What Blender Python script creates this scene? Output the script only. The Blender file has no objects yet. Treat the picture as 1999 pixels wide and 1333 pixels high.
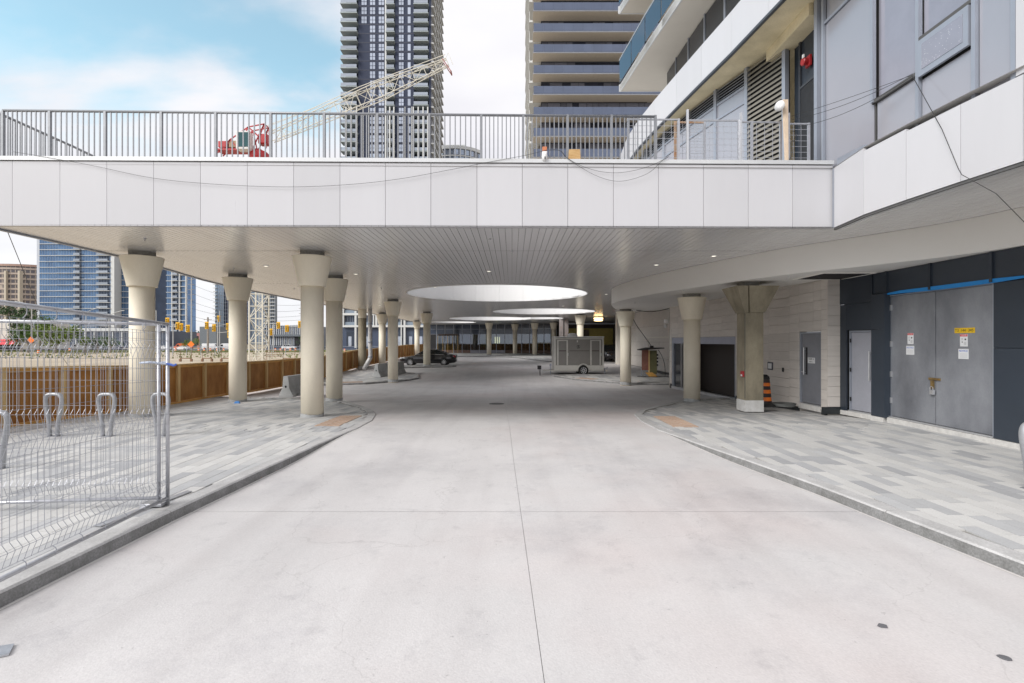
import bpy, math, random
from mathutils import Vector, Matrix
R = math.radians
rnd = random.Random(7)
sc = bpy.context.scene
COL = sc.collection

# ---------------------------------------------------------------- camera, sky, sun, exposure
cam_d = bpy.data.cameras.new('camera'); cam = bpy.data.objects.new('camera', cam_d); COL.objects.link(cam)
cam.location = (0, 0, 2.0); cam.rotation_euler = (R(90), 0, 0)
cam_d.sensor_width = 36; cam_d.lens = 18.0; cam_d.shift_y = -1.5/1999
cam_d.clip_start = 0.05; cam_d.clip_end = 6000
sc.camera = cam

SUN_EL, SUN_AZ = 36, 230          # azimuth clockwise from +Y: behind the camera, a little to the left
world = bpy.data.worlds.new('World'); sc.world = world; world.use_nodes = True
nt = world.node_tree; nt.nodes.clear()
def WN(t, **k):
    n = nt.nodes.new(t)
    for a, b in k.items(): setattr(n, a, b)
    return n
out = WN('ShaderNodeOutputWorld'); bg = WN('ShaderNodeBackground'); bg.inputs['Strength'].default_value = 0.1
sky = WN('ShaderNodeTexSky', sky_type='NISHITA', sun_disc=False, sun_elevation=R(SUN_EL), sun_rotation=R(SUN_AZ), air_density=1.0, dust_density=0.6, ozone_density=1.6)
tc = WN('ShaderNodeTexCoord')
# flat cloud deck: project the view direction on a plane high above
sep = WN('ShaderNodeSeparateXYZ'); nt.links.new(tc.outputs['Generated'], sep.inputs[0])
zc = WN('ShaderNodeMath', operation='MAXIMUM'); zc.inputs[1].default_value = 0.0; nt.links.new(sep.outputs['Z'], zc.inputs[0])
za = WN('ShaderNodeMath', operation='ADD'); za.inputs[1].default_value = 0.28; nt.links.new(zc.outputs[0], za.inputs[0])
dx = WN('ShaderNodeMath', operation='DIVIDE'); nt.links.new(sep.outputs['X'], dx.inputs[0]); nt.links.new(za.outputs[0], dx.inputs[1])
dy = WN('ShaderNodeMath', operation='DIVIDE'); nt.links.new(sep.outputs['Y'], dy.inputs[0]); nt.links.new(za.outputs[0], dy.inputs[1])
cmb = WN('ShaderNodeCombineXYZ'); nt.links.new(dx.outputs[0], cmb.inputs[0]); nt.links.new(dy.outputs[0], cmb.inputs[1])
mp = WN('ShaderNodeMapping'); mp.inputs['Location'].default_value = (0.22, 3.07, 4.60); mp.inputs['Rotation'].default_value = (0, 0, R(-20)); mp.inputs['Scale'].default_value = (0.75, 1.15, 1)
nt.links.new(cmb.outputs[0], mp.inputs[0])
noi = WN('ShaderNodeTexNoise'); noi.inputs['Scale'].default_value = 1.25; noi.inputs['Detail'].default_value = 7; noi.inputs['Roughness'].default_value = 0.5; noi.inputs['Distortion'].default_value = 0.25
nt.links.new(mp.outputs[0], noi.inputs['Vector'])
# more open sky towards the left of the view, overcast to the right
gr = WN('ShaderNodeMath', operation='MULTIPLY_ADD'); gr.inputs[1].default_value = 0.15; nt.links.new(dx.outputs[0], gr.inputs[0]); nt.links.new(noi.outputs['Fac'], gr.inputs[2])
rmp = WN('ShaderNodeValToRGB'); rmp.color_ramp.interpolation = 'EASE'
rmp.color_ramp.elements[0].position = 0.26; rmp.color_ramp.elements[0].color = (0.12, 0.12, 0.12, 1)
rmp.color_ramp.elements[1].position = 0.41; rmp.color_ramp.elements[1].color = (1, 1, 1, 1)
nt.links.new(gr.outputs[0], rmp.inputs[0])
# towards the horizon everything fades into white mist
hz = WN('ShaderNodeMapRange'); hz.inputs[1].default_value = 0.42; hz.inputs[2].default_value = 0.27; hz.inputs[3].default_value = 0.0; hz.inputs[4].default_value = 0.97
nt.links.new(sep.outputs['Z'], hz.inputs[0])
mxf = WN('ShaderNodeMath', operation='MAXIMUM'); nt.links.new(rmp.outputs[0], mxf.inputs[0]); nt.links.new(hz.outputs[0], mxf.inputs[1])
noi2 = WN('ShaderNodeTexNoise'); noi2.inputs['Scale'].default_value = 2.6; noi2.inputs['Detail'].default_value = 6; nt.links.new(mp.outputs[0], noi2.inputs['Vector'])
cr = WN('ShaderNodeValToRGB'); cr.color_ramp.elements[0].position = 0.3; cr.color_ramp.elements[0].color = (3.95, 3.92, 4.2, 1)
cr.color_ramp.elements[1].position = 0.65; cr.color_ramp.elements[1].color = (4.6, 4.56, 4.7, 1); nt.links.new(noi2.outputs['Fac'], cr.inputs[0])
boost = WN('ShaderNodeMix', data_type='RGBA', blend_type='MULTIPLY'); boost.inputs[0].default_value = 1
nt.links.new(sky.outputs[0], boost.inputs[6]); boost.inputs[7].default_value = (1.34, 1.56, 1.2, 1)
mx = WN('ShaderNodeMix', data_type='RGBA'); nt.links.new(mxf.outputs[0], mx.inputs[0]); nt.links.new(boost.outputs[2], mx.inputs[6]); nt.links.new(cr.outputs[0], mx.inputs[7])
nt.links.new(mx.outputs[2], bg.inputs[0]); nt.links.new(bg.outputs[0], out.inputs[0])

sd = bpy.data.lights.new('sun', 'SUN'); sd.energy = 1.4; sd.angle = R(32); sd.color = (1.0, 0.965, 0.93)
so = bpy.data.objects.new('sun', sd); COL.objects.link(so)
az = R(SUN_AZ); el = R(SUN_EL)
so.rotation_euler = Vector((math.sin(az)*math.cos(el), math.cos(az)*math.cos(el), math.sin(el))).to_track_quat('Z', 'Y').to_euler()
vs = sc.view_settings; sc.display_settings.display_device = 'sRGB'; vs.view_transform = 'Standard'; vs.look = 'None'; vs.gamma = 1; vs.use_curve_mapping = False
vs.exposure = 1.12
sc.cycles.max_bounces = 12; sc.cycles.diffuse_bounces = 9; sc.cycles.glossy_bounces = 4; sc.cycles.transmission_bounces = 6; sc.cycles.transparent_max_bounces = 12
sc.cycles.use_denoising = True; sc.cycles.sample_clamp_indirect = 8; sc.cycles.caustics_reflective = False; sc.cycles.caustics_refractive = False

# ---------------------------------------------------------------- materials
MC = {}
def mat(name, col=(0.5,0.5,0.5), rough=0.6, metal=0.0, var=0.12, vs_=3.0, bump=0.0, bs=40.0, rand=0.0, col2=None, streak=None, emit=None, spec=0.5, coat=0.0, alpha=None, fine=0.0):
    if name in MC: return MC[name]
    m = bpy.data.materials.new(name); m.use_nodes = True; MC[name] = m
    t = m.node_tree; p = t.nodes['Principled BSDF']
    L = t.links.new
    p.inputs['Roughness'].default_value = rough; p.inputs['Metallic'].default_value = metal
    p.inputs['Specular IOR Level'].default_value = spec; p.inputs['Coat Weight'].default_value = coat
    co = t.nodes.new('ShaderNodeTexCoord'); v = co.outputs['Object']
    if streak:
        mp = t.nodes.new('ShaderNodeMapping'); mp.inputs['Scale'].default_value = streak; L(v, mp.inputs[0]); v = mp.outputs[0]
    n = t.nodes.new('ShaderNodeTexNoise'); n.inputs['Scale'].default_value = vs_; n.inputs['Detail'].default_value = 8; n.inputs['Roughness'].default_value = 0.62; L(v, n.inputs['Vector'])
    mr = t.nodes.new('ShaderNodeMapRange'); mr.inputs[1].default_value = 0.3; mr.inputs[2].default_value = 0.7; L(n.outputs['Fac'], mr.inputs[0])
    mx = t.nodes.new('ShaderNodeMix'); mx.data_type = 'RGBA'; L(mr.outputs[0], mx.inputs[0])
    c2 = col2 or tuple(c*(1-var) for c in col); c1 = col if col2 else tuple(min(1, c*(1+var)) for c in col)
    mx.inputs[6].default_value = (*c1, 1); mx.inputs[7].default_value = (*c2, 1)
    src = mx.outputs[2]
    if fine:
        n3 = t.nodes.new('ShaderNodeTexNoise'); n3.inputs['Scale'].default_value = 55; n3.inputs['Detail'].default_value = 5; L(co.outputs['Object'], n3.inputs['Vector'])
        m3 = t.nodes.new('ShaderNodeMapRange'); m3.inputs[1].default_value = 0.35; m3.inputs[2].default_value = 0.65; m3.inputs[3].default_value = 1-fine; m3.inputs[4].default_value = 1+fine*0.6; L(n3.outputs['Fac'], m3.inputs[0])
        x3 = t.nodes.new('ShaderNodeMix'); x3.data_type = 'RGBA'; x3.blend_type = 'MULTIPLY'; x3.inputs[0].default_value = 1; L(src, x3.inputs[6]); L(m3.outputs[0], x3.inputs[7]); src = x3.outputs[2]
    if rand:
        oi = t.nodes.new('ShaderNodeObjectInfo'); m2 = t.nodes.new('ShaderNodeMapRange'); m2.inputs[3].default_value = 1-rand; m2.inputs[4].default_value = 1+rand*0.7; L(oi.outputs['Random'], m2.inputs[0])
        x2 = t.nodes.new('ShaderNodeMix'); x2.data_type = 'RGBA'; x2.blend_type = 'MULTIPLY'; x2.inputs[0].default_value = 1; L(src, x2.inputs[6]); L(m2.outputs[0], x2.inputs[7]); src = x2.outputs[2]
    L(src, p.inputs['Base Color'])
    rr = t.nodes.new('ShaderNodeMapRange'); rr.inputs[3].default_value = max(0.02, rough*0.82); rr.inputs[4].default_value = min(1, rough*1.15); L(n.outputs['Fac'], rr.inputs[0]); L(rr.outputs[0], p.inputs['Roughness'])
    if bump:
        nb = t.nodes.new('ShaderNodeTexNoise'); nb.inputs['Scale'].default_value = bs; nb.inputs['Detail'].default_value = 6; L(v, nb.inputs['Vector'])
        b = t.nodes.new('ShaderNodeBump'); b.inputs['Strength'].default_value = bump; b.inputs['Distance'].default_value = 0.01; L(nb.outputs['Fac'], b.inputs['Height']); L(b.outputs[0], p.inputs['Normal'])
    if emit:
        p.inputs['Emission Color'].default_value = (*emit[0], 1); p.inputs['Emission Strength'].default_value = emit[1]
    if alpha is not None: p.inputs['Alpha'].default_value = alpha
    return m

def glass(name, tint, refl=0.35, trans=0.7):
    if name in MC: return MC[name]
    m = bpy.data.materials.new(name); m.use_nodes = True; MC[name] = m; t = m.node_tree; t.nodes.clear(); L = t.links.new
    o = t.nodes.new('ShaderNodeOutputMaterial'); g = t.nodes.new('ShaderNodeBsdfGlossy'); g.inputs['Roughness'].default_value = 0.02; g.inputs['Color'].default_value = (0.62,0.66,0.74,1)
    tr = t.nodes.new('ShaderNodeBsdfTransparent'); tr.inputs[0].default_value = (*tint, 1)
    fr = t.nodes.new('ShaderNodeFresnel'); fr.inputs[0].default_value = 1.5
    ad = t.nodes.new('ShaderNodeMath'); ad.operation = 'MULTIPLY_ADD'; ad.inputs[1].default_value = 0.9; ad.inputs[2].default_value = refl*0.4; L(fr.outputs[0], ad.inputs[0])
    mx = t.nodes.new('ShaderNodeMixShader'); L(ad.outputs[0], mx.inputs[0]); L(tr.outputs[0], mx.inputs[1]); L(g.outputs[0], mx.inputs[2]); L(mx.outputs[0], o.inputs[0])
    return m

# plain palette
CREAM   = mat('cream_column_paint', (0.83,0.765,0.63), 0.55, var=0.09, vs_=1.2, streak=(1,1,0.4), bump=0.12, bs=30, fine=0.03, spec=0.3)
RAWC    = mat('raw_concrete', (0.39,0.345,0.25), 0.8, var=0.2, vs_=1.6, bump=0.3, bs=25, col2=(0.17,0.15,0.11), streak=(1,1,0.45), fine=0.08)
GREYC   = mat('grey_concrete', (0.42,0.43,0.43), 0.85, var=0.15, vs_=3, bump=0.35, bs=45, fine=0.1)
BARC    = mat('barrier_concrete', (0.42,0.43,0.43), 0.85, var=0.2, vs_=2, bump=0.35, bs=45, fine=0.1)
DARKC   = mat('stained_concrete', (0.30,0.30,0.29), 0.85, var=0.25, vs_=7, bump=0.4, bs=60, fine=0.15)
WHITEP  = mat('white_composite_panel', (0.585,0.585,0.61), 0.3, var=0.015, vs_=1.2, rand=0.05, spec=0.5, streak=(2.2,2.2,0.3), bump=0.02, bs=1.5)
WHITECAP= mat('pale_metal_flashing', (0.68,0.69,0.70), 0.35, metal=0.3, var=0.04)
RAILM   = mat('railing_steel', (0.27,0.28,0.30), 0.45, metal=0.4, var=0.1, vs_=9)
SEAM    = mat('dark_joint', (0.09,0.09,0.09), 0.7)
GALV    = mat('galvanised_steel', (0.50,0.51,0.54), 0.38, metal=0.75, var=0.12, vs_=12)
ALU     = mat('brushed_aluminium', (0.66,0.67,0.69), 0.32, metal=0.7, var=0.06)
FRAMEG  = mat('grey_window_frame', (0.34,0.37,0.43), 0.4, metal=0.3, var=0.04)
SPAN    = mat('blue_grey_spandrel', (0.33,0.335,0.385), 0.25, metal=0.25, var=0.05, vs_=0.7, rand=0.06)
CHAR    = mat('charcoal_panel', (0.034,0.044,0.060), 0.35, var=0.08, vs_=1.5, rand=0.12)
STUCCO  = mat('cream_stucco', (0.74,0.705,0.64), 0.75, var=0.025, vs_=1.0, bump=0.1, bs=80)
BKH     = mat('white_bulkhead', (0.86,0.85,0.82), 0.6, var=0.02, vs_=0.7)
TILE    = mat('beige_wall_tile', (0.63,0.59,0.55), 0.5, var=0.06, vs_=2, rand=0.06, streak=(1,1,6), bump=0.08)
DOORG   = mat('grey_primer_door', (0.235,0.245,0.275), 0.42, metal=0.2, var=0.1, vs_=1.6, bump=0.03, bs=30, fine=0.04)
DOORS   = mat('scuffed_steel_door', (0.14,0.148,0.17), 0.36, metal=0.3, col2=(0.36,0.375,0.41), vs_=0.8, streak=(1,1,0.5), bump=0.05, bs=20, fine=0.05)
BLACK   = mat('black_plastic', (0.015,0.015,0.017), 0.5)
DARK    = mat('dark_interior', (0.02,0.02,0.022), 0.8)
WOODP   = mat('stained_plywood', (0.52,0.25,0.06), 0.6, col2=(0.29,0.11,0.02), vs_=1.1, streak=(2,2,1.0), bump=0.15, fine=0.08, rand=0.15)
WOODL   = mat('pine_lumber', (0.74,0.55,0.28), 0.6, col2=(0.6,0.40,0.17), vs_=2.2, streak=(6,6,0.6), bump=0.1, rand=0.1)
WOODO   = mat('orange_lumber', (0.60,0.33,0.09), 0.6, var=0.2, rand=0.1)
ORANGE  = mat('safety_orange', (0.88,0.20,0.015), 0.45, var=0.06)
RED     = mat('red_paint', (0.42,0.025,0.03), 0.35, var=0.1)
CRANEW  = mat('cream_crane_paint', (0.66,0.63,0.54), 0.5, var=0.1, rand=0.04)
YELLOW  = mat('signal_yellow', (0.72,0.42,0.02), 0.45, var=0.06)
DECKM   = mat('roof_deck', (0.60,0.59,0.57), 0.9)
LIT     = mat('lit_lens', (0.9,0.88,0.8), 0.3, emit=((1,0.93,0.8), 0.9))
TOWERD  = mat('navy_cladding', (0.04,0.05,0.085), 0.6, spec=0.2, var=0.12, vs_=0.2, rand=0.08)
SLABW   = mat('pale_slab', (0.62,0.63,0.62), 0.7, var=0.05)
SLABB   = mat('balcony_soffit', (0.60,0.55,0.48), 0.8, var=0.05)

def W2(u, v, d):                      # photo pixel and distance -> place in the world
    return Vector(((u-1000)*d/1000, d, 2-(v-665)*d/1000))

# ---------------------------------------------------------------- mesh helpers
class MB:
    def __init__(s): s.v = []; s.f = []
    def add(s, vs, fs):
        b = len(s.v); s.v += [tuple(p) for p in vs]; s.f += [tuple(b+i for i in f) for f in fs]; return s
    def box(s, x0, x1, y0, y1, z0, z1):
        return s.add([(x0,y0,z0),(x1,y0,z0),(x1,y1,z0),(x0,y1,z0),(x0,y0,z1),(x1,y0,z1),(x1,y1,z1),(x0,y1,z1)],
                     [(0,3,2,1),(4,5,6,7),(0,1,5,4),(1,2,6,5),(2,3,7,6),(3,0,4,7)])
    def seg(s, p, q, z0, z1, t0, t1):  # box along a plan segment p->q; offsets t0..t1 along its left normal
        px, py, qx, qy = p[0], p[1], q[0], q[1]; dx_, dy_ = qx-px, qy-py; l = math.hypot(dx_, dy_) or 1; nx, ny = -dy_/l, dx_/l
        if t0 > t1: t0, t1 = t1, t0
        a = [(px+nx*t0,py+ny*t0),(qx+nx*t0,qy+ny*t0),(qx+nx*t1,qy+ny*t1),(px+nx*t1,py+ny*t1)]
        return s.prism(a, z0, z1)
    def prism(s, poly, z0, z1):
        ar = sum(poly[i][0]*poly[(i+1)%len(poly)][1]-poly[(i+1)%len(poly)][0]*poly[i][1] for i in range(len(poly)))
        if ar < 0: poly = poly[::-1]
        n = len(poly)
        return s.add([(x,y,z0) for x,y in poly]+[(x,y,z1) for x,y in poly], [tuple(range(n-1,-1,-1)), tuple(range(n,2*n))]+[(i,(i+1)%n,n+(i+1)%n,n+i) for i in range(n)])
    def prism_y(s, prof, y0, y1):      # profile in (x, z) pushed along y
        n = len(prof)
        return s.add([(x,y0,z) for x,z in prof]+[(x,y1,z) for x,z in prof], [tuple(range(n)), tuple(range(2*n-1,n-1,-1))]+[(i,n+i,n+(i+1)%n,(i+1)%n) for i in range(n)])
    def lathe(s, prof, n=24, c=(0,0), capb=True, capt=True, a0=0):
        vs = []; m = len(prof)
        for k in range(n):
            a = 2*math.pi*k/n+a0
            for r, z in prof: vs.append((c[0]+r*math.cos(a), c[1]+r*math.sin(a), z))
        fs = [(k*m+i, ((k+1)%n)*m+i, ((k+1)%n)*m+i+1, k*m+i+1) for k in range(n) for i in range(m-1)]
        if capb: fs.append(tuple(k*m for k in range(n-1,-1,-1)))
        if capt: fs.append(tuple(k*m+m-1 for k in range(n)))
        return s.add(vs, fs)
    def tube(s, path, r, n=6, close=False):
        P = [Vector(p) for p in path]; m = len(P); rs = r if isinstance(r, (list, tuple)) else [r]*m
        vs = []; up0 = None
        for i, p in enumerate(P):
            if close: t = (P[(i+1)%m]-P[i-1])
            else: t = P[min(i+1,m-1)]-P[max(i-1,0)]
            t = t.normalized() if t.length > 1e-9 else Vector((0,0,1))
            up = up0 if up0 is not None else (Vector((0,0,1)) if abs(t.z) < 0.9 else Vector((1,0,0)))
            a = t.cross(up)
            if a.length < 1e-4: a = t.cross(Vector((0,1,0.3)))
            a.normalize(); b = a.cross(t).normalized(); up0 = b
            for k in range(n):
                w = 2*math.pi*k/n+math.pi/n
                vs.append(p+(a*math.cos(w)+b*math.sin(w))*rs[i])
        fs = []
        for i in range(m if close else m-1):
            j = (i+1)%m
            for k in range(n): fs.append((i*n+k, i*n+(k+1)%n, j*n+(k+1)%n, j*n+k))
        if not close: fs += [tuple(range(n-1,-1,-1)), tuple((m-1)*n+k for k in range(n))]
        return s.add(vs, fs)
    def mesh(s, name, m, off=(0,0,0), smooth=False):
        me = bpy.data.meshes.new(name); me.from_pydata([(x-off[0],y-off[1],z-off[2]) for x,y,z in s.v], [], s.f)
        if m: me.materials.append(m)
        if smooth: me.polygons.foreach_set('use_smooth', [True]*len(me.polygons))
        me.update(); return me
    def build(s, name, m, parent=None, smooth=False, kind=None, label=None, cat=None, group=None, bevel=0):
        off = wl(parent) if parent else (0,0,0)
        o = bpy.data.objects.new(name, s.mesh(name, m, off, smooth)); COL.objects.link(o)
        if parent: o.parent = parent
        if bevel:
            b = o.modifiers.new('soft_edge', 'BEVEL'); b.width = bevel; b.segments = 2; b.limit_method = 'ANGLE'; b.angle_limit = R(35)
        tag(o, label, cat, group, kind); return o
def wl(o):
    v = Vector((0,0,0))
    while o: v += o.location; o = o.parent
    return v
def tag(o, label=None, cat=None, group=None, kind=None):
    for k, v in (('label',label),('category',cat),('group',group),('kind',kind)):
        if v: o[k] = v
    return o
def thing(name, label, cat, loc=(0,0,0), rz=0, group=None):
    o = bpy.data.objects.new(name, None); COL.objects.link(o); o.location = loc; o.rotation_euler = (0,0,rz); o.empty_display_size = 0.2
    return tag(o, label, cat, group)
def dup(o, loc=None, rz=None, label=None, par=None):
    c = o.copy(); COL.objects.link(c); c.parent = par
    if loc is not None: c.location = loc
    if rz is not None: c.rotation_euler = (0,0,rz)
    if label: c['label'] = label
    for ch in list(o.children): dup(ch, par=c)
    return c
def inst(me, name, parent, loc, rz=0, sca=None):
    o = bpy.data.objects.new(name, me); COL.objects.link(o); o.parent = parent
    o.location = Vector(loc)-wl(parent) if parent else loc; o.rotation_euler = (0,0,rz)
    if sca: o.scale = sca
    return o
def lerp(p, q, t): return tuple(a+(b-a)*t for a, b in zip(p, q))
def interp(pts, x):
    if x <= pts[0][0]: return pts[0][1]
    for (a, fa), (b, fb) in zip(pts, pts[1:]):
        if x <= b: return fa+(fb-fa)*(x-a)/(b-a)
    return pts[-1][1]
def sinterp(pts, x):
    if x <= pts[0][0]: return pts[0][1]
    for (a, fa), (b, fb) in zip(pts, pts[1:]):
        if x <= b:
            t = (x-a)/(b-a); t = t*t*(3-2*t); return fa+(fb-fa)*t
    return pts[-1][1]
def smoothpath(pts, n=6):
    P = [Vector(p) for p in pts]; o = []
    for i in range(len(P)-1):
        a, b, c, d = P[max(i-1,0)], P[i], P[i+1], P[min(i+2,len(P)-1)]
        for k in range(n):
            t = k/n; o.append(0.5*((2*b)+(c-a)*t+(2*a-5*b+4*c-d)*t*t+(3*b-a-3*c+d)*t**3))
    o.append(P[-1]); return o
def sag(a, b, s, n=14):
    return [Vector(a).lerp(Vector(b), k/n)-Vector((0,0,s*4*(k/n)*(1-k/n))) for k in range(n+1)]

# ---------------------------------------------------------------- ground levels
GP = [(10.5,0),(19.5,-0.25),(25,-0.36),(31,-0.38),(43,-0.1),(63,0.12),(80,0.14)]
def G(y): return sinterp(GP, y)
CP = [(8.3,0.12),(11.7,0.012),(14.2,0.012),(20.5,0.10)]
def Z(y): return G(y)-sinterp(CP, y)
# ---------------------------------------------------------------- ground, driveway, sidewalks
def sheet(name, m, ys, xl, xr, zf, parent=None, kind=None, nx=1):
    b = MB(); vs = []; fs = []
    for y in ys:
        for i in range(nx+1):
            x = xl(y)+(xr(y)-xl(y))*i/nx; vs.append((x, y, zf(y)))
    w = nx+1
    for j in range(len(ys)-1):
        for i in range(nx): fs.append((j*w+i, j*w+i+1, (j+1)*w+i+1, (j+1)*w+i))
    b.add(vs, fs); return b.build(name, m, parent, kind=kind)
def frange(a, b, s):
    o = []; x = a
    while x < b-1e-6: o.append(x); x += s
    return o+[b]
EARTH = mat('trodden_earth', (0.34,0.29,0.215), 0.95, var=0.25, vs_=0.09, bump=0.3, bs=2, fine=0.2, col2=(0.23,0.20,0.14))
b = MB(); b.add([(-4000,-60,-1.15),(4000,-60,-1.15),(4000,5000,-1.15),(-4000,5000,-1.15)], [(0,1,2,3)])
b.build('ground', EARTH, kind='structure')

# driveway concrete with stains, joints are grooves between the bays
def road_mat():
    m = mat('driveway_concrete', (0.59,0.575,0.57), 0.8, var=0.07, vs_=0.45, bump=0.22, bs=60, fine=0.05)
    t = m.node_tree; L = t.links.new; p = t.nodes['Principled BSDF']; src = p.inputs['Base Color'].links[0].from_socket
    co = t.nodes.new('ShaderNodeTexCoord')
    def stain(scale, det, lo, hi, col, seed):
        n = t.nodes.new('ShaderNodeTexNoise'); n.noise_dimensions = '4D'; n.inputs['W'].default_value = seed; n.inputs['Scale'].default_value = scale; n.inputs['Detail'].default_value = det; n.inputs['Roughness'].default_value = 0.7
        L(co.outputs['Object'], n.inputs['Vector']); r = t.nodes.new('ShaderNodeMapRange'); r.inputs[1].default_value = lo; r.inputs[2].default_value = hi; L(n.outputs['Fac'], r.inputs[0])
        x = t.nodes.new('ShaderNodeMix'); x.data_type = 'RGBA'; x.blend_type = 'MULTIPLY'; x.inputs[7].default_value = (*col, 1)
        nonlocal_src[0], s = x.outputs[2], nonlocal_src[0]
        L(r.outputs[0], x.inputs[0]); L(s, x.inputs[6])
    nonlocal_src = [src]
    stain(0.55, 12, 0.50, 0.72, (0.78,0.78,0.80), 1.0)
    stain(3.2, 9, 0.56, 0.74, (0.82,0.82,0.83), 4.0)
    stain(14, 6, 0.64, 0.74, (0.6,0.6,0.6), 8.0); stain(42, 3, 0.70, 0.74, (0.35,0.35,0.35), 3.3)
    stain(0.16, 4, 0.48, 0.66, (0.95,0.90,0.89), 12.0)
    # faint streaks drawn along the direction of travel
    mp = t.nodes.new('ShaderNodeMapping'); mp.inputs['Scale'].default_value = (1.6, 0.07, 1); L(co.outputs['Object'], mp.inputs[0])
    n = t.nodes.new('ShaderNodeTexNoise'); n.inputs['Scale'].default_value = 1.3; n.inputs['Detail'].default_value = 5; L(mp.outputs[0], n.inputs['Vector'])
    r = t.nodes.new('ShaderNodeMapRange'); r.inputs[1].default_value = 0.48; r.inputs[2].default_value = 0.7; L(n.outputs['Fac'], r.inputs[0])
    x = t.nodes.new('ShaderNodeMix'); x.data_type = 'RGBA'; x.blend_type = 'MULTIPLY'; x.inputs[7].default_value = (0.93,0.925,0.925,1); L(r.outputs[0], x.inputs[0]); L(nonlocal_src[0], x.inputs[6])
    # hairline cracks
    nz = t.nodes.new('ShaderNodeTexNoise'); nz.inputs['Scale'].default_value = 1.4; nz.inputs['Detail'].default_value = 5; L(co.outputs['Object'], nz.inputs['Vector'])
    vm = t.nodes.new('ShaderNodeVectorMath'); vm.operation = 'MULTIPLY_ADD'; vm.inputs[1].default_value = (1.2,1.2,0); L(nz.outputs['Color'], vm.inputs[0]); L(co.outputs['Object'], vm.inputs[2])
    vo = t.nodes.new('ShaderNodeTexVoronoi'); vo.feature = 'DISTANCE_TO_EDGE'; vo.inputs['Scale'].default_value = 0.28; L(vm.outputs[0], vo.inputs['Vector'])
    lt = t.nodes.new('ShaderNodeMapRange'); lt.inputs[1].default_value = 0.0009; lt.inputs[2].default_value = 0.0022; lt.inputs[3].default_value = 0.22; lt.inputs[4].default_value = 0.0; L(vo.outputs['Distance'], lt.inputs[0])
    x2 = t.nodes.new('ShaderNodeMix'); x2.data_type = 'RGBA'; x2.blend_type = 'MULTIPLY'; x2.inputs[7].default_value = (0.55,0.54,0.53,1); L(lt.outputs[0], x2.inputs[0]); L(x.outputs[2], x2.inputs[6])
    L(x2.outputs[2], p.inputs['Base Color']); return m
ROAD = road_mat()
drive = thing('driveway', None, None); drive['kind'] = 'structure'
def cl(y): return 0.295-0.0295*y       # long middle joint
ys_all = frange(0.5, 64, 0.5)
JY = [6.35, 12.5, 19.2, 26.0, 33.5, 42.0, 52.0]
def bay(y0, y1, side):
    ys = [y0+0.003]+[y for y in ys_all if y0+0.05 < y < y1-0.05]+[y1-0.003]
    if side < 0: sheet('concrete_bay', ROAD, ys, lambda y: (-4.6 if y < 15 else -14), lambda y: cl(y)-0.0025, Z, drive, nx=4)
    else: sheet('concrete_bay', ROAD, ys, lambda y: cl(y)+0.0025, lambda y: (5.6 if y < 14.5 else 16), Z, drive, nx=4)
edges = [0.5]+JY+[78.0]
for i in range(len(edges)-1):
    for s in (-1, 1): bay(edges[i], edges[i+1], s)
sheet('joint_bed', mat('joint_filler', (0.42,0.41,0.40), 0.9), frange(0.5,78,0.5), lambda y: (-4.55 if y < 15 else -14), lambda y: (5.55 if y < 14.5 else 16), lambda y: Z(y)-0.006, drive)

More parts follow.
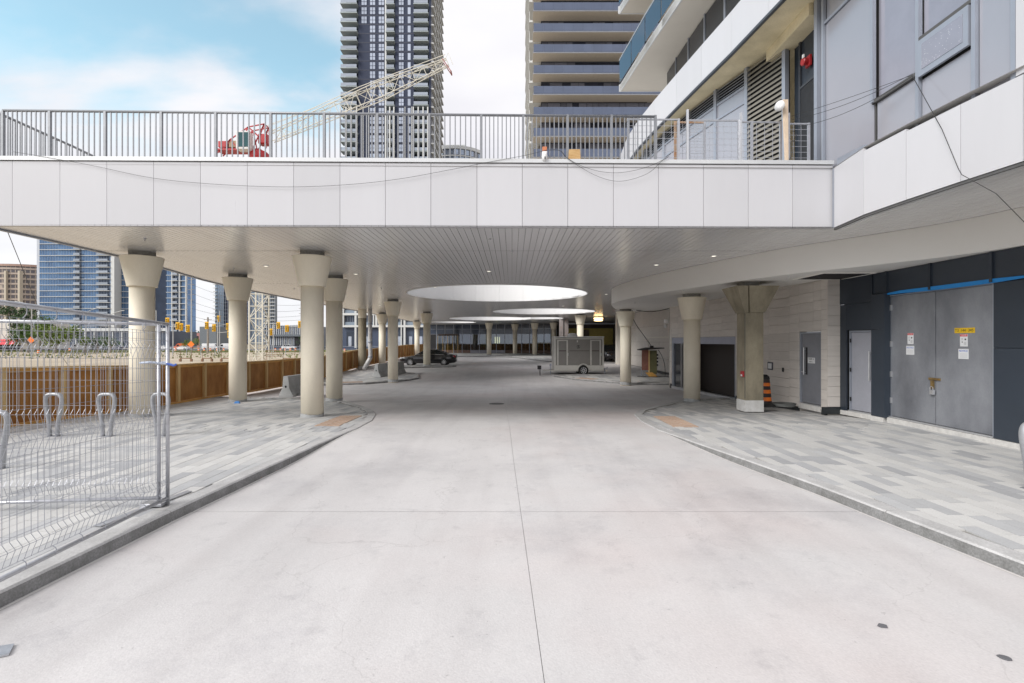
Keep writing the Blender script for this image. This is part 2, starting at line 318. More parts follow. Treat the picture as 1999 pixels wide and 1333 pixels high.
# kerb lines
KL = [(1.0,-4.12),(3,-4.10),(4,-4.07),(6,-4.0),(8,-3.87),(10,-3.72),(11.8,-3.55),(13.2,-3.60),(14.7,-3.9)]
KR = [(1.0,5.15),(2,4.98),(3,4.83),(4.6,4.60),(6,4.38),(7.04,4.23),(8.6,3.92),(10,3.6),(11.5,3.29),(13,3.28),(14.7,3.5)]
def kl(y): return interp(KL, y)
def kr(y): return interp(KR, y)
KERB = mat('kerb_concrete', (0.56,0.555,0.55), 0.85, col2=(0.40,0.395,0.39), var=0.16, vs_=2.5, bump=0.35, bs=55, fine=0.12, rand=0.06)
KFACE = mat('kerb_face_grime_shade', (0.29,0.29,0.29), 0.9, col2=(0.17,0.17,0.165), vs_=5, bump=0.5, bs=60, fine=0.2)  # upright kerb face: grime plus its shade, both put into the colour
def kerb(parent, pts, inner, w=0.22, seglen=2.4):
    # pts: plan points along the road edge; inner: +1 when the sidewalk is on the left of the direction of travel
    P = []
    for a, b_ in zip(pts, pts[1:]):
        n = max(1, int(math.dist(a, b_)/0.4))
        P += [lerp(a, b_, k/n) for k in range(n)]
    P.append(pts[-1])
    run = []; acc = 0
    def flush(run):
        if len(run) < 2: return
        m = MB(); rows = []; ks = []
        for i, p in enumerate(run):
            q, r_ = run[max(i-1,0)], run[min(i+1,len(run)-1)]
            dx_, dy_ = r_[0]-q[0], r_[1]-q[1]; l = math.hypot(dx_, dy_); nx, ny = -dy_/l*inner, dx_/l*inner
            zt = G(p[1])+0.006; zb = Z(p[1])-0.05; rows.append([(p[0]-nx*0.012,p[1]-ny*0.012,zb),(p[0],p[1],zt-min(0.018,(zt-zb)*0.3)),(p[0]+nx*0.018,p[1]+ny*0.018,zt),(p[0]+nx*w,p[1]+ny*w,zt),(p[0]+nx*w,p[1]+ny*w,zb)])
        vs = [v for r_ in rows for v in r_]; fs = []
        for i in range(len(rows)-1):
            for k in range(4):
                f = (i*5+k, i*5+k+1, (i+1)*5+k+1, (i+1)*5+k); fs.append(f if inner < 0 else f[::-1]); ks.append(k)
        fs += [tuple(range(5)), tuple(len(vs)-1-k for k in range(5))]
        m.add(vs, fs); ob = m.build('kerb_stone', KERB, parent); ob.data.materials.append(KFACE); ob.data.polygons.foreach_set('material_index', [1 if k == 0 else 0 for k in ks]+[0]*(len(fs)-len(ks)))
    for p in P:
        if run and acc > seglen:
            flush(run); l = math.dist(run[-2], run[-1]); run = [lerp(run[-1], p, 0.02)]; acc = 0
        if run: acc += math.dist(run[-1], p)
        run.append(p)
    flush(run)

PV = [mat('paver_pale', (0.58,0.575,0.56), 0.8, var=0.06, vs_=2, bump=0.2, bs=60, fine=0.06, rand=0.07),
      mat('paver_light_grey', (0.52,0.52,0.515), 0.8, var=0.06, vs_=2, bump=0.2, bs=60, fine=0.06, rand=0.07),
      mat('paver_mid_grey', (0.47,0.475,0.48), 0.8, var=0.06, vs_=2, bump=0.2, bs=60, fine=0.06, rand=0.07),
      mat('paver_dark_grey', (0.40,0.405,0.415), 0.8, var=0.06, vs_=2, bump=0.2, bs=60, fine=0.06, rand=0.07)]
PW = [0.46,0.22,0.19,0.13]
BED = mat('sand_joint', (0.30,0.29,0.27), 0.95)
def pave(parent, y0, y1, xlf, xrf, seed, nobj=300, pw=0.2, pl=0.6, score=None):
    rr = random.Random(seed); cand = []; j = 0
    xmin = min(xlf(y) for y in frange(y0,y1,0.5)); xmax = max(xrf(y) for y in frange(y0,y1,0.5))
    x = math.floor(xmin/pw)*pw; g = 0.004
    while x < xmax:
        y = y0-rr.random()*pl
        while y < y1:
            a, b_ = max(y, y0), min(y+pl, y1); xa0, xb0 = xlf(a), xrf(a); xa1, xb1 = xlf(b_), xrf(b_)
            if b_-a > 0.05:
                q = [(max(x+g,xa0),a+g),(min(x+pw-g,xb0),a+g),(min(x+pw-g,xb1),b_-g),(max(x+g,xa1),b_-g)]
                if q[1][0]-q[0][0] > 0.015 and q[2][0]-q[3][0] > 0.015:
                    full = abs(q[1][0]-q[0][0]-(pw-2*g)) < 1e-6 and abs(q[2][0]-q[3][0]-(pw-2*g)) < 1e-6 and b_-a > pl-1e-6
                    c = rr.choices(range(4), PW)[0]
                    cand.append((q, c, full, rr.random()*0.003))
            y += pl
        x += pw
    def sc_(it):
        q = it[0]; cx = (q[0][0]+q[2][0])/2; cy = (q[0][1]+q[2][1])/2
        if cy < 0.5: return 0
        u = abs(cx/cy)
        return (1/(cy*cy)) * (1 if u < 1.02 and cy > 2.9 else 0.001)
    cand.sort(key=sc_, reverse=True)
    shared = []
    for c in range(4):
        m = MB(); m.box(-pw/2+g, pw/2-g, -pl/2+g, pl/2-g, -0.04, 0); me = m.mesh('paver', PV[c]); shared.append(me)
    rest = [MB() for _ in range(4)]
    for i, (q, c, full, dz) in enumerate(cand):
        cx = sum(p[0] for p in q)/4; cy = sum(p[1] for p in q)/4
        if i < nobj and cy < 12.3 and nobj:
            if full: inst(shared[c], 'paver', parent, (cx, cy, G(cy)+dz))
            else:
                m = MB(); m.prism(q, -0.04+dz, dz); m.build('paver', PV[c], parent)
        else:
            zz = [G(p[1])+dz for p in q]
            if math.hypot(cx, cy) < 13:
                rest[c].add([(p[0],p[1],z-0.03) for p, z in zip(q, zz)]+[(p[0],p[1],z) for p, z in zip(q, zz)], [(4,5,6,7),(0,1,5,4),(1,2,6,5),(2,3,7,6),(3,0,4,7)])
            else: rest[c].add([(p[0],p[1],z) for p, z in zip(q, zz)], [(0,1,2,3)])
    for c in range(4):
        if rest[c].v: rest[c].build('paver_field', PV[c], parent, kind='stuff')

KW = 0.22
lsw = thing('sidewalk', None, None); lsw['kind'] = 'structure'
LE = [(14.7,-3.9),(16,-4.35),(17.2,-4.95),(18.4,-5.7),(19.4,-6.5),(20.3,-8.2),(20.9,-12.4)]
def lx(y): return kl(y)-KW if y < 14.7 else interp(LE, y)-KW
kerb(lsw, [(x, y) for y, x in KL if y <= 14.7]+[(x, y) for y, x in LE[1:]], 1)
sheet('paving_bed', BED, frange(1.0,20.85,0.4), lambda y: -12.6, lambda y: lx(y), lambda y: G(y)-0.014, lsw, nx=4)
pave(lsw, 1.8, 20.8, lambda y: -12.5, lx, 3)
rsw = thing('sidewalk', None, None); rsw['kind'] = 'structure'
RE = [(14.7,3.5),(16,3.95),(17.5,4.9),(18.8,5.9),(19.8,6.9),(20.5,9.0)]
def rx(y): return kr(y)+KW if y < 14.7 else interp(RE, y)+KW
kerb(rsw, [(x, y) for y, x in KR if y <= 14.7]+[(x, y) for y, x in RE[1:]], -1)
sheet('paving_bed', BED, frange(1.0,20.45,0.4), lambda y: rx(y), lambda y: 10.0, lambda y: G(y)-0.014, rsw, nx=4)
pave(rsw, 1.8, 20.4, rx, lambda y: 9.6, 5)

def island(name, poly, front, seed, tac=None):
    o = thing(name, None, None); o['kind'] = 'structure'
    ymin, ymax = min(p[1] for p in poly), max(p[1] for p in poly)
    def rng(y):
        xs = []
        for a, b_ in zip(poly, poly[1:]+poly[:1]):
            if (a[1]-y)*(b_[1]-y) <= 0 and a[1] != b_[1]: xs.append(a[0]+(b_[0]-a[0])*(y-a[1])/(b_[1]-a[1]))
        return (min(xs), max(xs)) if xs else (poly[0][0], poly[0][0])
    e = 0.03
    sheet('paving_bed', BED, frange(ymin+e,ymax-e,0.4), lambda y: rng(y)[0], lambda y: rng(y)[1], lambda y: G(y)-0.012, o)
    pave(o, ymin+e, ymax-e, lambda y: rng(y)[0]+0.1, lambda y: rng(y)[1]-0.1, seed, nobj=0, pw=0.4, pl=0.8)
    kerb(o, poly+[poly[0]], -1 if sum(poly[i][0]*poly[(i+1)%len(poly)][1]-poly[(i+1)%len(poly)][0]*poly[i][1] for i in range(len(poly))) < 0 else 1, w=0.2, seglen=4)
    return o
i2 = island('traffic_island', [(-12.5,27.3),(-8.3,29.0),(-6.4,31.6),(-6.0,33.0),(-6.6,36),(-9,37.6),(-12.5,38.0)], None, 11)
i3 = island('traffic_island', [(-12.6,40.8),(-8.6,41.4),(-5.0,42.4),(-4.7,43.3),(-5.6,44),(-9,43.6),(-12.6,43.3)], None, 12)
i4 = island('traffic_island', [(2.75,34.6),(4.0,32.0),(6.2,29.4),(8.0,28.6),(11.0,28.3),(11.0,35.0),(4.4,35.3)], None, 13)
i5 = island('lobby_sidewalk', [(-14,64),(-6,63.6),(0,60.5),(2.2,54.5),(3.6,51),(4.6,51),(5.0,60),(4.6,78),(-14,78)], None, 14)

# tactile plates
TAC = mat('cast_iron_tactile', (0.40,0.24,0.16), 0.8, col2=(0.48,0.40,0.33), vs_=7, rand=0.1)
def tactile(parent, x, y, nx_, ny_, rz, s=0.3):
    plate = MB(); plate.box(-s/2+.004, s/2-.004, -s/2+.004, s/2-.004, -0.01, 0.008)
    for a in range(5):
        for b_ in range(5):
            cx, cy = (a-2)*s/5.4, (b_-2)*s/5.4; r_ = 0.013
            plate.add([(cx-r_*1.4,cy-r_*1.4,0.008),(cx+r_*1.4,cy-r_*1.4,0.008),(cx+r_*1.4,cy+r_*1.4,0.008),(cx-r_*1.4,cy+r_*1.4,0.008),(cx-r_,cy-r_,0.014),(cx+r_,cy-r_,0.014),(cx+r_,cy+r_,0.014),(cx-r_,cy+r_,0.014)],
                      [(4,5,6,7),(0,1,5,4),(1,2,6,5),(2,3,7,6),(3,0,4,7)])
    me = plate.mesh('tactile_plate', TAC); c_, s_ = math.cos(rz), math.sin(rz)
    for i in range(nx_):
        for j in range(ny_):
            px, py = (i-(nx_-1)/2)*s, (j-(ny_-1)/2)*s
            X, Y = x+px*c_-py*s_, y+px*s_+py*c_
            inst(me, 'tactile_plate', parent, (X, Y, G(Y)+0.004), rz)
tactile(lsw, -4.42, 13.15, 2, 7, R(2))
tactile(rsw, 4.12, 13.0, 2, 7, R(-3))
tactile(i2, -9.4, 29.3, 5, 2, R(18), 0.33)
tactile(i4, 4.7, 32.1, 4, 2, R(-42), 0.33)
# gutter sealant lines along both kerbs
def sealant(line, name, side):
    m = MB(); pts = [(x, y) for y, x in line if y <= 11.8]
    for a, b_ in zip(pts, pts[1:]):
        n = 6
        for k in range(n):
            p, q = lerp(a, b_, k/n), lerp(a, b_, (k+1)/n); o1 = side*0.035; o2 = side*0.05
            m.add([(p[0]+o1,p[1],Z(p[1])+0.004),(p[0]+o2,p[1],Z(p[1])+0.004),(q[0]+o2,q[1],Z(q[1])+0.004),(q[0]+o1,q[1],Z(q[1])+0.004)], [(0,1,2,3)])
    m.build('sealant_line', mat('pale_sealant', (0.74,0.72,0.68), 0.7), drive)
sealant(KL, 'l', 1); sealant(KR, 'r', -1)
# iron covers set in the driveway, and loose bits
for (u, v, r_, lab) in ((970,770,0.28,'iron drain cover in the dip of the driveway'),):
    y = 18.9; m = MB(); m.lathe([(r_,Z(y)-0.02),(r_,Z(y)+0.008),(r_*0.85,Z(y)+0.010)], 20, ((u-1000)*y/1000,y)); m.build('drain_cover', mat('cast_iron', (0.06,0.06,0.06), 0.6), None, label=lab, cat='drain cover')
for (u, v, lab, rz) in ((1724,1223,'small dark flattened rag on the driveway right of centre',0.3),(1962,1285,'small dark scrap lying at the right kerb side of the driveway',-0.4)):
    d = 2120/(v-665)
    m = MB(); x0, y0 = (u-1000)*d/1000, d; pts = []
    for k in range(9):
        a = 2*math.pi*k/9; rr_ = 0.034*(0.7+0.4*rnd.random()); pts.append((x0+rr_*1.25*math.cos(a+rz), y0+rr_*math.sin(a+rz)))
    m.prism(pts, Z(d)+0.001, Z(d)+0.008); m.build('rag', mat('dark_rag', (0.13,0.13,0.14), 0.9), None, label=lab, cat='rag')
d = 2120/(1273-665)
t = thing('steel_plate', 'bent grey steel base plate with a bolt hole at the lower left on the driveway', 'plate', (-3.45,3.48,Z(3.5)))
m = MB(); m.prism([(-4.0,3.36),(-3.46,3.56),(-3.38,3.44),(-3.9,3.2)], Z(3.5)+0.004, Z(3.5)+0.016); m.build('plate', GALV, t)
m = MB(); m.lathe([(0.014,Z(3.5)+0.012),(0.014,Z(3.5)+0.018)], 10, (-3.52,3.475)); m.build('bolt_hole', BLACK, t)

# dirt lot, weeds and street beyond the hoarding
SITE = mat('site_dirt', (0.53,0.455,0.35), 0.95, var=0.2, vs_=0.12, bump=0.4, bs=3, fine=0.2, col2=(0.38,0.31,0.22))
m = MB(); vs = []; fs = []; nx_, ny_ = 40, 30
for j in range(ny_+1):
    for i in range(nx_+1):
        x = -13.0-i*i*0.09-i*0.6; y = 6+j*5.1
        z = -0.50-0.005*max(0,y-50)+0.14*math.sin(x*0.35+y*0.2)*math.cos(y*0.31)+0.05*rnd.random(); vs.append((x, y, z))
for j in range(ny_):
    for i in range(nx_):
        a = j*(nx_+1)+i; fs.append((a, a+nx_+1, a+nx_+2, a+1))
m.add(vs, fs); m.build('dirt_lot', SITE, None, smooth=True, kind='structure')
m = MB(); m.box(-400, 60, 155, 189, -1.2, -1.0); m.build('street', mat('asphalt', (0.11,0.11,0.115), 0.9, var=0.15), None, kind='structure')
m = MB(); m.box(-400, 60, 150.5, 155, -1.2, -0.9); m.build('street_kerb', GREYC, None, kind='structure')
WEED = mat('weeds', (0.13,0.17,0.06), 0.9, var=0.35, vs_=0.4, col2=(0.22,0.22,0.10))
m = MB()
for k in range(16000):
    x = -13.5-rnd.random()**1.1*175; y = 122+rnd.random()*27+3*math.sin(x*0.2)
    if rnd.random() < 0.12: y = 75+rnd.random()*35
    h = 0.10+0.28*rnd.random()**2; w = 0.08+0.16*rnd.random(); a = rnd.random()*3.14
    m.add([(x-w*math.cos(a),y-w*math.sin(a),-0.5-0.005*(y-50)),(x+w*math.cos(a),y+w*math.sin(a),-0.5-0.005*(y-50)),(x+rnd.uniform(-.1,.1),y+rnd.uniform(-.1,.1),-0.40-0.005*(y-50)+h)], [(0,1,2)])
m.build('weeds', WEED, None, kind='stuff')
# ---------------------------------------------------------------- canopy
CZ, CT = 4.44, 5.80
F0, F1 = (-11.15, 10.82), (6.95, 11.10)
EDGE = [(-11.15,10.82),(-11.2,13),(-11.35,15.5),(-11.85,18),(-12.35,20.5),(-12.65,23),(-12.72,30),(-12.6,40),(-12.55,50),(-12.6,60),(-12.8,79)]
BD = [(6.95,11.07),(6.80,9.9),(6.82,8.86),(6.87,7.84),(6.94,6.95),(7.06,5.7),(7.3,4.2),(7.65,2.6),(8.2,0.8)]
OUT = EDGE + [(16,79),(16,0.8)] + BD[::-1]
CIRC = [(-0.75,26.7,4.62),(2.65,42.5,4.2),(-2.3,56.2,4.5),(3.0,55.0,2.5),(-7.6,66.8,2.9)]
def crosses(x):
    ys = []
    for a, b_ in zip(OUT, OUT[1:]+OUT[:1]):
        if (a[0]-x)*(b_[0]-x) < 0: ys.append(a[1]+(b_[1]-a[1])*(x-a[0])/(b_[0]-a[0]))
    ys.sort(); iv = [(ys[i], ys[i+1]) for i in range(0, len(ys)-1, 2)]
    for cx, cy, r_ in CIRC:
        if abs(x-cx) < r_:
            h = math.sqrt(r_*r_-(x-cx)**2); n = []
            for a, b_ in iv:
                if b_ <= cy-h or a >= cy+h: n.append((a, b_)); continue
                if a < cy-h: n.append((a, cy-h))
                if b_ > cy+h: n.append((cy+h, b_))
            iv = n
    return iv
BRK = [13.9, 21.8, 30.0, 38.4, 46.5, 54.6, 63, 71]
def split(iv):
    o = []
    for a, b_ in iv:
        c = [a]+[k for k in BRK if a+0.02 < k < b_-0.02]+[b_]
        for i in range(len(c)-1): o.append((c[i]+(0.016 if i else 0), c[i+1]-(0.016 if i < len(c)-2 else 0)))
    return o
keyx = sorted(set([round(p[0],4) for p in OUT]+[round(cx+s*r_,4) for cx,cy,r_ in CIRC for s in (-1,1)]+[round(cx+s*(r_-e),4) for cx,cy,r_ in CIRC for s in (-1,1) for e in (0.01,0.04,0.1)]
      +[0.6+0.02*k for k in range(0,21)]))
def strips(w, z, gap, side, brk=True, lo=False):
    m = MB(); x = -12.9
    while x < 16:
        xa, xb = x+gap/2, x+w-gap/2
        cuts = [xa]+[k for k in keyx if xa+1e-3 < k < xb-1e-3]+[xb]
        for c0, c1 in zip(cuts, cuts[1:]):
            i0, i1 = crosses(c0+1e-5), crosses(c1-1e-5)
            if len(i0) != len(i1): i0 = i1 = crosses((c0+c1)/2)
            if brk:
                j0, j1 = split(i0), split(i1)
                if len(j0) != len(j1): j0 = j1 = split(crosses((c0+c1)/2))
                i0, i1 = j0, j1
            for (a0, b0), (a1, b1) in zip(i0, i1):
                if b0-a0 < 1e-3 and b1-a1 < 1e-3: continue
                m.add([(c0,a0,z),(c1,a1,z),(c1,b1,z),(c0,b0,z)], [(0,3,2,1)])
                if side:
                    if c0 == xa: m.add([(c0,a0,z),(c0,b0,z),(c0,b0,z+side),(c0,a0,z+side)], [(0,1,2,3)])
                    if c1 == xb: m.add([(c1,a1,z),(c1,b1,z),(c1,b1,z+side),(c1,a1,z+side)], [(3,2,1,0)])
        x += w
    return m
canopy = thing('entrance_canopy', 'long white panelled canopy slab on cream columns with round openings over the driveway', 'canopy', (0, 11, CZ))
SOFF = mat('linear_metal_soffit', (0.86,0.86,0.87), 0.24, metal=0.45, var=0.07, vs_=0.8, streak=(4,0.12,1), bump=0.04, bs=6)
SOFF.node_tree.nodes['Principled BSDF'].inputs['Roughness'].default_value = 0.2
strips(0.15, CZ, 0.009, 0.02).build('soffit_plank', SOFF, canopy, kind='stuff')
strips(0.6, CZ+0.022, 0.0, 0, brk=False).build('soffit_backing', SEAM, canopy)
dk = strips(0.6, CT-0.06, 0.0, 0, brk=False)
dk.f = [f[::-1] for f in dk.f]; dk.build('roof_deck', DECKM, canopy)
# rings of white panels inside the round openings
RINGW = mat('white_ring_panel', (0.80,0.80,0.80), 0.5, var=0.01, rand=0.02)
for ci, (cx, cy, r_) in enumerate(CIRC):
    n = 20
    for k in range(n):
        m = MB(); a0, a1 = 2*math.pi*k/n, 2*math.pi*(k+1)/n; q = 6; keep = False; pts = []
        for j in range(q+1):
            a = a0+(a1-a0)*j/q; a = a+(0.003/r_ if j == 0 else -0.003/r_ if j == q else 0)
            pts.append((cx+r_*math.cos(a), cy+r_*math.sin(a)))
        for j in range(q):
            mx_, my_ = (pts[j][0]+pts[j+1][0])/2, (pts[j][1]+pts[j+1][1])/2
            if any(math.hypot(mx_-c2[0], my_-c2[1]) < c2[2] for i2_, c2 in enumerate(CIRC) if i2_ != ci): continue
            keep = True
            def ou(p, o): return (cx+(p[0]-cx)*(r_+o)/r_, cy+(p[1]-cy)*(r_+o)/r_)
            m.prism([pts[j], ou(pts[j],0.05), ou(pts[j+1],0.05), pts[j+1]], CZ-0.03, CT+0.12)
        if keep: m.build('ring_panel', RINGW, canopy)
# front fascia
d_ = ((F1[1]-F0[1])/(F1[0]-F0[0]))
def fx(u):      # where the view ray through column u meets the fascia line
    k = (u-1000)/1000; X = k*(F0[1]-d_*F0[0])/(1-k*d_); return (X, F0[1]+d_*(X-F0[0]))
US = [24,117,208.5,300,391.5,483,573.5,664,752.5,841.5,931.5,1020,1109,1198,1286,1374,1461.5,1548]
seams = [F0]+[fx(u) for u in US]+[F1]
for a, b_ in zip(seams, seams[1:]):
    l = math.dist(a, b_); m = MB(); m.seg(lerp(a,b_,0.004/l), lerp(a,b_,1-0.004/l), CZ-0.006, CT, 0.0, 0.05); m.build('fascia_panel', WHITEP, canopy)
m = MB(); m.seg(F0, F1, CZ, CT+0.05, 0.052, 0.10); m.build('fascia_backing', SEAM, canopy)
m = MB(); m.seg((F0[0]-0.03,F0[1]), (F1[0]+0.02,F1[1]), CT+0.018, CT+0.10, -0.03, 0.32); m.build('parapet_cap', WHITECAP, canopy)
m = MB()
for a, b_ in zip(EDGE, EDGE[1:]): m.seg(a, b_, CZ-0.008, CT+0.06, 0.0, 0.05)
m.build('side_fascia', WHITEP, canopy)
m = MB()
for a, b_ in zip(EDGE, EDGE[1:]): m.seg(a, b_, CZ-0.035, CZ-0.006, -0.03, 0.06)
m.build('edge_trim', FRAMEG, canopy)
# downlights and sprinkler heads in the soffit
def ceil_xy(u, v, z=CZ): d = (z-2)*1000/(665-v); return ((u-1000)*d/1000, d)
for (u, v) in ((519.5,518.7),(695,534.5),(955,529),(1282,516.5),(1394,499),(1184,574),(850,560),(742,596),(1100,597)):
    x, y = ceil_xy(u, v); m = MB(); m.lathe([(0.0,CZ-0.012),(0.062,CZ-0.012),(0.062,CZ-0.002)], 14, (x,y), False, False); o = m.build('downlight', LIT, canopy)
    m = MB(); m.lathe([(0.062,CZ-0.014),(0.085,CZ-0.014),(0.088,CZ+0.002)], 16, (x,y), False, False); m.build('trim_ring', WHITECAP, o)
for (u, v) in ((283,465),(456.5,523),(574.7,563),(744.6,562),(957,465),(1000,489),(880,548)):
    x, y = ceil_xy(u, v); m = MB(); m.lathe([(0.035,CZ+0.0),(0.035,CZ-0.012),(0.012,CZ-0.014),(0.012,CZ-0.05),(0.03,CZ-0.055)], 10, (x,y)); m.build('sprinkler_head', GALV, canopy)

# ---------------------------------------------------------------- columns
def column(x, y, top, label, name='round_column', mt=CREAM, cap=True, collar=True, rot=0):
    g = G(y); t = thing(name, label, 'column', (x, y, g), group='round cream columns carrying the canopy')
    m = MB(); m.lathe([(0.298,g-0.2),(0.298,top-0.94)], 40, (x,y)); m.build('shaft', mt, t, smooth=False).data.polygons.foreach_set('use_smooth', [len(p.vertices) == 4 for p in t.children[-1].data.polygons])
    if cap:
        z1, z0 = top-0.135, top-0.955
        m = MB(); m.lathe([(0.30,z0+0.001),(0.352,z0),(0.36,z0+0.012),(0.36,z0+0.05),(0.52,z1-0.015),(0.51,z1)], 44, (x,y)); o = m.build('capital', mt, t); sm(o)
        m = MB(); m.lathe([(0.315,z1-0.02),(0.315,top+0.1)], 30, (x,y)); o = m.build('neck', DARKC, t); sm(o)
    if collar:
        m = MB(); n = 36; rr_ = random.Random(int(x*100)); vs = []
        for k in range(n):
            a = 2*math.pi*k/n; vs += [(x+0.304*math.cos(a), y+0.304*math.sin(a), g-0.05), (x+0.304*math.cos(a), y+0.304*math.sin(a), g+0.085+0.022*rr_.random()+0.02*math.sin(2*a))]
        m.add(vs, [(2*k, (2*k+2)%(2*n), (2*k+3)%(2*n), 2*k+1) for k in range(n)]); m.build('base_collar', GREYC, t, smooth=True)
    return t
def sm(o):
    me = o.data; me.polygons.foreach_set('use_smooth', [len(p.vertices) == 4 for p in me.polygons])
    try:
        me.set_sharp_from_angle(angle=R(40))
    except Exception: pass
column(-10.22, 14.15, CZ, 'round cream column standing behind the wire mesh fence, in front of the timber hoarding')
column(-5.50, 14.1, CZ, 'largest looking cream column, at the pavement edge left of the driveway beside the tactile pad')
column(-6.70, 19.3, CZ, 'round cream column just behind the largest one, partly hidden by it')
column(-10.12, 18.9, CZ, 'round cream column against the timber hoarding with a blue scrap at its foot')
column(-7.07, 30.4, CZ, 'round cream column on the kerbed traffic island with a small dark mark low on its shaft')
column(-7.2, 43.3, CZ, 'round cream column standing in front of the black sedan')
column(-11.3, 44.6, CZ, 'round cream column beyond the two grey barrier ends, right of the white drain pipe')
column(-11.5, 62.0, CZ, 'farthest cream column along the hoarding, hidden behind the one at the sedan')
column(-2.95, 66.0, CZ, 'round cream column before the lobby glass with a small dark outlet low on it')
column(0.42, 71.0, CZ, 'slim looking cream column close to the dark lobby entrance')
column(2.95, 66.5, CZ, 'round cream column between the lobby entrance and the trailer column')
column(5.35, 65.5, CZ, 'round cream column half hidden behind the left end of the trailer')
column(6.2, 46.5, CZ, 'round cream column rising right behind the white roof hump of the trailer')
column(6.28, 28.3, 3.74, 'round cream column beside the trailer under the tip of the white bulkhead')
column(6.71, 19.1, 3.74, 'round cream column standing in front of the dark roller door opening')
# bare concrete column without capital beside the drain pipe
g = G(39.5); t = thing('round_column', 'bare grey concrete column with a pale painted top behind the white drain pipe', 'column', (-11.55, 39.5, g))
m = MB(); m.lathe([(0.31,g-0.1),(0.31,3.74)], 32, (-11.55,39.5)); sm(m.build('shaft', RAWC, t))
m = MB(); m.lathe([(0.32,3.742),(0.32,CZ+0.05)], 32, (-11.55,39.5)); sm(m.build('painted_top', CREAM, t))
m = MB(); m.lathe([(0.335,g-0.1),(0.335,g+0.2)], 32, (-11.55,39.5)); sm(m.build('base_collar', GREYC, t))
# drain pipe with its elbow
PIPE = mat('scuffed_white_pipe', (0.66,0.66,0.66), 0.45, col2=(0.42,0.42,0.42), vs_=5)
t = thing('drain_pipe', 'scuffed white drain pipe hanging from the canopy and bent to the left at its foot', 'pipe', (-10.75, 38.9, 0))
m = MB(); m.tube(smoothpath([(-10.78,38.9,4.5),(-10.78,38.9,2.0),(-10.76,38.9,0.85),(-10.80,38.85,0.62),(-11.0,38.7,0.2),(-11.2,38.6,-0.2)], 5), 0.155, 14); m.build('pipe_run', PIPE, t, smooth=True)
for z in (3.3, 1.9, 0.78):
    m = MB(); m.tube([(-10.775,38.9,z-0.06),(-10.775,38.9,z+0.06)], 0.175, 14); m.build('coupling', FRAMEG, t, smooth=True)

# square raw concrete column on the right
x0, y0, s_ = 6.87, 15.1, 0.55; g = 0
t = thing('square_column', 'square raw concrete column with a flared split capital and white painted foot', 'column', (7.14, 15.35, 0))
m = MB(); m.box(x0, x0+s_, y0, y0+s_, 0.24, 2.83); m.build('shaft', RAWC, t, bevel=0.012)
m = MB(); m.box(x0-0.008, x0+s_+0.008, y0-0.008, y0+s_+0.008, -0.1, 0.24); m.build('painted_foot', mat('white_foot_paint', (0.72,0.72,0.71), 0.7, col2=(0.55,0.54,0.52), vs_=5), t, bevel=0.01)
def frustum(m, a0, a1, b0, b1, c0, c1, d0, d1, z0, z1):
    m.add([(a0,b0,z0),(a1,b0,z0),(a1,b1,z0),(a0,b1,z0),(c0,d0,z1),(c1,d0,z1),(c1,d1,z1),(c0,d1,z1)], [(0,3,2,1),(4,5,6,7),(0,1,5,4),(1,2,6,5),(2,3,7,6),(3,0,4,7)])
m = MB(); frustum(m, x0-0.03, x0+0.10, y0-0.03, y0+s_+0.03, x0-0.36, x0-0.03, y0-0.28, y0+s_+0.26, 2.83, 3.60)
frustum(m, x0+0.13, x0+s_+0.03, y0-0.04, y0+s_+0.03, x0+0.0, x0+s_+0.33, y0-0.30, y0+s_+0.26, 2.83, 3.60); m.build('capital', RAWC, t, bevel=0.01)
m = MB(); m.box(x0-0.0, x0+0.45, y0+0.05, y0+0.5, 3.5, 3.76); m.build('neck', DARKC, t)
m = MB(); m.box(x0-0.005, x0+0.008, y0-0.005, y0+0.008, 0.3, 2.8); m.build('edge_seam', SEAM, t)

# ---------------------------------------------------------------- railing on the canopy
def fpt(u, off=0.16): x, y = fx(u); return (x, y+off)
PZ = CT+0.10
rail = thing('guard_railing', 'grey steel picket railing along the front edge of the canopy roof', 'railing', (*fpt(600), PZ))
pu = [-9,84,194,305,413,522,628,733,836,939,1022,1110,1197,1284]
pbm = MB(); pbm.box(-0.011,0.011,-0.011,0.011,0,0.98); picket = pbm.mesh('picket', RAILM)
pbm = MB(); pbm.box(-0.026,0.026,-0.026,0.026,0,1.03); postm = pbm.mesh('post', RAILM)
for i, u in enumerate(pu):
    x, y = fpt(u); inst(postm, 'post', rail, (x, y, PZ))
    if i < len(pu)-1:
        n = 10
        for k in range(1, n):
            x, y = fpt(u+(pu[i+1]-u)*k/n); inst(picket, 'picket', rail, (x, y, PZ), sca=(1,1,1.04))
a, b_ = fpt(-9), fpt(1286)
m = MB(); m.tube([(a[0],a[1],PZ+1.04),(b_[0],b_[1],PZ+1.0)], 0.028, 8); m.build('top_rail', RAILM, rail, smooth=True)
rail2 = thing('guard_railing', 'grey steel picket railing running back along the left side of the canopy roof', 'railing', (-11.1, 12, PZ))
path = [(-11.12,10.99)]+[(x+0.06,y) for x,y in EDGE[1:6]]
m = MB()
for a, b_ in zip(path, path[1:]): m.tube([(a[0],a[1],PZ+1.03),(b_[0],b_[1],PZ+1.03)], 0.028, 8)
m.build('top_rail', RAILM, rail2, smooth=True)
acc = 0
for a, b_ in zip(path, path[1:]):
    l = math.dist(a, b_); n = int(l/0.115)
    for k in range(1, n):
        p = lerp(a, b_, k/n); acc += 1
        inst(postm if acc % 10 == 0 else picket, 'post' if acc % 10 == 0 else 'picket', rail2, (p[0], p[1], PZ), sca=None if acc % 10 == 0 else (1,1,1.04))

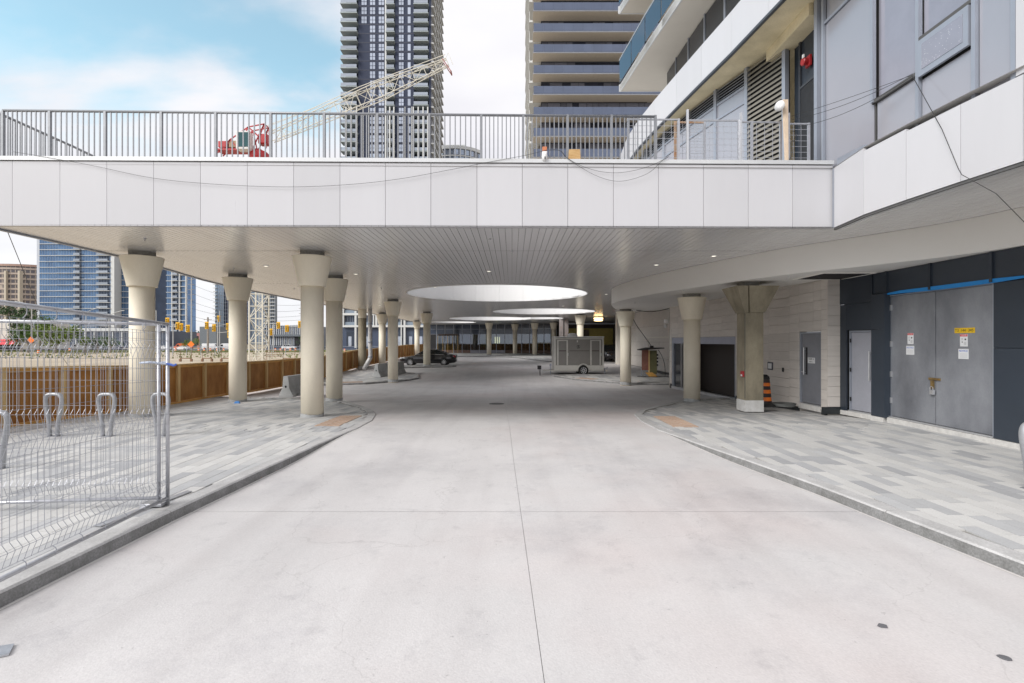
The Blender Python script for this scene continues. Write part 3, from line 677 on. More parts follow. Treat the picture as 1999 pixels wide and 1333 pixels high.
# site mesh barricades on the roof, one rusty
RUST = mat('rusty_steel', (0.42,0.16,0.045), 0.8, col2=(0.55,0.48,0.38), vs_=5)
def barricade(u0, u1, label, mt, off, z0=0.02, z1=1.0, lean=0.0, mid=None):
    a, b_ = fpt(u0, off), fpt(u1, off+lean)
    t = thing('mesh_barricade', label, 'barricade', (a[0], a[1], PZ), group='welded mesh barricades on the canopy roof')
    for p in (a, b_)+((lerp(a,b_,mid),) if mid else ()):
        m = MB(); m.box(p[0]-0.025,p[0]+0.025,p[1]-0.02,p[1]+0.02,PZ,PZ+z1+0.02); m.build('upright', mt if p is a else GALV, t)
    for z in (z0+0.03, z1): 
        m = MB(); m.tube([(a[0],a[1],PZ+z),(b_[0],b_[1],PZ+z)], 0.022, 6); m.build('rail', mt if z == z1 else GALV, t)
    m = MB(); n = int(math.dist(a,b_)/0.16)
    for k in range(1, n): p = lerp(a,b_,k/n); m.tube([(p[0],p[1],PZ+z0),(p[0],p[1],PZ+z1)], 0.005, 4)
    for k in range(1, 7): z = z0+(z1-z0)*k/7; m.tube([(a[0],a[1],PZ+z),(b_[0],b_[1],PZ+z)], 0.005, 4)
    m.build('wire_mesh', GALV, t, kind='stuff')
    return t
barricade(1233, 1334, 'mesh barricade panel overlapping the right end of the picket railing', GALV, 0.30, z1=1.0)
barricade(1331, 1390, 'mesh barricade with the rusty orange left upright and top rail', RUST, 0.42, z1=0.99)
barricade(1350, 1452, 'mesh barricade with a taller left post next to the rusty one', GALV, 0.24, z1=0.96)
barricade(1456, 1536, 'mesh barricade in front of the wide louvre with a middle upright', GALV, 0.24, z1=0.93, mid=0.28)
barricade(1546, 1592, 'narrow mesh barricade between the timber post and the glass corner', GALV, 0.24, z1=0.90)
for u, h, lab in ((1349,1.18,'tall thin galvanised post behind the rusty barricade'),(1455,1.12,'tall thin galvanised post at the left edge of the wide louvre'),(1550,1.12,'thin galvanised post right against the timber post')):
    x, y = fpt(u, 0.20); m = MB(); m.box(x-0.022,x+0.022,y-0.02,y+0.02,PZ,PZ+h); m.build('galvanised_post', ALU, None, label=lab, cat='post')
x, y = fpt(1541, 0.10)
t = thing('timber_post', 'pale timber post with a white round antenna dish tied to the roof barricade', 'post', (x, y, PZ))
m = MB(); frustum(m, x-0.025, x+0.03, y-0.03, y+0.03, x-0.085, x+0.02, y-0.03, y+0.03, PZ, PZ+1.36); m.build('timber', mat('fresh_pine', (0.70,0.56,0.42), 0.7, var=0.1), t)
m = MB(); m.tube([(x-0.10,y-0.02,PZ+1.18),(x-0.20,y-0.05,PZ+1.18)], [0.03,0.03], 10); m.build('dish_arm', WHITECAP, t)
m = MB(); m.tube([(x-0.13,y-0.03,PZ+1.20),(x-0.16,y-0.05,PZ+1.2),(x-0.19,y-0.07,PZ+1.2)], [0.04,0.10,0.115], 18); m.build('dish', mat('white_plastic',(0.8,0.8,0.8),0.4), t, smooth=True)
# small camera box and a straw coloured block on the parapet
x, y = fx(1063.5)
t = thing('security_camera', 'small white twin lens camera with an orange block on top on the parapet edge', 'camera', (x, y, PZ))
m = MB(); m.lathe([(0.03,PZ-0.05),(0.055,PZ-0.02),(0.065,PZ+0.05),(0.05,PZ+0.12)], 16, (x,y-0.04)); m.build('housing', mat('white_plastic',()), t, smooth=True)
m = MB(); m.box(x-0.055,x+0.055,y-0.05,y+0.06,PZ+0.02,PZ+0.16); m.build('bracket', MC['white_plastic'], t, bevel=0.01)
m = MB(); m.box(x-0.045,x+0.05,y-0.04,y+0.06,PZ+0.165,PZ+0.26); m.build('orange_block', mat('brick_orange', (0.55,0.2,0.1), 0.8, var=0.2), t, bevel=0.006)
for k in (0.01, -0.02):
    m = MB(); m.tube([(x+0.005,y-0.09,PZ+k),(x+0.005,y-0.112,PZ+k)], 0.012, 10); m.build('lens', BLACK, t)
a, b_ = fx(1111), fx(1134)
m = MB(); frustum(m, a[0]-0.005, b_[0]+0.005, a[1]+0.02, a[1]+0.11, a[0]+0.01, b_[0]-0.01, a[1]+0.03, a[1]+0.10, PZ, PZ+0.23)
m.build('wood_block', mat('straw_wood', (0.62,0.42,0.20), 0.8, col2=(0.42,0.24,0.09), vs_=14, streak=(0.4,1,2.5), bump=0.6, bs=14), None, label='rough straw coloured wood block standing between the railing pickets', cat='wood block')

# black cables draped over the white fascia
WIRE = mat('black_cable', (0.02,0.02,0.02), 0.5)
def fwire(pts, label, r_=0.004, off=-0.045):
    P = []
    for u, v in pts:
        x, y = fx(u); y += off; P.append((x, y, 2-(v-665)*y/1000))
    m = MB(); m.tube(smoothpath(P, 6), r_, 5); m.build('cable', WIRE, None, label=label, cat='cable', group='black cables hanging on the canopy front')
fwire([(30,296),(80,304),(180,322),(300,347),(420,359),(560,364.5),(680,360),(780,349),(880,331),(960,315),(1020,304),(1050,297),(1070,292)], 'long black cable sagging across the left and middle of the white fascia')
fwire([(1070,292),(1092,293),(1105,306),(1130,321),(1165,333),(1200,337),(1235,333),(1270,323),(1295,311),(1306,305)], 'upper of the two short looped cables on the fascia right of the camera')
fwire([(1072,293),(1094,294),(1107,308),(1130,324),(1160,341),(1190,351.5),(1215,353),(1245,346),(1270,334),(1290,315),(1303,306)], 'lower of the two short looped cables on the fascia right of the camera', off=-0.06)
# ---------------------------------------------------------------- podium building on the right
pod = thing('podium_building', 'curved white and grey podium building on the right with louvres and steel doors', 'building', (9, 12, 0))
# white band continuing from the canopy towards the camera
for a, b_ in zip(BD, BD[1:]):
    l = math.dist(a, b_); t0 = 0.0045/l
    m = MB(); m.seg(lerp(b_,a,t0), lerp(b_,a,1-t0), CZ, 5.62+0.10*max(0,(a[1]-9)/2), 0.0, -0.05); m.build('band_panel', WHITEP, pod)
m = MB(); m2 = MB()
for a, b_ in zip(BD, BD[1:]):
    m.seg(b_, a, CZ-0.05, CZ-0.008, -0.01, -0.05); m2.seg(b_, a, CZ, 5.62, -0.052, -0.10)
m.build('shadow_gap', SEAM, pod); m2.build('band_backing', SEAM, pod)
m = MB()
for a, b_ in zip(BD, BD[1:]): m.seg(b_, a, CZ-0.012, CZ+0.012, -0.05, -0.18)
m.build('soffit_trim', WHITECAP, pod)
# roof slab over the right part, closes the storey
m = MB(); m.prism([(7.1,11.8),(7.5,13.3),(7.0,16),(6.2,20),(5.8,24),(6,30),(16,30),(16,0.8),(8.3,0.8),(7.1,6)], 5.74, 5.80); m.build('floor_slab', DECKM, pod)
# corner flashing where the band meets the canopy
m = MB(); m.tube([(6.93,11.05,CZ),(6.93,11.05,5.72)], 0.012, 4); m.build('corner_trim', FRAMEG, pod)
a, b_ = (6.96,11.0), (6.90,9.92)
m = MB(); m.add([(6.99,11.02,5.74),(6.83,9.92,5.66),(6.83,9.92,5.80),(6.99,11.02,5.92),(7.05,11.02,5.74),(6.9,9.92,5.66),(6.9,9.92,5.80),(7.05,11.02,5.92)], [(0,1,2,3),(7,6,5,4),(3,2,6,7),(0,4,5,1),(0,3,7,4),(1,5,6,2)]); m.build('sill_flashing', FRAMEG, pod)
# glazed wall above the band
GX = 7.0
SPANG = mat('glazing_blue_grey', (0.36,0.365,0.41), 0.14, metal=0.15, var=0.03, vs_=0.5, rand=0.04)
FRIT = mat('fritted_glass', (0.31,0.31,0.365), 0.12, metal=0.15, var=0.05)
# white dots printed on the glass
t_ = FRIT.node_tree; p_ = t_.nodes['Principled BSDF']; L_ = t_.links.new; s_ = p_.inputs['Base Color'].links[0].from_socket
co = t_.nodes.new('ShaderNodeTexCoord'); vo = t_.nodes.new('ShaderNodeTexVoronoi'); vo.inputs['Scale'].default_value = 30; vo.inputs['Randomness'].default_value = 0.5; L_(co.outputs['Object'], vo.inputs['Vector'])
c1 = t_.nodes.new('ShaderNodeMath'); c1.operation = 'LESS_THAN'; c1.inputs[1].default_value = 0.20; L_(vo.outputs['Distance'], c1.inputs[0])
x1 = t_.nodes.new('ShaderNodeMix'); x1.data_type = 'RGBA'; x1.inputs[7].default_value = (0.72,0.72,0.76,1); L_(c1.outputs[0], x1.inputs[0]); L_(s_, x1.inputs[6]); L_(x1.outputs[2], p_.inputs['Base Color'])
def gpane(y0, y1, z0, z1, mt, dx=0.06, name='pane'):
    m = MB(); m.box(GX+dx, GX+dx+0.03, y0+0.012, y1-0.012, z0+0.012, z1-0.012); return m.build(name, mt, pod)
def gbar(y0, y1, z0, z1, dx=0.0, mt=FRAMEG, name='mullion', d=0.07):
    m = MB(); m.box(GX+dx, GX+dx+d, y0, y1, z0, z1); return m.build(name, mt, pod)
zb = 5.60; zt = 12.0
gbar(11.72, 11.84, zb, zt, -0.02, d=0.12); gbar(11.52, 11.58, zb, zt); gbar(9.90, 9.97, 6.62, zt, -0.03); gbar(9.955, 9.99, 6.6, zt, 0.02, SEAM)
for y in (8.82, 7.74, 7.12): gbar(y, y+0.07, zb, zt)
gbar(9.935, 9.955, zb, 6.62, 0.055, SEAM)
gpane(11.58, 11.72, zb, zt, SPANG); gpane(9.97, 11.52, zb, 9.12, SPANG); gpane(9.97, 11.52, 9.18, zt, SPANG, 0.075); gbar(9.97, 11.52, 9.12, 9.18, 0.02)
gpane(8.89, 9.90, 6.66, zt, FRIT, 0.09); gbar(8.89, 9.90, 6.60, 6.66, 0.0, SEAM); gpane(8.89, 9.90, zb, 6.60, SPANG)
gpane(7.81, 8.82, 7.22, zt, FRIT, 0.09); gbar(7.81, 8.82, 7.16, 7.22, 0.0, SEAM); gpane(7.81, 8.82, zb, 6.50, SPANG)
o = gbar(7.83, 8.80, 6.52, 7.14, -0.03, FRAMEG, 'awning_window', 0.05)
m = MB(); m.box(GX-0.036, GX-0.031, 7.92, 8.71, 6.62, 7.05); m.build('glass', FRIT, o)
gpane(7.19, 7.74, zb, zt, SPANG)
for y in (9.90,):
    pass
# white upright panels nearest the camera
for (y0, y1) in ((5.9,7.10),(4.6,5.89)):
    m = MB(); m.box(GX-0.02, GX+0.06, y0, y1-0.006, 5.66, 12); m.build('band_panel', WHITEP, pod)
m = MB(); m.box(GX+0.10, GX+0.14, 4.6, 11.8, zb-0.1, zt); m.build('glazing_backing', DARK, pod)

# recess with a dark door and a red horn
m = MB(); m.box(7.34, 7.40, 11.8, 13.3, 5.8, 9.85); m.build('recess_panel', CHAR, pod)
m = MB(); m.box(7.30, 7.335, 12.05, 12.95, 5.85, 8.35); m.build('recess_door', BLACK, pod)
m = MB(); m.box(7.0, 7.4, 11.845, 11.87, 5.8, 9.85); m.build('recess_return', FRAMEG, pod)
for y in (12.0, 13.0): 
    m = MB(); m.box(7.29, 7.33, y-0.03, y+0.03, 5.85, 9.8); m.build('recess_frame', mat('dark_frame', (0.05,0.055,0.065), 0.4), pod)
m = MB(); m.box(7.29, 7.33, 12.03, 12.97, 8.36, 8.42); m.build('recess_frame', MC['dark_frame'], pod)
t = thing('alarm_horn', 'red round fire alarm horn high in the dark recess beside the glass corner', 'alarm', (7.25, 12.55, 8.85))
m = MB(); m.box(7.24, 7.30, 12.45, 12.65, 8.72, 8.98); m.build('back_box', RED, t, bevel=0.01)
m = MB(); m.tube([(7.24,12.55,8.84),(7.13,12.55,8.84)], [0.085,0.09], 18); m.tube([(7.13,12.55,8.84),(7.11,12.55,8.84)], [0.10,0.08], 18); m.build('bell', RED, t)
m = MB(); m.box(7.09, 7.12, 12.46, 12.52, 8.9, 8.98); m.build('strobe', mat('white_plastic',()), t)

# curved wall that runs back along the roof deck
ZS = 9.85
UW = [(7.07,13.3),(6.72,14.7),(6.35,16.0),(6.0,17.5),(5.68,19.2),(5.42,21.0),(5.45,23.0),(5.7,25.5),(6.3,29)]
for i, (a, b_) in enumerate(zip(UW, UW[1:])):
    m = MB(); m.seg(b_, a, 5.8, ZS, 0.14, 0.18); m.build('wall_backing', DARK, pod)
    n = 0 if i == 0 else 1
    m = MB(); m.seg(lerp(a,b_,-0.02), lerp(a,b_,0.06), 5.8, ZS, 0.0, -0.12); m.seg(lerp(a,b_,0.975), lerp(a,b_,1.0), 5.8, ZS, 0, -0.12); m.build('louvre_frame', FRAMEG, pod)
    def blade(z, h, mt, t0=0.06, t1=0.975):
        p, q = lerp(a,b_,t0), lerp(a,b_,t1); dx_, dy_ = q[0]-p[0], q[1]-p[1]; l = math.hypot(dx_,dy_); nx, ny = -dy_/l, dx_/l
        # blade slopes outwards and down; the outside of the wall is towards -x
        def o(pt, k): return (pt[0]+nx*k, pt[1]+ny*k)
        A, B, C, D = o(p,0.10), o(q,0.10), o(q,0.0), o(p,0.0)
        if A[0] > D[0]: pass
        ins = [o(p,-0.05), o(q,-0.05)]; ous = [o(p,0.0), o(q,0.0)]
        mm = MB(); mm.add([(*ous[0],z),(*ous[1],z),(*ins[1],z+h),(*ins[0],z+h),(*ous[0],z+0.012),(*ous[1],z+0.012),(*ins[1],z+h+0.012),(*ins[0],z+h+0.012)],
               [(0,3,2,1),(4,5,6,7),(0,1,5,4),(1,2,6,5),(2,3,7,6),(3,0,4,7)]); return mm
    if i == 0:
        z = 5.9
        while z < ZS-0.1:
            blade(z, 0.09, None).build('louvre_blade', mat('beige_louvre', (0.30,0.285,0.25), 0.45, metal=0.2, var=0.04), pod); z += 0.135
    else:
        z = 9.40; mm = MB()
        while z < ZS-0.06:
            blade(z, 0.05, None).build('louvre_blade', FRAMEG, pod); z += 0.085
        for (z0, z1) in ((5.82,8.86),(8.93,9.31)):
            m = MB(); m.seg(lerp(a,b_,0.06), lerp(a,b_,0.975), z0, z1, -0.05, -0.09); m.build('wall_panel', SPANG, pod)
        for z0 in (8.86, 9.31):
            m = MB(); m.seg(lerp(a,b_,0.06), lerp(a,b_,0.975), z0, z0+0.07, -0.02, -0.1); m.build('transom', FRAMEG, pod)
# overhanging floor with white fascia above
OB = [(6.5,9.0),(6.36,11.0),(6.22,12.3),(6.04,14),(5.82,15.6),(5.6,17.3),(5.38,19.1),(5.2,20.9),(5.16,22.8),(5.3,24.7),(5.7,27),(6.4,29.5)]
for a, b_ in zip(OB, OB[1:]):
    l = math.dist(a, b_); m = MB(); m.seg(lerp(b_,a,0.005/l), lerp(b_,a,1-0.005/l), ZS+0.0, 11.0, 0.0, -0.05); m.build('upper_band_panel', WHITEP, pod)
m = MB()
for a, b_ in zip(OB, OB[1:]): m.seg(b_, a, ZS-0.07, ZS-0.004, -0.015, -0.10)
m.build('upper_shadow_gap', mat('dark_frame',()), pod)
YC = mat('yellowed_concrete_soffit', (0.78,0.69,0.48), 0.85, col2=(0.58,0.51,0.34), vs_=1.3, bump=0.3, bs=20, fine=0.08)
m = MB(); m.prism([(x+0.05,y) for x,y in OB]+[(16,29.5),(16,9)], ZS, ZS+0.3); m.build('overhang_slab', YC, pod)
m = MB(); m.box(6.9, 7.5, 11.9, 13.9, ZS-0.28, ZS-0.002); m.build('slab_beam', YC, pod)
m = MB(); m.prism([(x+0.05,y) for x,y in OB]+[(16,29.5),(16,9)], ZS+0.31, ZS+1.1); m.build('slab_core', DECKM, pod)
# windows above the white band
WD = mat('dark_window_glass', (0.045,0.05,0.06), 0.06, metal=0.2, var=0.2, vs_=0.5, rand=0.2)
WL = [(7.9,12.0),(7.6,14),(7.38,15.6),(7.2,17.3),(7.08,18.8),(7.0,20.3),(6.95,21.7),(6.92,22.9)]
for a, b_ in zip(WL, WL[1:]):
    for (z0, z1) in ((11.05,12.15),(12.22,13.95)):
        m = MB(); m.seg(lerp(a,b_,0.03), lerp(a,b_,0.97), z0, z1, 0.0, -0.03); m.build('window_pane', WD, pod)
    m = MB(); m.seg(lerp(a,b_,-0.02), lerp(a,b_,0.03), 11.0, 14.0, 0.03, -0.05); m.seg(a, b_, 12.15, 12.22, 0.02, -0.05); m.build('window_frame', FRAMEG, pod)
m = MB(); m.prism([(7.4,22.9),(6.98,22.9),(7.06,20.3),(7.2,18.2),(7.5,15.6),(8.1,12),(16,12),(16,22.9)], 11.0, 13.99); m.build('storey_core', mat('grey_render', (0.3,0.3,0.32), 0.8), pod)
# stacked curved balconies
BAL = [(7.2,12.0),(6.75,14.0),(6.35,16.0),(5.95,18.0),(5.55,21.2),(5.2,24.6)]
GUARD = glass('blue_guard_glass', (0.11,0.14,0.24), 0.6)
def balcony(z, outline, yend, inner):
    m = MB(); m.prism(outline+[(16,yend),(16,outline[0][1])], z, z+0.28); s = m.build('balcony_slab', STUCCO, pod)
    m = MB()
    for a, b_ in zip(outline, outline[1:]): m.seg(b_, a, z-0.02, z+0.32, 0.0, 0.05)
    m.seg((outline[-1][0]-0.05,yend), (16,yend), z-0.02, z+0.32, 0.0, 0.05); m.build('slab_edge', WHITECAP, s)
    for a, b_ in zip(outline, outline[1:]):
        n = max(1, int(math.dist(a,b_)/1.3))
        for k in range(n):
            m = MB(); m.seg(lerp(b_,a,(k+0.02)/n), lerp(b_,a,(k+0.98)/n), z+0.36, z+1.45, -0.03, -0.045); m.build('guard_panel', GUARD, pod)
    m = MB(); n = int((16-outline[-1][0])/1.4)
    for k in range(n):
        xx = outline[-1][0]+k*1.4; m = MB(); m.box(xx+0.02, xx+1.36, yend-0.05, yend-0.035, z+0.36, z+1.45); m.build('guard_panel', GUARD, pod)
    m = MB()
    for a, b_ in zip(outline, outline[1:]): m.seg(b_, a, z+1.45, z+1.50, -0.01, -0.06)
    m.build('guard_rail', ALU, pod)
balcony(14.0, BAL, 24.6, None)
m = MB(); m.prism([(7.9,12),(7.3,18),(7.2,22.3),(16,22.3),(16,12)], 14.28, 17.1); m.build('storey_core', WD, pod)
balcony(17.1, [(x-0.1,y) for x,y in BAL[:-1]]+[(4.95,23.6)], 23.6, None)
m = MB(); m.prism([(7.9,12),(7.3,18),(7.2,22.3),(16,22.3),(16,12)], 17.4, 21); m.build('storey_core', WD, pod)

# ---------------------------------------------------------------- bulkhead and walls below
SB = 3.74
BK = [(9.30,2.0),(9.31,4.0),(9.32,6.0),(9.33,7.8),(9.31,9.3),(8.98,10.6),(8.15,12.0),(7.2,13.5),(6.55,15.05),(6.05,16.5),(5.55,18.0),(5.12,19.6),(4.84,21.2),(4.68,22.8),(4.72,24.2),(5.0,25.6),(5.45,27.3),(5.95,28.8),(6.6,29.9),(7.3,30.2),(8.3,29.2)]
BKs = [tuple(p)[:2] for p in smoothpath([(x,y,0) for x,y in BK], 4)]
m = MB()
n = len(BKs); vs = []
for x, y in BKs: vs += [(x,y,SB),(x,y,CZ-0.004)]
m.add(vs, [(2*i,2*i+1,2*i+3,2*i+2) for i in range(n-1)]); o = m.build('bulkhead_face', BKH, pod, smooth=True)
m = MB(); m.add([(x,y,SB) for x,y in BKs+[(11,27),(14,20),(14,3)]], [tuple(range(n+3))]); m.build('bulkhead_soffit', BKH, pod)
m = MB(); m.add([(x,y,CZ-0.006) for x,y in BKs+[(11,27),(14,20),(14,3)]], [tuple(range(n+3))]); m.build('bulkhead_top', DARK, pod)
m = MB(); m.box(7.95, 9.20, 13.05, 14.35, SB-0.02, SB-0.004); o = m.build('soffit_hatch', DARK, pod)
m = MB(); m.box(7.90,7.95,13.0,14.4,SB-0.03,SB-0.003); m.box(9.2,9.25,13.0,14.4,SB-0.03,SB-0.003); m.box(7.95,9.2,13.0,13.05,SB-0.03,SB-0.003); m.box(7.95,9.2,14.35,14.4,SB-0.03,SB-0.003); m.build('hatch_frame', BKH, o)
for (u, v) in ((1335,566),(1540,538),(1240,590)):
    x, y = ceil_xy(u, v, SB); m = MB(); m.lathe([(0.035,SB),(0.035,SB-0.01),(0.01,SB-0.012),(0.01,SB-0.05)], 10, (x,y)); m.build('sprinkler_head', WHITECAP, pod)

# tiled beige wall; path from the far corner to the near corner
W1 = [(8.25,26.8),(8.62,19.7),(8.72,17.0),(8.80,15.6),(8.86,14.4)]
def wpt(path, s):
    for a, b_ in zip(path, path[1:]):
        l = math.dist(a, b_)
        if s <= l: return lerp(a, b_, s/l)
        s -= l
    return path[-1]
def wlen(path): return sum(math.dist(a,b_) for a,b_ in zip(path,path[1:]))
def wall_at_y(path, y):
    s = 0
    for a, b_ in zip(path, path[1:]):
        if b_[1] <= y <= a[1]: return s+math.dist(a,b_)*(a[1]-y)/(a[1]-b_[1])
        s += math.dist(a,b_)
    return s
LW = wlen(W1)
# openings: roller door y 19.7..26.5, steel door y 14.85..15.78
so0, so1 = wall_at_y(W1, 26.5), wall_at_y(W1, 19.75); dd0, dd1 = wall_at_y(W1, 15.70), wall_at_y(W1, 14.66)
OPEN = [(so0, so1, -1, 2.16), (dd0, dd1, -1, 2.27)]
colb = [0]; 
while colb[-1] < LW-0.5: colb.append(colb[-1]+1.18)
colb = sorted(set([0, LW, so0, so1, dd0, dd1]+[c for c in colb if all(abs(c-e) > 0.25 for e in (0,LW,so0,so1,dd0,dd1))]))
rowh = 0.285
def tiles(path, cols, z0f, z1, parent, opens, out=-1, mt=TILE):
    for s0, s1 in zip(cols, cols[1:]):
        a, b_ = wpt(path, s0+0.004), wpt(path, s1-0.004); zz = z0f((a[1]+b_[1])/2); k = 0
        z = zz
        while z < z1-0.02:
            zt_ = min(z+rowh-(z-zz if False else 0), z1); lo, hi = z+0.0035, zt_-0.0035
            for (o0, o1, oz0, oz1) in opens:
                if s0 >= o0-1e-3 and s1 <= o1+1e-3: lo = max(lo, oz1+0.004)
            if hi-lo > 0.02:
                m = MB(); m.seg(a, b_, lo, hi, 0.0, 0.03*1); m.build('wall_tile', mt, parent)
            z = zt_
wall1 = pod
tiles(W1, colb, lambda y: G(y)+0.14, SB, pod, OPEN)
# wall core behind the tiles
for s0, s1 in zip(colb, colb[1:]):
    a, b_ = wpt(W1, s0), wpt(W1, s1); lo = G(b_[1])-0.2
    for (o0, o1, oz0, oz1) in OPEN:
        if s0 >= o0-1e-3 and s1 <= o1+1e-3: lo = oz1
    m = MB(); m.seg(a, b_, lo, SB+0.3, 0.031, 0.25); m.build('wall_core', mat('tile_grout', (0.40,0.375,0.34), 0.9), pod)
    if lo < 1:
        m = MB(); m.seg(a, b_, G(b_[1])-0.2, G(a[1])+0.135 if abs(G(a[1])-G(b_[1])) < .05 else (G(a[1])+G(b_[1]))/2+0.135, 0.01, 0.03); m.build('plinth', mat('black_plinth', (0.02,0.025,0.028), 0.4), pod)
# near end return
m = MB(); m.box(8.83, 9.24, 14.37, 14.4, 0.15, SB); m.box(8.83,9.24,14.4,14.8,0.15,SB)
k = 0; z = 0.145
while z < SB-0.02:
    zt_ = min(z+rowh, SB); m = MB(); m.box(8.856, 9.22, 14.36, 14.398, z+0.0035, zt_-0.0035); m.build('wall_tile', TILE, pod); z = zt_
m = MB(); m.box(8.875, 9.22, 14.40, 14.6, -0.1, SB); m.build('wall_core', MC['tile_grout'], pod)
m = MB(); m.box(8.70, 9.20, 14.33, 14.395, -0.05, 0.14); m.build('plinth', MC['black_plinth'], pod)

# roller door opening
g0 = G(26)
a, b_ = wpt(W1, so0), wpt(W1, so1)
m = MB(); m.seg(a, b_, 1.86, 2.155, 0.02, 0.10); rd = m.build('roller_door_head', mat('lavender_steel', (0.36,0.38,0.47), 0.4, metal=0.3, var=0.06), pod)
m = MB(); m.seg(lerp(a,b_,0.0), lerp(a,b_,0.03), G(26.5)-0.1, 1.86, 0.02, 0.16); m.seg(lerp(a,b_,0.985), b_, G(19.8)-0.1, 1.86, 0.02, 0.16); m.build('door_jamb', FRAMEG, rd)
m = MB(); m.seg(lerp(a,b_,0.22), lerp(a,b_,0.245), G(25)-0.1, 1.86, 0.04, 0.14); m.seg(lerp(a,b_,0.17), lerp(a,b_,0.18), G(25)-0.1, 1.86, 0.04, 0.14); m.build('glazed_door_stile', ALU, rd)
m = MB(); m.seg(lerp(a,b_,0.035), lerp(a,b_,0.165), G(25)-0.1, 1.84, 0.08, 0.09); m.build('glazed_door_pane', WD, rd)
m = MB(); m.add([(a[0]-0.02,a[1],G(a[1])+0.03),(b_[0]-0.02,b_[1],G(b_[1])+0.03),(b_[0]+0.2,b_[1],G(b_[1])+0.03),(a[0]+0.2,a[1],G(a[1])+0.03),(a[0]-0.02,a[1],G(a[1])-0.1),(b_[0]-0.02,b_[1],G(b_[1])-0.1)], [(0,1,2,3),(0,4,5,1)]); m.build('threshold', ALU, rd)
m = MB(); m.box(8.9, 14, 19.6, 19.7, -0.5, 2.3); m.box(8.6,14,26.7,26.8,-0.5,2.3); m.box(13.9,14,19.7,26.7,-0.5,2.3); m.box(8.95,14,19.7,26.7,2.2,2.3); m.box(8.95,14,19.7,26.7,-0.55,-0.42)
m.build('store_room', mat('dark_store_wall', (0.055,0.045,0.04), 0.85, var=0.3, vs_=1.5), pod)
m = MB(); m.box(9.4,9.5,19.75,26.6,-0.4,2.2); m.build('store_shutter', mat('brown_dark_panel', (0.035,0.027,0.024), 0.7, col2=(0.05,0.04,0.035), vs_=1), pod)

# personnel doors
def text(s, size, m_, parent, loc, rot, name='lettering', ext=0.0005, align='CENTER'):
    c = bpy.data.curves.new(name, 'FONT'); c.body = s; c.size = size; c.extrude = ext; c.align_x = align; c.align_y = 'CENTER'; c.materials.append(m_)
    tmp = bpy.data.objects.new('tmp', c); COL.objects.link(tmp); bpy.context.view_layer.update(); me = bpy.data.meshes.new_from_object(tmp.evaluated_get(bpy.context.evaluated_depsgraph_get())); bpy.data.objects.remove(tmp); me.materials.clear(); me.materials.append(m_); o = bpy.data.objects.new(name, me); COL.objects.link(o); o.parent = parent; o.location = Vector(loc)-wl(parent) if parent else loc; o.rotation_euler = rot; return o
def door(a, b_, z0, z1, mt, parent, handle_at, inset=0.06, name='steel_door', fr=0.05):
    # a: left edge seen from outside (far), b_: right edge (near)
    l = math.dist(a, b_)
    m = MB(); m.seg(lerp(a,b_,fr/l+0.004), lerp(a,b_,1-fr/l-0.004), z0+0.012, z1-fr-0.004, inset, inset+0.05); d = m.build(name, mt, parent, bevel=0.004)
    m = MB(); m.seg(a, lerp(a,b_,fr/l), z0, z1, inset-0.03, inset+0.08); m.seg(lerp(a,b_,1-fr/l), b_, z0, z1, inset-0.03, inset+0.08); m.seg(lerp(a,b_,fr/l), lerp(a,b_,1-fr/l), z1-fr, z1, inset-0.03, inset+0.08); m.build('door_frame', FRAMEG, d)
    m = MB(); m.seg(a, b_, z0-0.03, z0, inset-0.06, inset+0.08); m.build('sill', ALU, d)
    return d
def onwall(a, b_, t, z, out): # a point on the wall face; out = distance proud of it towards the viewer
    dx_, dy_ = b_[0]-a[0], b_[1]-a[1]; l = math.hypot(dx_,dy_); nx, ny = -dy_/l, dx_/l
    p = lerp(a,b_,t); return (p[0]-nx*out, p[1]-ny*out, z)
da, db = wpt(W1, dd0), wpt(W1, dd1)
D1 = door(da, db, 0.13, 2.26, DOORG, pod, 0.2)
m = MB(); m.seg(da, db, -0.05, 0.10, -0.015, 0.2); m.build('concrete_step', mat('white_concrete_curb', (0.58,0.57,0.55), 0.85, var=0.15, vs_=8, bump=0.4, bs=60), pod)
def pull(d, a, b_, t, z0, z1, out0, lever=True):
    m = MB(); p, q = onwall(a,b_,t,z0,out0+0.05), onwall(a,b_,t,z1,out0+0.05)
    m.tube([p, q], 0.016, 8); m.tube([onwall(a,b_,t,z0+0.06,out0), onwall(a,b_,t,z0+0.06,out0+0.05)], 0.012, 6); m.tube([onwall(a,b_,t,z1-0.06,out0), onwall(a,b_,t,z1-0.06,out0+0.05)], 0.012, 6); m.build('pull_handle', ALU, d)
    m = MB(); m.seg(onwall(a,b_,t+0.02,0,out0)[:2], onwall(a,b_,t+0.10,0,out0)[:2], z0, z1, -0.004, 0.0); m.build('vision_strip', BLACK, d)
pull(D1, da, db, 0.22, 0.98, 1.80, -0.06)
m = MB(); m.tube([onwall(da,db,0.13,1.06,-0.06), onwall(da,db,0.13,1.06,0.0), onwall(da,db,0.22,1.06,0.0)], 0.016, 6); m.build('lever', ALU, D1)
SIGNW = mat('sign_white', (0.75,0.76,0.78), 0.5, var=0.02); INKB = mat('ink_black', (0.03,0.03,0.03), 0.5); INKR = mat('ink_red', (0.65,0.03,0.03), 0.5); INKU = mat('ink_blue', (0.03,0.12,0.55), 0.5); PANY = mat('plate_yellow', (0.75,0.48,0.02), 0.5, var=0.03)
wd = math.atan2(db[1]-da[1], db[0]-da[0]); TR = (R(90), 0, wd)
def plaque(parent, a, b_, t0, t1, z0, z1, mt, out, name='sign_plate', th=0.004):
    m = MB(); m.seg(onwall(a,b_,t0,0,out)[:2], onwall(a,b_,t1,0,out)[:2], z0, z1, -th, 0.0); return m.build(name, mt, parent)
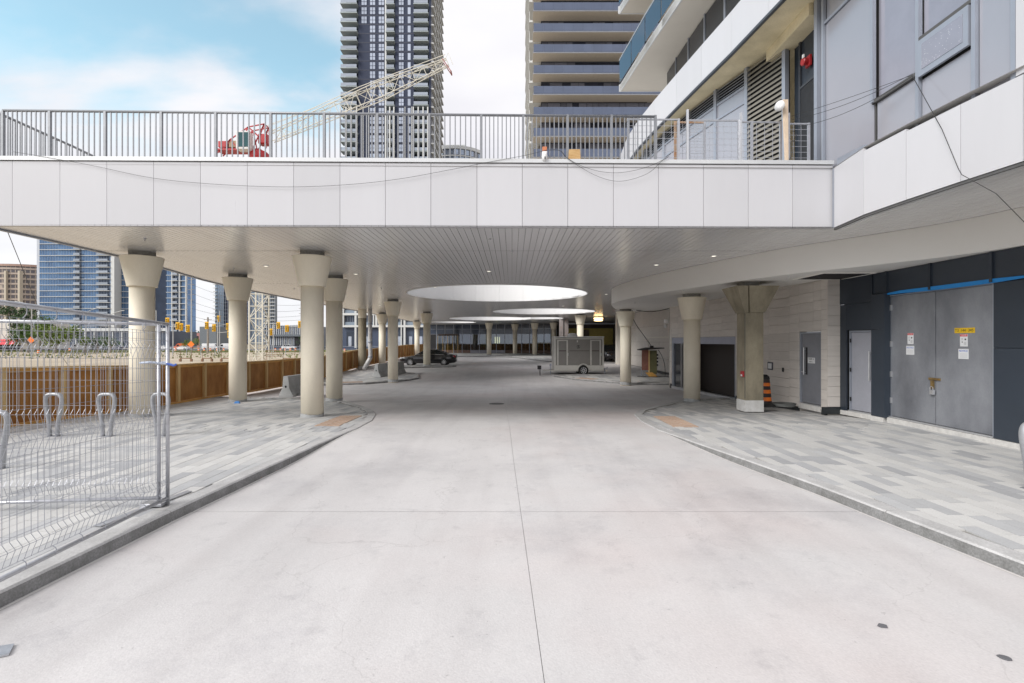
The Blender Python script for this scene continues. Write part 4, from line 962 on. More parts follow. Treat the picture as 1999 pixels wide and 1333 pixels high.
s1 = plaque(D1, da, db, 0.34, 0.66, 1.33, 1.50, SIGNW, -0.058)
text('STAIR  A', 0.062, INKB, s1, onwall(da,db,0.5,1.455,-0.05), TR); text('EXIT  1', 0.055, INKB, s1, onwall(da,db,0.5,1.375,-0.05), TR)
# outlet, intake sign and pull station on the tiled wall
p = wpt(W1, wall_at_y(W1, 17.4)); q = wpt(W1, wall_at_y(W1, 17.1))
s2 = plaque(pod, p, q, 0.0, 1.0, 1.02, 1.28, mat('dark_blue_plate', (0.06,0.07,0.10), 0.5), 0.003, 'outlet_plate', 0.02)
plaque(s2, p, q, 0.15, 0.85, 1.06, 1.24, SIGNW, 0.024, 'outlet_cover', 0.006); 
p = wpt(W1, wall_at_y(W1, 16.55)); q = wpt(W1, wall_at_y(W1, 16.47)); plaque(pod, p, q, 0, 1, 1.0, 1.13, BLACK, 0.004, 'door_button', 0.02)
m = MB(); m.box(6.82,6.868,15.13,15.3,0.93,1.10); o = m.build('pull_station', RED, t if False else None, label='small red pull station box on the left face of the square concrete column', cat='pull station', bevel=0.006)
m = MB(); m.box(6.812,6.819,15.17,15.26,0.95,1.0); m.build('nameplate', SIGNW, o)

# charcoal clad wall with the two near doors
WQ = [(9.22,14.39),(9.30,13.35)]
def cpanel(a, b_, z0, z1, t0=0.0, t1=0.04, mt=CHAR, name='charcoal_panel'):
    l = math.dist(a,b_); m = MB(); m.seg(lerp(a,b_,0.006/l), lerp(a,b_,1-0.006/l), z0+0.004, z1-0.004, t0, t1); return m.build(name, mt, pod)
cpanel((9.20,14.38),(9.22,14.12), 0.0, 3.0); cpanel((9.20,14.38),(9.34,13.27), 3.0, SB+0.2, -0.01, 0.04)
cpanel((9.22,14.12),(9.33,13.28), 2.29, 3.0, -0.005, 0.04)
D2 = door((9.24,14.10), (9.34,13.30), 0.10, 2.28, mat('light_grey_door', (0.36,0.37,0.42), 0.45, metal=0.1, var=0.08, vs_=2, fine=0.06), pod, 0.9, 0.08)
a2, b2 = (9.24,14.10), (9.34,13.30); wd2 = math.atan2(b2[1]-a2[1], b2[0]-a2[0])
pull(D2, a2, b2, 0.86, 0.95, 1.72, -0.08)
for z in (0.35, 1.15, 1.95):
    m = MB(); m.seg(onwall(a2,b2,0.05,0,-0.05)[:2], onwall(a2,b2,0.09,0,-0.05)[:2], z, z+0.11, -0.02, 0); m.build('hinge', BLACK, D2)
CURBC = mat('white_concrete_curb', ())
m = MB(); m.seg((9.20,14.36),(9.33,13.27), -0.05, 0.07, -0.02, 0.2); m.build('concrete_step', CURBC, pod)
# pier between the doors
cpanel((9.24,13.18),(9.27,12.75), 0.08, 2.29, 0.0, 0.2); cpanel((9.24,13.18),(9.27,12.75), 2.29, 3.185, 0.0, 0.2)
m = MB(); m.seg((9.27,12.745),(9.42,12.74), 0.08, 3.185, -0.0, 0.2); m.build('charcoal_panel', CHAR, pod)
m = MB(); m.seg((9.24,13.2),(9.28,12.8), -0.05, 0.075, 0.0, 0.2); m.build('concrete_step', CURBC, pod)
# double doors
A3, B3 = (9.40,12.74), (9.40,10.02); M3 = (9.40, 11.40)
for (a, b_, nm) in ((A3, M3, 'left'), (M3, B3, 'right')):
    m = MB(); m.seg(lerp(a,b_,0.008), lerp(a,b_,0.992), 0.14, 3.10, 0.03, 0.08); dn = m.build('steel_door', DOORS, pod, bevel=0.004)
    if nm == 'left':
        DL = dn
        for z in (0.45, 1.1, 1.85, 2.75):
            m = MB(); m.box(9.405,9.43,12.70,12.745,z,z+0.14); m.build('hinge', ALU, dn)
    else: DR = dn
m = MB(); m.seg((9.40,12.77),(9.40,12.745), 0.1, 3.12, 0.0, 0.08); m.seg((9.40,10.015),(9.40,9.985), 0.1, 3.12, 0.0, 0.08); m.seg((9.4,12.745),(9.4,10.015),3.105,3.13,0,0.08); m.build('door_frame', FRAMEG, DL)
m = MB(); m.seg((9.40,12.74),(9.40,9.98), 0.10, 0.132, -0.03, 0.08); m.build('sill', ALU, DR)
m = MB(); m.seg((9.40,12.76),(9.40,8.0), -0.05, 0.095, -0.06, 0.2); m.build('concrete_step', CURBC, pod)
BRASS = mat('brass', (0.55,0.38,0.16), 0.4, metal=0.8, col2=(0.3,0.2,0.09), vs_=9)
m = MB(); m.box(9.40,9.428,11.26,11.56,1.12,1.17); m.tube([(9.395,11.28,1.145),(9.395,11.54,1.145)], 0.014, 8); hs = m.build('slide_bolt', BRASS, DR)
m = MB(); m.box(9.395,9.425,11.42,11.50,0.93,1.11); m.build('hasp', BRASS, DR)
m = MB(); m.tube([(9.38,11.41,0.90),(9.38,11.41,0.96),(9.38,11.45,0.98),(9.38,11.49,0.96),(9.38,11.49,0.90)], 0.008, 6); m.box(9.355,9.405,11.38,11.48,0.80,0.90); m.build('padlock', ALU, DR, bevel=0.008)
T3 = (R(90), 0, R(-90))
def sign3(y0, y1, z0, z1, mt, par): m = MB(); m.box(9.424,9.429,y1,y0,z0,z1); return m.build('sign_plate', mt, par)
def danger(y, z, par, w=0.17, h=0.24):
    s = sign3(y+w/2, y-w/2, z, z+h, SIGNW, par)
    m = MB(); m.box(9.4225,9.4236,y-w/2+0.004,y+w/2-0.004,z+h*0.82,z+h-0.004); m.build('header', INKR, s)
    text('DANGER', 0.033, SIGNW, s, (9.4215,y,z+h*0.905), T3)
    m = MB(); m.box(9.4225,9.4236,y-0.055,y-0.02,z+h*0.52,z+h*0.64); m.box(9.4225,9.4236,y+0.03,y+0.045,z+h*0.30,z+h*0.42); m.build('pictogram', INKB, s)
    m = MB(); m.lathe([(0.0,0),(0.018,0)], 14, (0,0), False, False); mm = MB()
    for k in range(14):
        a0, a1 = 2*math.pi*k/14, 2*math.pi*(k+1)/14
        mm.add([(9.4225,y+0.04+0.02*math.cos(a0),z+h*0.6+0.02*math.sin(a0)),(9.4225,y+0.04+0.02*math.cos(a1),z+h*0.6+0.02*math.sin(a1)),(9.4225,y+0.04+0.015*math.cos(a1),z+h*0.6+0.015*math.sin(a1)),(9.4225,y+0.04+0.015*math.cos(a0),z+h*0.6+0.015*math.sin(a0))], [(0,1,2,3)])
    for k in range(5): zz = z+h*(0.12+0.055*k); mm.box(9.4225,9.4232,y-0.06,y-0.0-0.01*(k%2),zz,zz+0.004)
    mm.build('small_print', mat('ink_grey', (0.25,0.25,0.26), 0.6), s)
def notice(y, z, par, w=0.23, h=0.2):
    s = sign3(y+w/2, y-w/2, z, z+h, SIGNW, par); text('NOTICE', 0.056, INKU, s, (9.4225,y,z+h-0.045), T3)
    mm = MB()
    for k in range(4): zz = z+0.03+0.025*k; mm.box(9.4225,9.4232,y-w*0.38,y+w*0.36,zz,zz+0.003)
    mm.build('small_print', MC['ink_grey'], s)
danger(12.11, 1.92, DL, 0.18, 0.26); notice(12.12, 1.67, DL, 0.24, 0.21)
danger(10.68, 1.88, DR, 0.18, 0.255); notice(10.69, 1.62, DR, 0.24, 0.21)
for (y0, y1, s) in ((10.905,10.785,'T3'),(10.78,10.61,'144'),(10.605,10.425,'345')):
    m = MB(); m.box(9.424,9.429,y1,y0,2.16,2.27); o = m.build('number_plate', PANY, DR, bevel=0.002); text(s, 0.085, INKB, o, (9.4225,(y0+y1)/2,2.215), T3)
# panels to the right of and above the double doors
for (y0, y1) in ((9.98,8.45),(8.45,6.9)):
    cpanel((9.38,y0),(9.38,y1), 0.10, 1.86, 0.0, 0.05); cpanel((9.38,y0),(9.38,y1), 1.86, 3.13, 0.0, 0.05)
for (y0, y1) in ((13.27,12.78),(12.78,11.45),(11.45,9.98),(9.98,8.45),(8.45,6.9)):
    cpanel((9.36,y0),(9.36,y1), 3.20, SB-0.004, 0.0, 0.05)
    m = MB(); m.seg((9.36,y1+0.03),(9.36,y1-0.03), 3.14, SB-0.006, -0.04, 0.05); m.build('clip_rail', FRAMEG if False else CHAR, pod)
m = MB(); m.box(9.46, 9.6, 6.5, 13.3, -0.1, CZ+0.2); m.box(9.41,9.6,13.3,14.5,-0.1,CZ); m.build('wall_core', DARK, pod)
TAPE = mat('blue_tape', (0.02,0.24,0.62), 0.4, var=0.1)
m = MB(); pts = [(9.31,13.25,3.14),(9.34,12.8,3.16),(9.33,12.3,3.175),(9.34,11.6,3.165),(9.33,10.8,3.16),(9.34,9.9,3.165),(9.33,9.1,3.17),(9.34,8.2,3.18)]
ws_ = [0.012,0.02,0.035,0.042,0.045,0.04,0.014,0.012]
vs = []; 
for p, w in zip(pts, ws_): vs += [(p[0],p[1],p[2]-w),(p[0]-0.006,p[1],p[2]+w),(p[0]+0.03,p[1],p[2]+w),(p[0]+0.03,p[1],p[2]-w)]
m.add(vs, [(4*i+k,4*i+(k+1)%4,4*i+4+(k+1)%4,4*i+4+k) for i in range(len(pts)-1) for k in range(4)])
m.build('blue_membrane', TAPE, pod)

# far wall, set back, with a doorway outline
W3 = [(10.75,47),(10.75,27.2)]
tl = MB()
for i in range(8):
    y1 = 47-i*2.45; y0 = y1-2.44
    for (z0, z1) in ((-0.5,0.72),(0.73,1.9),(1.91,3.1),(3.11,CZ)):
        m = MB(); m.box(10.75,10.8,y0,y1-0.01,z0,z1-0.01); m.build('wall_slab', TILE, pod)
m = MB(); m.box(10.81,11.0,27.0,47,-0.6,CZ); m.box(8.28,10.8,26.85,27.0,-0.6,CZ); m.build('wall_core', MC['tile_grout'], pod)
m = MB(); m.box(10.70,10.745,33.2,33.3,-0.4,2.3); m.box(10.70,10.745,40.2,40.3,-0.4,2.3); m.box(10.70,10.745,33.3,40.2,2.2,2.3); m.build('door_outline', STUCCO, pod)
m = MB(); m.box(10.6,10.745,29.8,47,-0.5,-0.18); m.build('plinth', MC['black_plinth'], pod)
# camera on the wall corner
t = thing('security_camera', 'small white camera bracket at the corner of the beige wall above the roller door', 'camera', (8.2, 27.0, 3.0))
m = MB(); m.box(8.02,8.22,26.9,27.05,2.92,3.12); m.build('bracket', MC['white_plastic'], t, bevel=0.01)
m = MB(); m.lathe([(0.07,2.85),(0.09,2.78),(0.07,2.70),(0.0,2.66)], 12, (8.08,26.95), True, False); m.build('dome', WHITECAP, t, smooth=True)
# pier at the end of the wall, and the column-like panels beyond
m = MB(); m.box(9.65, 10.05, 47.0, 47.8, -0.4, CZ); m.build('end_pier', STUCCO, pod)
m = MB(); m.box(10.06,10.8,47.0,47.3,-0.4,CZ); m.build('end_wall', STUCCO, pod)

# window reflections need the cables that run to the timber post
tx, ty = fpt(1545, 0.10)
for k, (zz, s, lab) in enumerate(((6.60,0.02,'upper cable from the timber post to the awning window sill'),(6.62,0.10,'middle cable from the timber post to the awning window sill'),(6.58,0.16,'lowest cable from the timber post to the awning window sill'))):
    m = MB(); m.tube(sag((tx+0.06,ty-0.02,PZ+1.0-0.08*k if k < 2 else PZ+0.75), (6.93,8.86,zz), s), 0.0045, 5); m.build('cable', WIRE, None, label=lab, cat='cable')
m = MB(); m.tube([(6.93,8.86,6.58),(6.80,8.1,5.35),(6.78,7.78,4.62),(6.76,7.70,4.50),(6.9,7.3,4.1),(7.3,6.9,3.2),(7.9,6.4,2.2)], 0.0055, 6); m.build('cable', WIRE, None, label='black cable dropping from the awning window across the white band to the right', cat='cable')
m = MB(); m.tube(smoothpath([(tx+0.04,ty-0.06,PZ+0.66),(tx+0.12,ty-0.08,PZ+0.62),(tx+0.10,ty-0.08,PZ+0.45),(tx+0.02,ty-0.06,PZ+0.42),(tx+0.04,ty-0.06,PZ+0.2),(tx-0.02,ty-0.05,PZ)], 5), 0.009, 5); m.build('cable', WIRE, None, label='short coiled cable hanging on the lower half of the timber post', cat='cable')
# ---------------------------------------------------------------- timber hoarding
def hx(y): return interp([(5,-11.8),(12,-11.85),(19.5,-12.1),(27,-12.0),(38,-12.4),(67,-12.8),(80,-12.9)], y)
hoard = thing('timber_hoarding', 'brown stained plywood hoarding on pine posts along the left pavement', 'fence', (-12, 30, 0))
HY = [5.3+1.64*k for k in range(43)]
for i, y in enumerate(HY):
    x = hx(y); g = G(y)
    m = MB(); m.box(x, x+0.10, y-0.06, y+0.06, g-0.02, g+1.36); o = m.build('post', WOODL, hoard)
    if i < len(HY)-1:
        y2 = HY[i+1]; x2 = hx(y2); g2 = G(y2); gm = (g+g2)/2
        for k in range(1 if y > 22 else 1):
            m = MB(); m.add([(x-0.02,y,g+0.05),(x2-0.02,y2,g2+0.05),(x2-0.02,y2,g2+1.36),(x-0.02,y,g+1.36),(x,y,g+0.05),(x2,y2,g2+0.05),(x2,y2,g2+1.36),(x,y,g+1.36)], [(0,1,2,3),(7,6,5,4),(0,4,5,1),(3,2,6,7),(0,3,7,4),(1,5,6,2)]); m.build('plywood_panel', WOODP, hoard)
        def rl(nm, z0, z1, x0_, x1_, mt):
            m = MB(); m.add([(x+x0_,y,g+z0),(x+x1_,y,g+z0),(x2+x1_,y2,g2+z0),(x2+x0_,y2,g2+z0),(x+x0_,y,g+z1),(x+x1_,y,g+z1),(x2+x1_,y2,g2+z1),(x2+x0_,y2,g2+z1)], [(0,3,2,1),(4,5,6,7),(0,1,5,4),(1,2,6,5),(2,3,7,6),(3,0,4,7)]); m.build(nm, mt, hoard)
        rl('top_plate', 1.362, 1.40, -0.05, 0.10, WOODL); rl('top_rail', 1.27, 1.36, 0.002, 0.045, WOODO); rl('sill_plate', -0.01, 0.045, -0.03, 0.16, WOODO)

# ---------------------------------------------------------------- wire mesh site fence, bike racks
WIREG = mat('fence_wire', (0.38,0.39,0.43), 0.42, metal=0.6, var=0.1)
def mesh_fence(a, b_, z0, z1, label, step=0.066, lean=(0,0), hooks=0.3, postend=True):
    t = thing('mesh_fence_panel', label, 'fence panel', (a[0], a[1], 0), group='temporary wire mesh fence panels')
    L_ = math.dist(a,b_); dx_, dy_ = (b_[0]-a[0])/L_, (b_[1]-a[1])/L_; nx, ny = -dy_, dx_
    def P(s, z, o=0.0): f = z/(z1[0]); return (a[0]+dx_*s+nx*o+lean[0]*f*0, a[1]+dy_*s+ny*o, z)
    def zt(s): return z1[0]+(z1[1]-z1[0])*s/L_
    def zb_(s): return z0[0]+(z0[1]-z0[0])*s/L_
    r_ = 0.021
    m = MB(); m.tube([P(0,zt(0)),P(L_,zt(L_))], r_, 10); m.build('top_tube', GALV, t, smooth=True)
    m = MB(); m.tube([P(0,zb_(0)),P(L_,zb_(L_))], r_, 10); m.build('bottom_tube', GALV, t, smooth=True)
    m = MB(); m.tube([P(0,0.02),P(0,zt(0)+0.02)], r_, 10); m.build('post', GALV, t, smooth=True)
    m = MB(); m.tube([P(L_,zb_(L_)),P(L_,zt(L_))], r_, 10); m.build('post', GALV, t, smooth=True)
    zf = [0.10,0.20, 0.36,0.50,0.64,0.78, 0.93,1.02, 1.16,1.30,1.44,1.58, 1.72,1.84, 1.93,2.02]
    kinks = {0.20,0.10,0.93,1.02,1.72,1.84}
    m = MB(); n = int((L_-0.06)/step)
    for k in range(1, n+1):
        s = 0.03+k*step; H = zt(s)-zb_(s); pts = []
        for z in [0.07,0.13,0.19,0.25,0.36,0.90,0.96,1.02,1.08,1.20,1.68,1.74,1.80,1.86]:
            o = {0.19:0.045,0.13:0.02,0.96:0.02,1.02:0.045,1.74:0.02,1.80:0.045}.get(z, 0.0)
            # each fold also shifts the wire a little, as in pressed panels
            pts.append(P(s, zb_(s)+z*H/2.1, o))
        pts.append(P(s, zb_(s)+0.952*H, 0)); 
        m.tube(pts, 0.0024, 4)
    for z in [0.07,0.19,0.28,0.45,0.62,0.79,0.90,1.02,1.12,1.27,1.42,1.57,1.68,1.80,1.90,1.995]:
        o = 0.045 if z in (0.19,1.02,1.80) else 0.0
        m.tube([P(0.02, zb_(0.02)+z*(zt(0)-zb_(0))/2.1, o), P(L_-0.02, zb_(L_)+z*(zt(L_)-zb_(L_))/2.1, o)], 0.0024, 4)
    m.build('wire_mesh', WIREG, t, kind='stuff')
    m = MB(); k = 0.16
    while k < L_-0.1:
        H = zt(k)-zb_(k)
        m.tube(smoothpath([P(k,zb_(k)+0.95*H),P(k+0.0,zb_(k)+0.965*H,0.03),P(k,zb_(k)+0.985*H,0.035),P(k,zt(k),0.024)], 3), 0.004, 5); m.tube(smoothpath([P(k,zb_(k)+0.033*H),P(k,zb_(k)+0.02*H,0.03),P(k,zb_(k),0.024)], 3), 0.004, 5); k += hooks
    m.build('mesh_hook', WIREG, t, kind='stuff')
    return t
f1 = mesh_fence((-4.17,6.20), (-3.98,2.9), (0.10,0.12), (2.20,2.36), 'wire mesh fence panel running towards the camera along the left kerb')
f2 = mesh_fence((-4.25,6.16), (-7.75,5.83), (0.11,0.10), (2.20,2.26), 'wire mesh fence panel set across the pavement behind the kerb side one')
t = thing('fence_stand', 'long flat steel fence foot with a socket under the two mesh panel posts', 'fence stand', (-4.3, 6.2, 0))
m = MB(); m.prism([(-4.50,5.50),(-4.40,5.48),(-4.22,6.75),(-4.30,6.78)], 0.010, 0.020); m.build('foot_plate', GALV, t)
m = MB(); m.box(-4.44,-4.18,6.10,6.24,0.02,0.055); m.build('socket', GALV, t, bevel=0.004)
t = thing('fence_clamp', 'blue strap clamp tying the two mesh fence posts together', 'clamp', (-4.3, 6.2, 1.7))
m = MB(); m.tube([(-4.45,6.13,1.735),(-4.32,6.10,1.745),(-4.17,6.18,1.72),(-4.14,6.24,1.71),(-4.25,6.28,1.735),(-4.42,6.22,1.735)], 0.012, 6, close=True); m.build('strap', mat('pale_strap', (0.5,0.56,0.68), 0.5), t)
m = MB(); m.tube([(-4.17,6.18,1.725),(-4.10,6.2,1.70),(-4.07,6.21,1.715)], 0.013, 6); m.build('strap_tail', mat('blue_strap', (0.08,0.15,0.5), 0.5), t)

def bike_rack(x, y, label, rz=0):
    g = G(y); t = thing('bike_rack', label, 'bike rack', (x, y, g), rz, group='grey steel bike hoops on the pavement')
    pts = [(-0.08,0,0.0),(-0.10,0,0.3),(-0.155,0,0.62),(-0.165,0,0.78),(-0.12,0,0.87),(0,0,0.885),(0.12,0,0.87),(0.165,0,0.78),(0.155,0,0.62),(0.10,0,0.3),(0.08,0,0.0)]
    m = MB(); P = smoothpath(pts, 5); m.tube(P, 0.034, 10); o = MB.build
    me = m.mesh('hoop', mat('cast_aluminium', (0.42,0.43,0.45), 0.5, metal=0.5, var=0.1, vs_=8), (0,0,0), True); c = bpy.data.objects.new('hoop', me); COL.objects.link(c); c.parent = t; c.scale = (1, 1.5, 1)
    m = MB(); m.box(-0.13,0.13,-0.08,0.08,0.0,0.012); me = m.mesh('base_plate', GALV); c = bpy.data.objects.new('base_plate', me); COL.objects.link(c); c.parent = t
    return t
bike_rack(-8.05, 8.0, 'bike hoop cut by the left edge of the view, nearest one behind the mesh fence')
bike_rack(-9.58, 10.7, 'bike hoop behind the mesh fence, in front of the first visible pine post')
bike_rack(-8.47, 10.7, 'bike hoop behind the mesh fence, in front of the next pine post towards the column')
bike_rack(-7.38, 10.75, 'bike hoop hidden behind the pair of mesh fence posts')
bike_rack(7.03, 6.88, 'bike hoop cut by the right edge of the view in front of the charcoal wall', 0.0)

# ---------------------------------------------------------------- concrete barriers
def barrier(name, label, L_, loc, rz, slots=True, mt=None):
    t = thing(name, label, 'barrier', loc, rz, group='loose precast concrete barriers')
    prof = [(-0.30,0),(0.30,0),(0.30,0.08),(0.26,0.14),(0.15,0.36),(0.10,0.84),(-0.10,0.84),(-0.15,0.36),(-0.26,0.14),(-0.30,0.08)]
    m = MB()
    cut = [0, 0.28, 0.46, L_-0.46, L_-0.28, L_] if slots else [0, L_]
    for i, (y0, y1) in enumerate(zip(cut, cut[1:])):
        if slots and i in (1, 3): pr = [(p[0], max(p[1], 0.11)) for p in prof]; pr = [pr[0],pr[1],(0.275,0.115)]+pr[3:-1]+[(-0.275,0.115)]; m.prism_y(pr, y0, y1)
        else: m.prism_y(prof, y0, y1)
    me = m.mesh('barrier_body', mt or BARC); c = bpy.data.objects.new('barrier_body', me); COL.objects.link(c); c.parent = t
    bv = c.modifiers.new('soft_edge','BEVEL'); bv.width = 0.012; bv.segments = 2; bv.limit_method = 'ANGLE'
    m = MB(); m.box(-0.03,0.03,-0.02,0.0,0.38,0.46); c = bpy.data.objects.new('end_slot', m.mesh('end_slot', BLACK)); COL.objects.link(c); c.parent = t
    return t
barrier('concrete_barrier', 'light grey concrete barrier with slots standing left of the largest cream column', 1.9, (-9.06,20.5,G(20.5)), R(-7))
barrier('concrete_barrier', 'weathered concrete barrier end left of the island column', 1.7, (-8.75,33.0,G(33)+0.01), R(-12), False, BARC)
barrier('concrete_barrier', 'darker concrete barrier end close behind the island column', 1.7, (-8.0,34.6,G(34.6)+0.01), R(-8), False, DARKC)
m = MB(); rr_ = random.Random(4)
P = [(-9.8+0.12*math.cos(a)+rr_.uniform(-.03,.03), 18.3+0.1*math.sin(a), G(18.3)+0.02) for a in [k*0.9 for k in range(7)]]
m.add([(*p[:2],p[2]-0.02) for p in P]+[(p[0]*0.5-4.9,p[1]*0.5+9.15,p[2]+0.06) for p in P], [tuple(range(7,14))]+[(i,(i+1)%7,7+(i+1)%7,7+i) for i in range(7)])
m.build('tarp_scrap', mat('blue_tarp', (0.03,0.2,0.55), 0.5), None, label='crumpled blue scrap at the foot of the column by the hoarding', cat='scrap')

# ---------------------------------------------------------------- construction barrel beside the square column
bx, by = 7.72, 15.72; t = thing('construction_barrel', 'orange and black striped construction barrel behind the square concrete column', 'barrel', (bx, by, 0))
def rr(z): return 0.235-0.075*(z-0.10)/0.85
rub = mat('black_rubber', (0.02,0.02,0.02), 0.8)
m = MB(); m.lathe([(0.36,0.0),(0.36,0.04),(0.26,0.10)], 8, (bx,by), a0=0.39); m.build('rubber_base', rub, t)
zs = [0.10,0.17,0.285,0.40,0.51,0.62,0.72,0.83]
for i, (z0, z1) in enumerate(zip(zs, zs[1:])):
    m = MB(); m.lathe([(rr(z0),z0),(rr(z1),z1)], 26, (bx,by), False, False); sm(m.build('orange_band' if i % 2 else 'black_band', ORANGE if i % 2 else mat('brown_black_band', (0.03,0.018,0.014), 0.5), t))
m = MB(); m.lathe([(rr(0.83)+0.006,0.83),(rr(0.9),0.90),(0.10,0.96),(0.06,0.965)], 26, (bx,by), False); m.box(bx-0.13,bx-0.03,by-0.02,by+0.02,0.95,1.05); m.build('barrel_top', rub, t)
t = thing('coiled_hose', 'dark flattened coil of hose lying against the plinth right of the barrel', 'hose', (8.2, 15.6, 0))
m = MB()
for k in range(4):
    pts = [(8.28+(0.30+0.02*k)*math.cos(a), 15.62+(0.33-0.02*k)*math.sin(a), 0.025+0.02*k) for a in [2*math.pi*j/22 for j in range(22)]]; m.tube(pts, 0.017, 6, close=True)
m.build('hose_coil', mat('grey_hose', (0.12,0.125,0.12), 0.6), t, smooth=True)

# ---------------------------------------------------------------- temporary power board
px_, py_ = 9.05, 33.6; g = G(py_); t = thing('power_board', 'temporary plywood power board with a dark roof on leaning legs and cables', 'power board', (px_, py_, g))
OLV = mat('olive_plywood', (0.15,0.145,0.07), 0.7, var=0.2, vs_=3); BRN = mat('brown_plywood', (0.26,0.12,0.09), 0.7, var=0.2, vs_=3)
m = MB(); m.box(px_-0.55,px_-0.12,py_-0.10,py_-0.04,g+0.42,g+1.78); m.build('brown_board', BRN, t)
m = MB(); m.box(px_-0.10,px_+0.42,py_-0.16,py_-0.10,g+0.18,g+1.72); m.build('olive_board', OLV, t)
m = MB(); m.box(px_-0.12,px_-0.06,py_-0.2,py_-0.1,g+0.15,g+1.72); m.build('pale_edge', WOODL, t)
m = MB(); m.prism_y([(px_-0.75,g+1.72),(px_+0.80,g+1.84),(px_+0.80,g+1.90),(px_-0.2,g+1.90),(px_-0.75,g+1.78)], py_-0.5, py_+0.35); m.build('board_roof', mat('dark_felt', (0.05,0.045,0.045), 0.8), t)
for xx, x2 in ((-0.5,-0.55),(-0.3,-0.32),(0.35,0.38),(0.05,0.3)):
    m = MB(); m.tube([(px_+xx,py_,g+0.6),(px_+x2,py_+0.1,g)], 0.035, 4); m.build('leg', WOODO if xx > 0 else FRAMEG, t)
m = MB(); frustum(m, px_-0.1,px_+0.45,py_-0.35,py_-0.2, px_-0.35,px_+0.1,py_-0.2,py_-0.12, g+0.0, g+0.28); m.build('foot_board', WOODO, t)
m = MB(); m.box(px_-0.05,px_+0.15,py_-0.35,py_-0.15,g+1.9,g+2.02); m.build('junction_box', BLACK, t)
for k in range(4):
    m = MB(); m.box(px_+0.40,px_+0.50,py_-0.18,py_-0.08,g+0.7+0.22*k,g+0.82+0.22*k); m.build('socket_box', BLACK, t)
m = MB(); m.tube(smoothpath([(px_+0.5,py_-0.2,g+1.75),(px_+0.75,py_-0.2,g+1.3),(px_+0.95,py_-0.1,g+0.7),(px_+1.0,py_,g+0.03)], 5), 0.02, 5); m.tube(smoothpath([(px_-0.9,py_-0.3,g+0.02),(px_-0.1,py_-0.6,g+0.02),(px_+0.9,py_-0.4,g+0.02),(px_+1.3,py_-0.9,g+0.02)], 5), 0.022, 5); m.build('power_cable', WIRE, t)
m = MB(); m.tube(smoothpath([(px_+0.02,py_-0.25,g+2.0),(8.2,31.5,2.2),(7.2,29.6,2.9),(6.75,28.6,3.3),(6.7,28.5,3.68)], 6), 0.022, 5); m.build('cable', WIRE, None, label='black cable hanging from the column under the bulkhead tip down to the power board', cat='cable')
m = MB(); m.tube(smoothpath([(6.85,28.2,3.68),(7.4,28.0,3.60),(7.9,27.9,3.62),(8.3,27.0,3.70)], 6), 0.022, 5); m.build('cable', WIRE, None, label='short black cable along the top of the far beige wall under the bulkhead', cat='cable')

# ---------------------------------------------------------------- enclosed utility trailer
y0 = 35.6; g = G(y0)-0.1; t = thing('cargo_trailer', 'grey enclosed single axle cargo trailer with pale trim and a white roof vent', 'trailer', (4.6, y0+1, g))
TG = mat('trailer_grey', (0.25,0.24,0.225), 0.35, metal=0.3, var=0.05, rand=0.05); TT = mat('trailer_trim', (0.62,0.61,0.57), 0.4, metal=0.3, var=0.08)
xa, xb = 2.96, 6.36; zb0, zt0 = g+0.34, g+2.62
m = MB(); m.box(xa, xb, y0, y0+2.1, zb0, zt0); bd = m.build('trailer_body', TG, t, bevel=0.03)
m = MB(); m.box(xa-0.05, xb+0.05, y0-0.05, y0+2.15, zt0, zt0+0.07); m.build('roof', mat('white_plastic',()), t, bevel=0.02)
m = MB(); m.box(xa-0.02, xb+0.02, y0-0.03, y0-0.005, zb0-0.02, zb0+0.34); m.build('lower_skirt', TT, t)
for xx in (xa, xb-0.06): 
    m = MB(); m.box(xx-0.02, xx+0.08, y0-0.04, y0-0.005, zb0+0.345, zt0-0.005); m.build('corner_trim', TT, t)
m = MB(); m.box(xa-0.035,xa-0.005,y0+0.01,y0+2.1,zb0-0.02,zt0-0.01); m.build('front_trim', TT, t)
m = MB(); m.box(xa+0.09,xb-0.08,y0-0.03,y0-0.005,zt0-0.12,zt0-0.06); m.build('top_trim', TT, t)
for (p, q) in ((xa+0.18,xa+0.92),(xb-0.92,xb-0.18)):
    m = MB()
    m.box(p,p+0.09,y0-0.045,y0-0.006,zb0+0.36,zt0-0.18); m.box(q-0.09,q,y0-0.045,y0-0.006,zb0+0.36,zt0-0.18); m.box(p+.09,q-.09,y0-0.045,y0-0.006,zt0-0.25,zt0-0.18); fr_ = m.build('door_trim', TT, t)
    m = MB(); m.box(p+0.10,q-0.10,y0-0.02,y0-0.006,zb0+0.36,zt0-0.26); dr = m.build('door', TG, t)
    m = MB(); m.box(q-0.0,q+0.03,y0-0.07,y0-0.02,zb0+1.0,zb0+1.2); m.build('handle', ALU, dr)
m = MB(); m.box(xa+0.3,xa+0.80,y0-0.03,y0-0.021,zb0+1.32,zb0+1.37); m.box(xa+1.02,xb-1.0,y0-0.02,y0-0.006,zb0+1.33,zb0+1.36); m.box(xb-0.80,xb-0.30,y0-0.03,y0-0.021,zb0+1.32,zb0+1.37); m.build('dark_stripe', mat('maroon_stripe', (0.05,0.02,0.025), 0.5), t)
m = MB(); m.box(xa+1.55,xa+1.62,y0-0.04,y0-0.006,zt0-0.34,zt0-0.2); m.build('marker_lamp', TT, t)
mm = MB()   # small ring shaped emblem
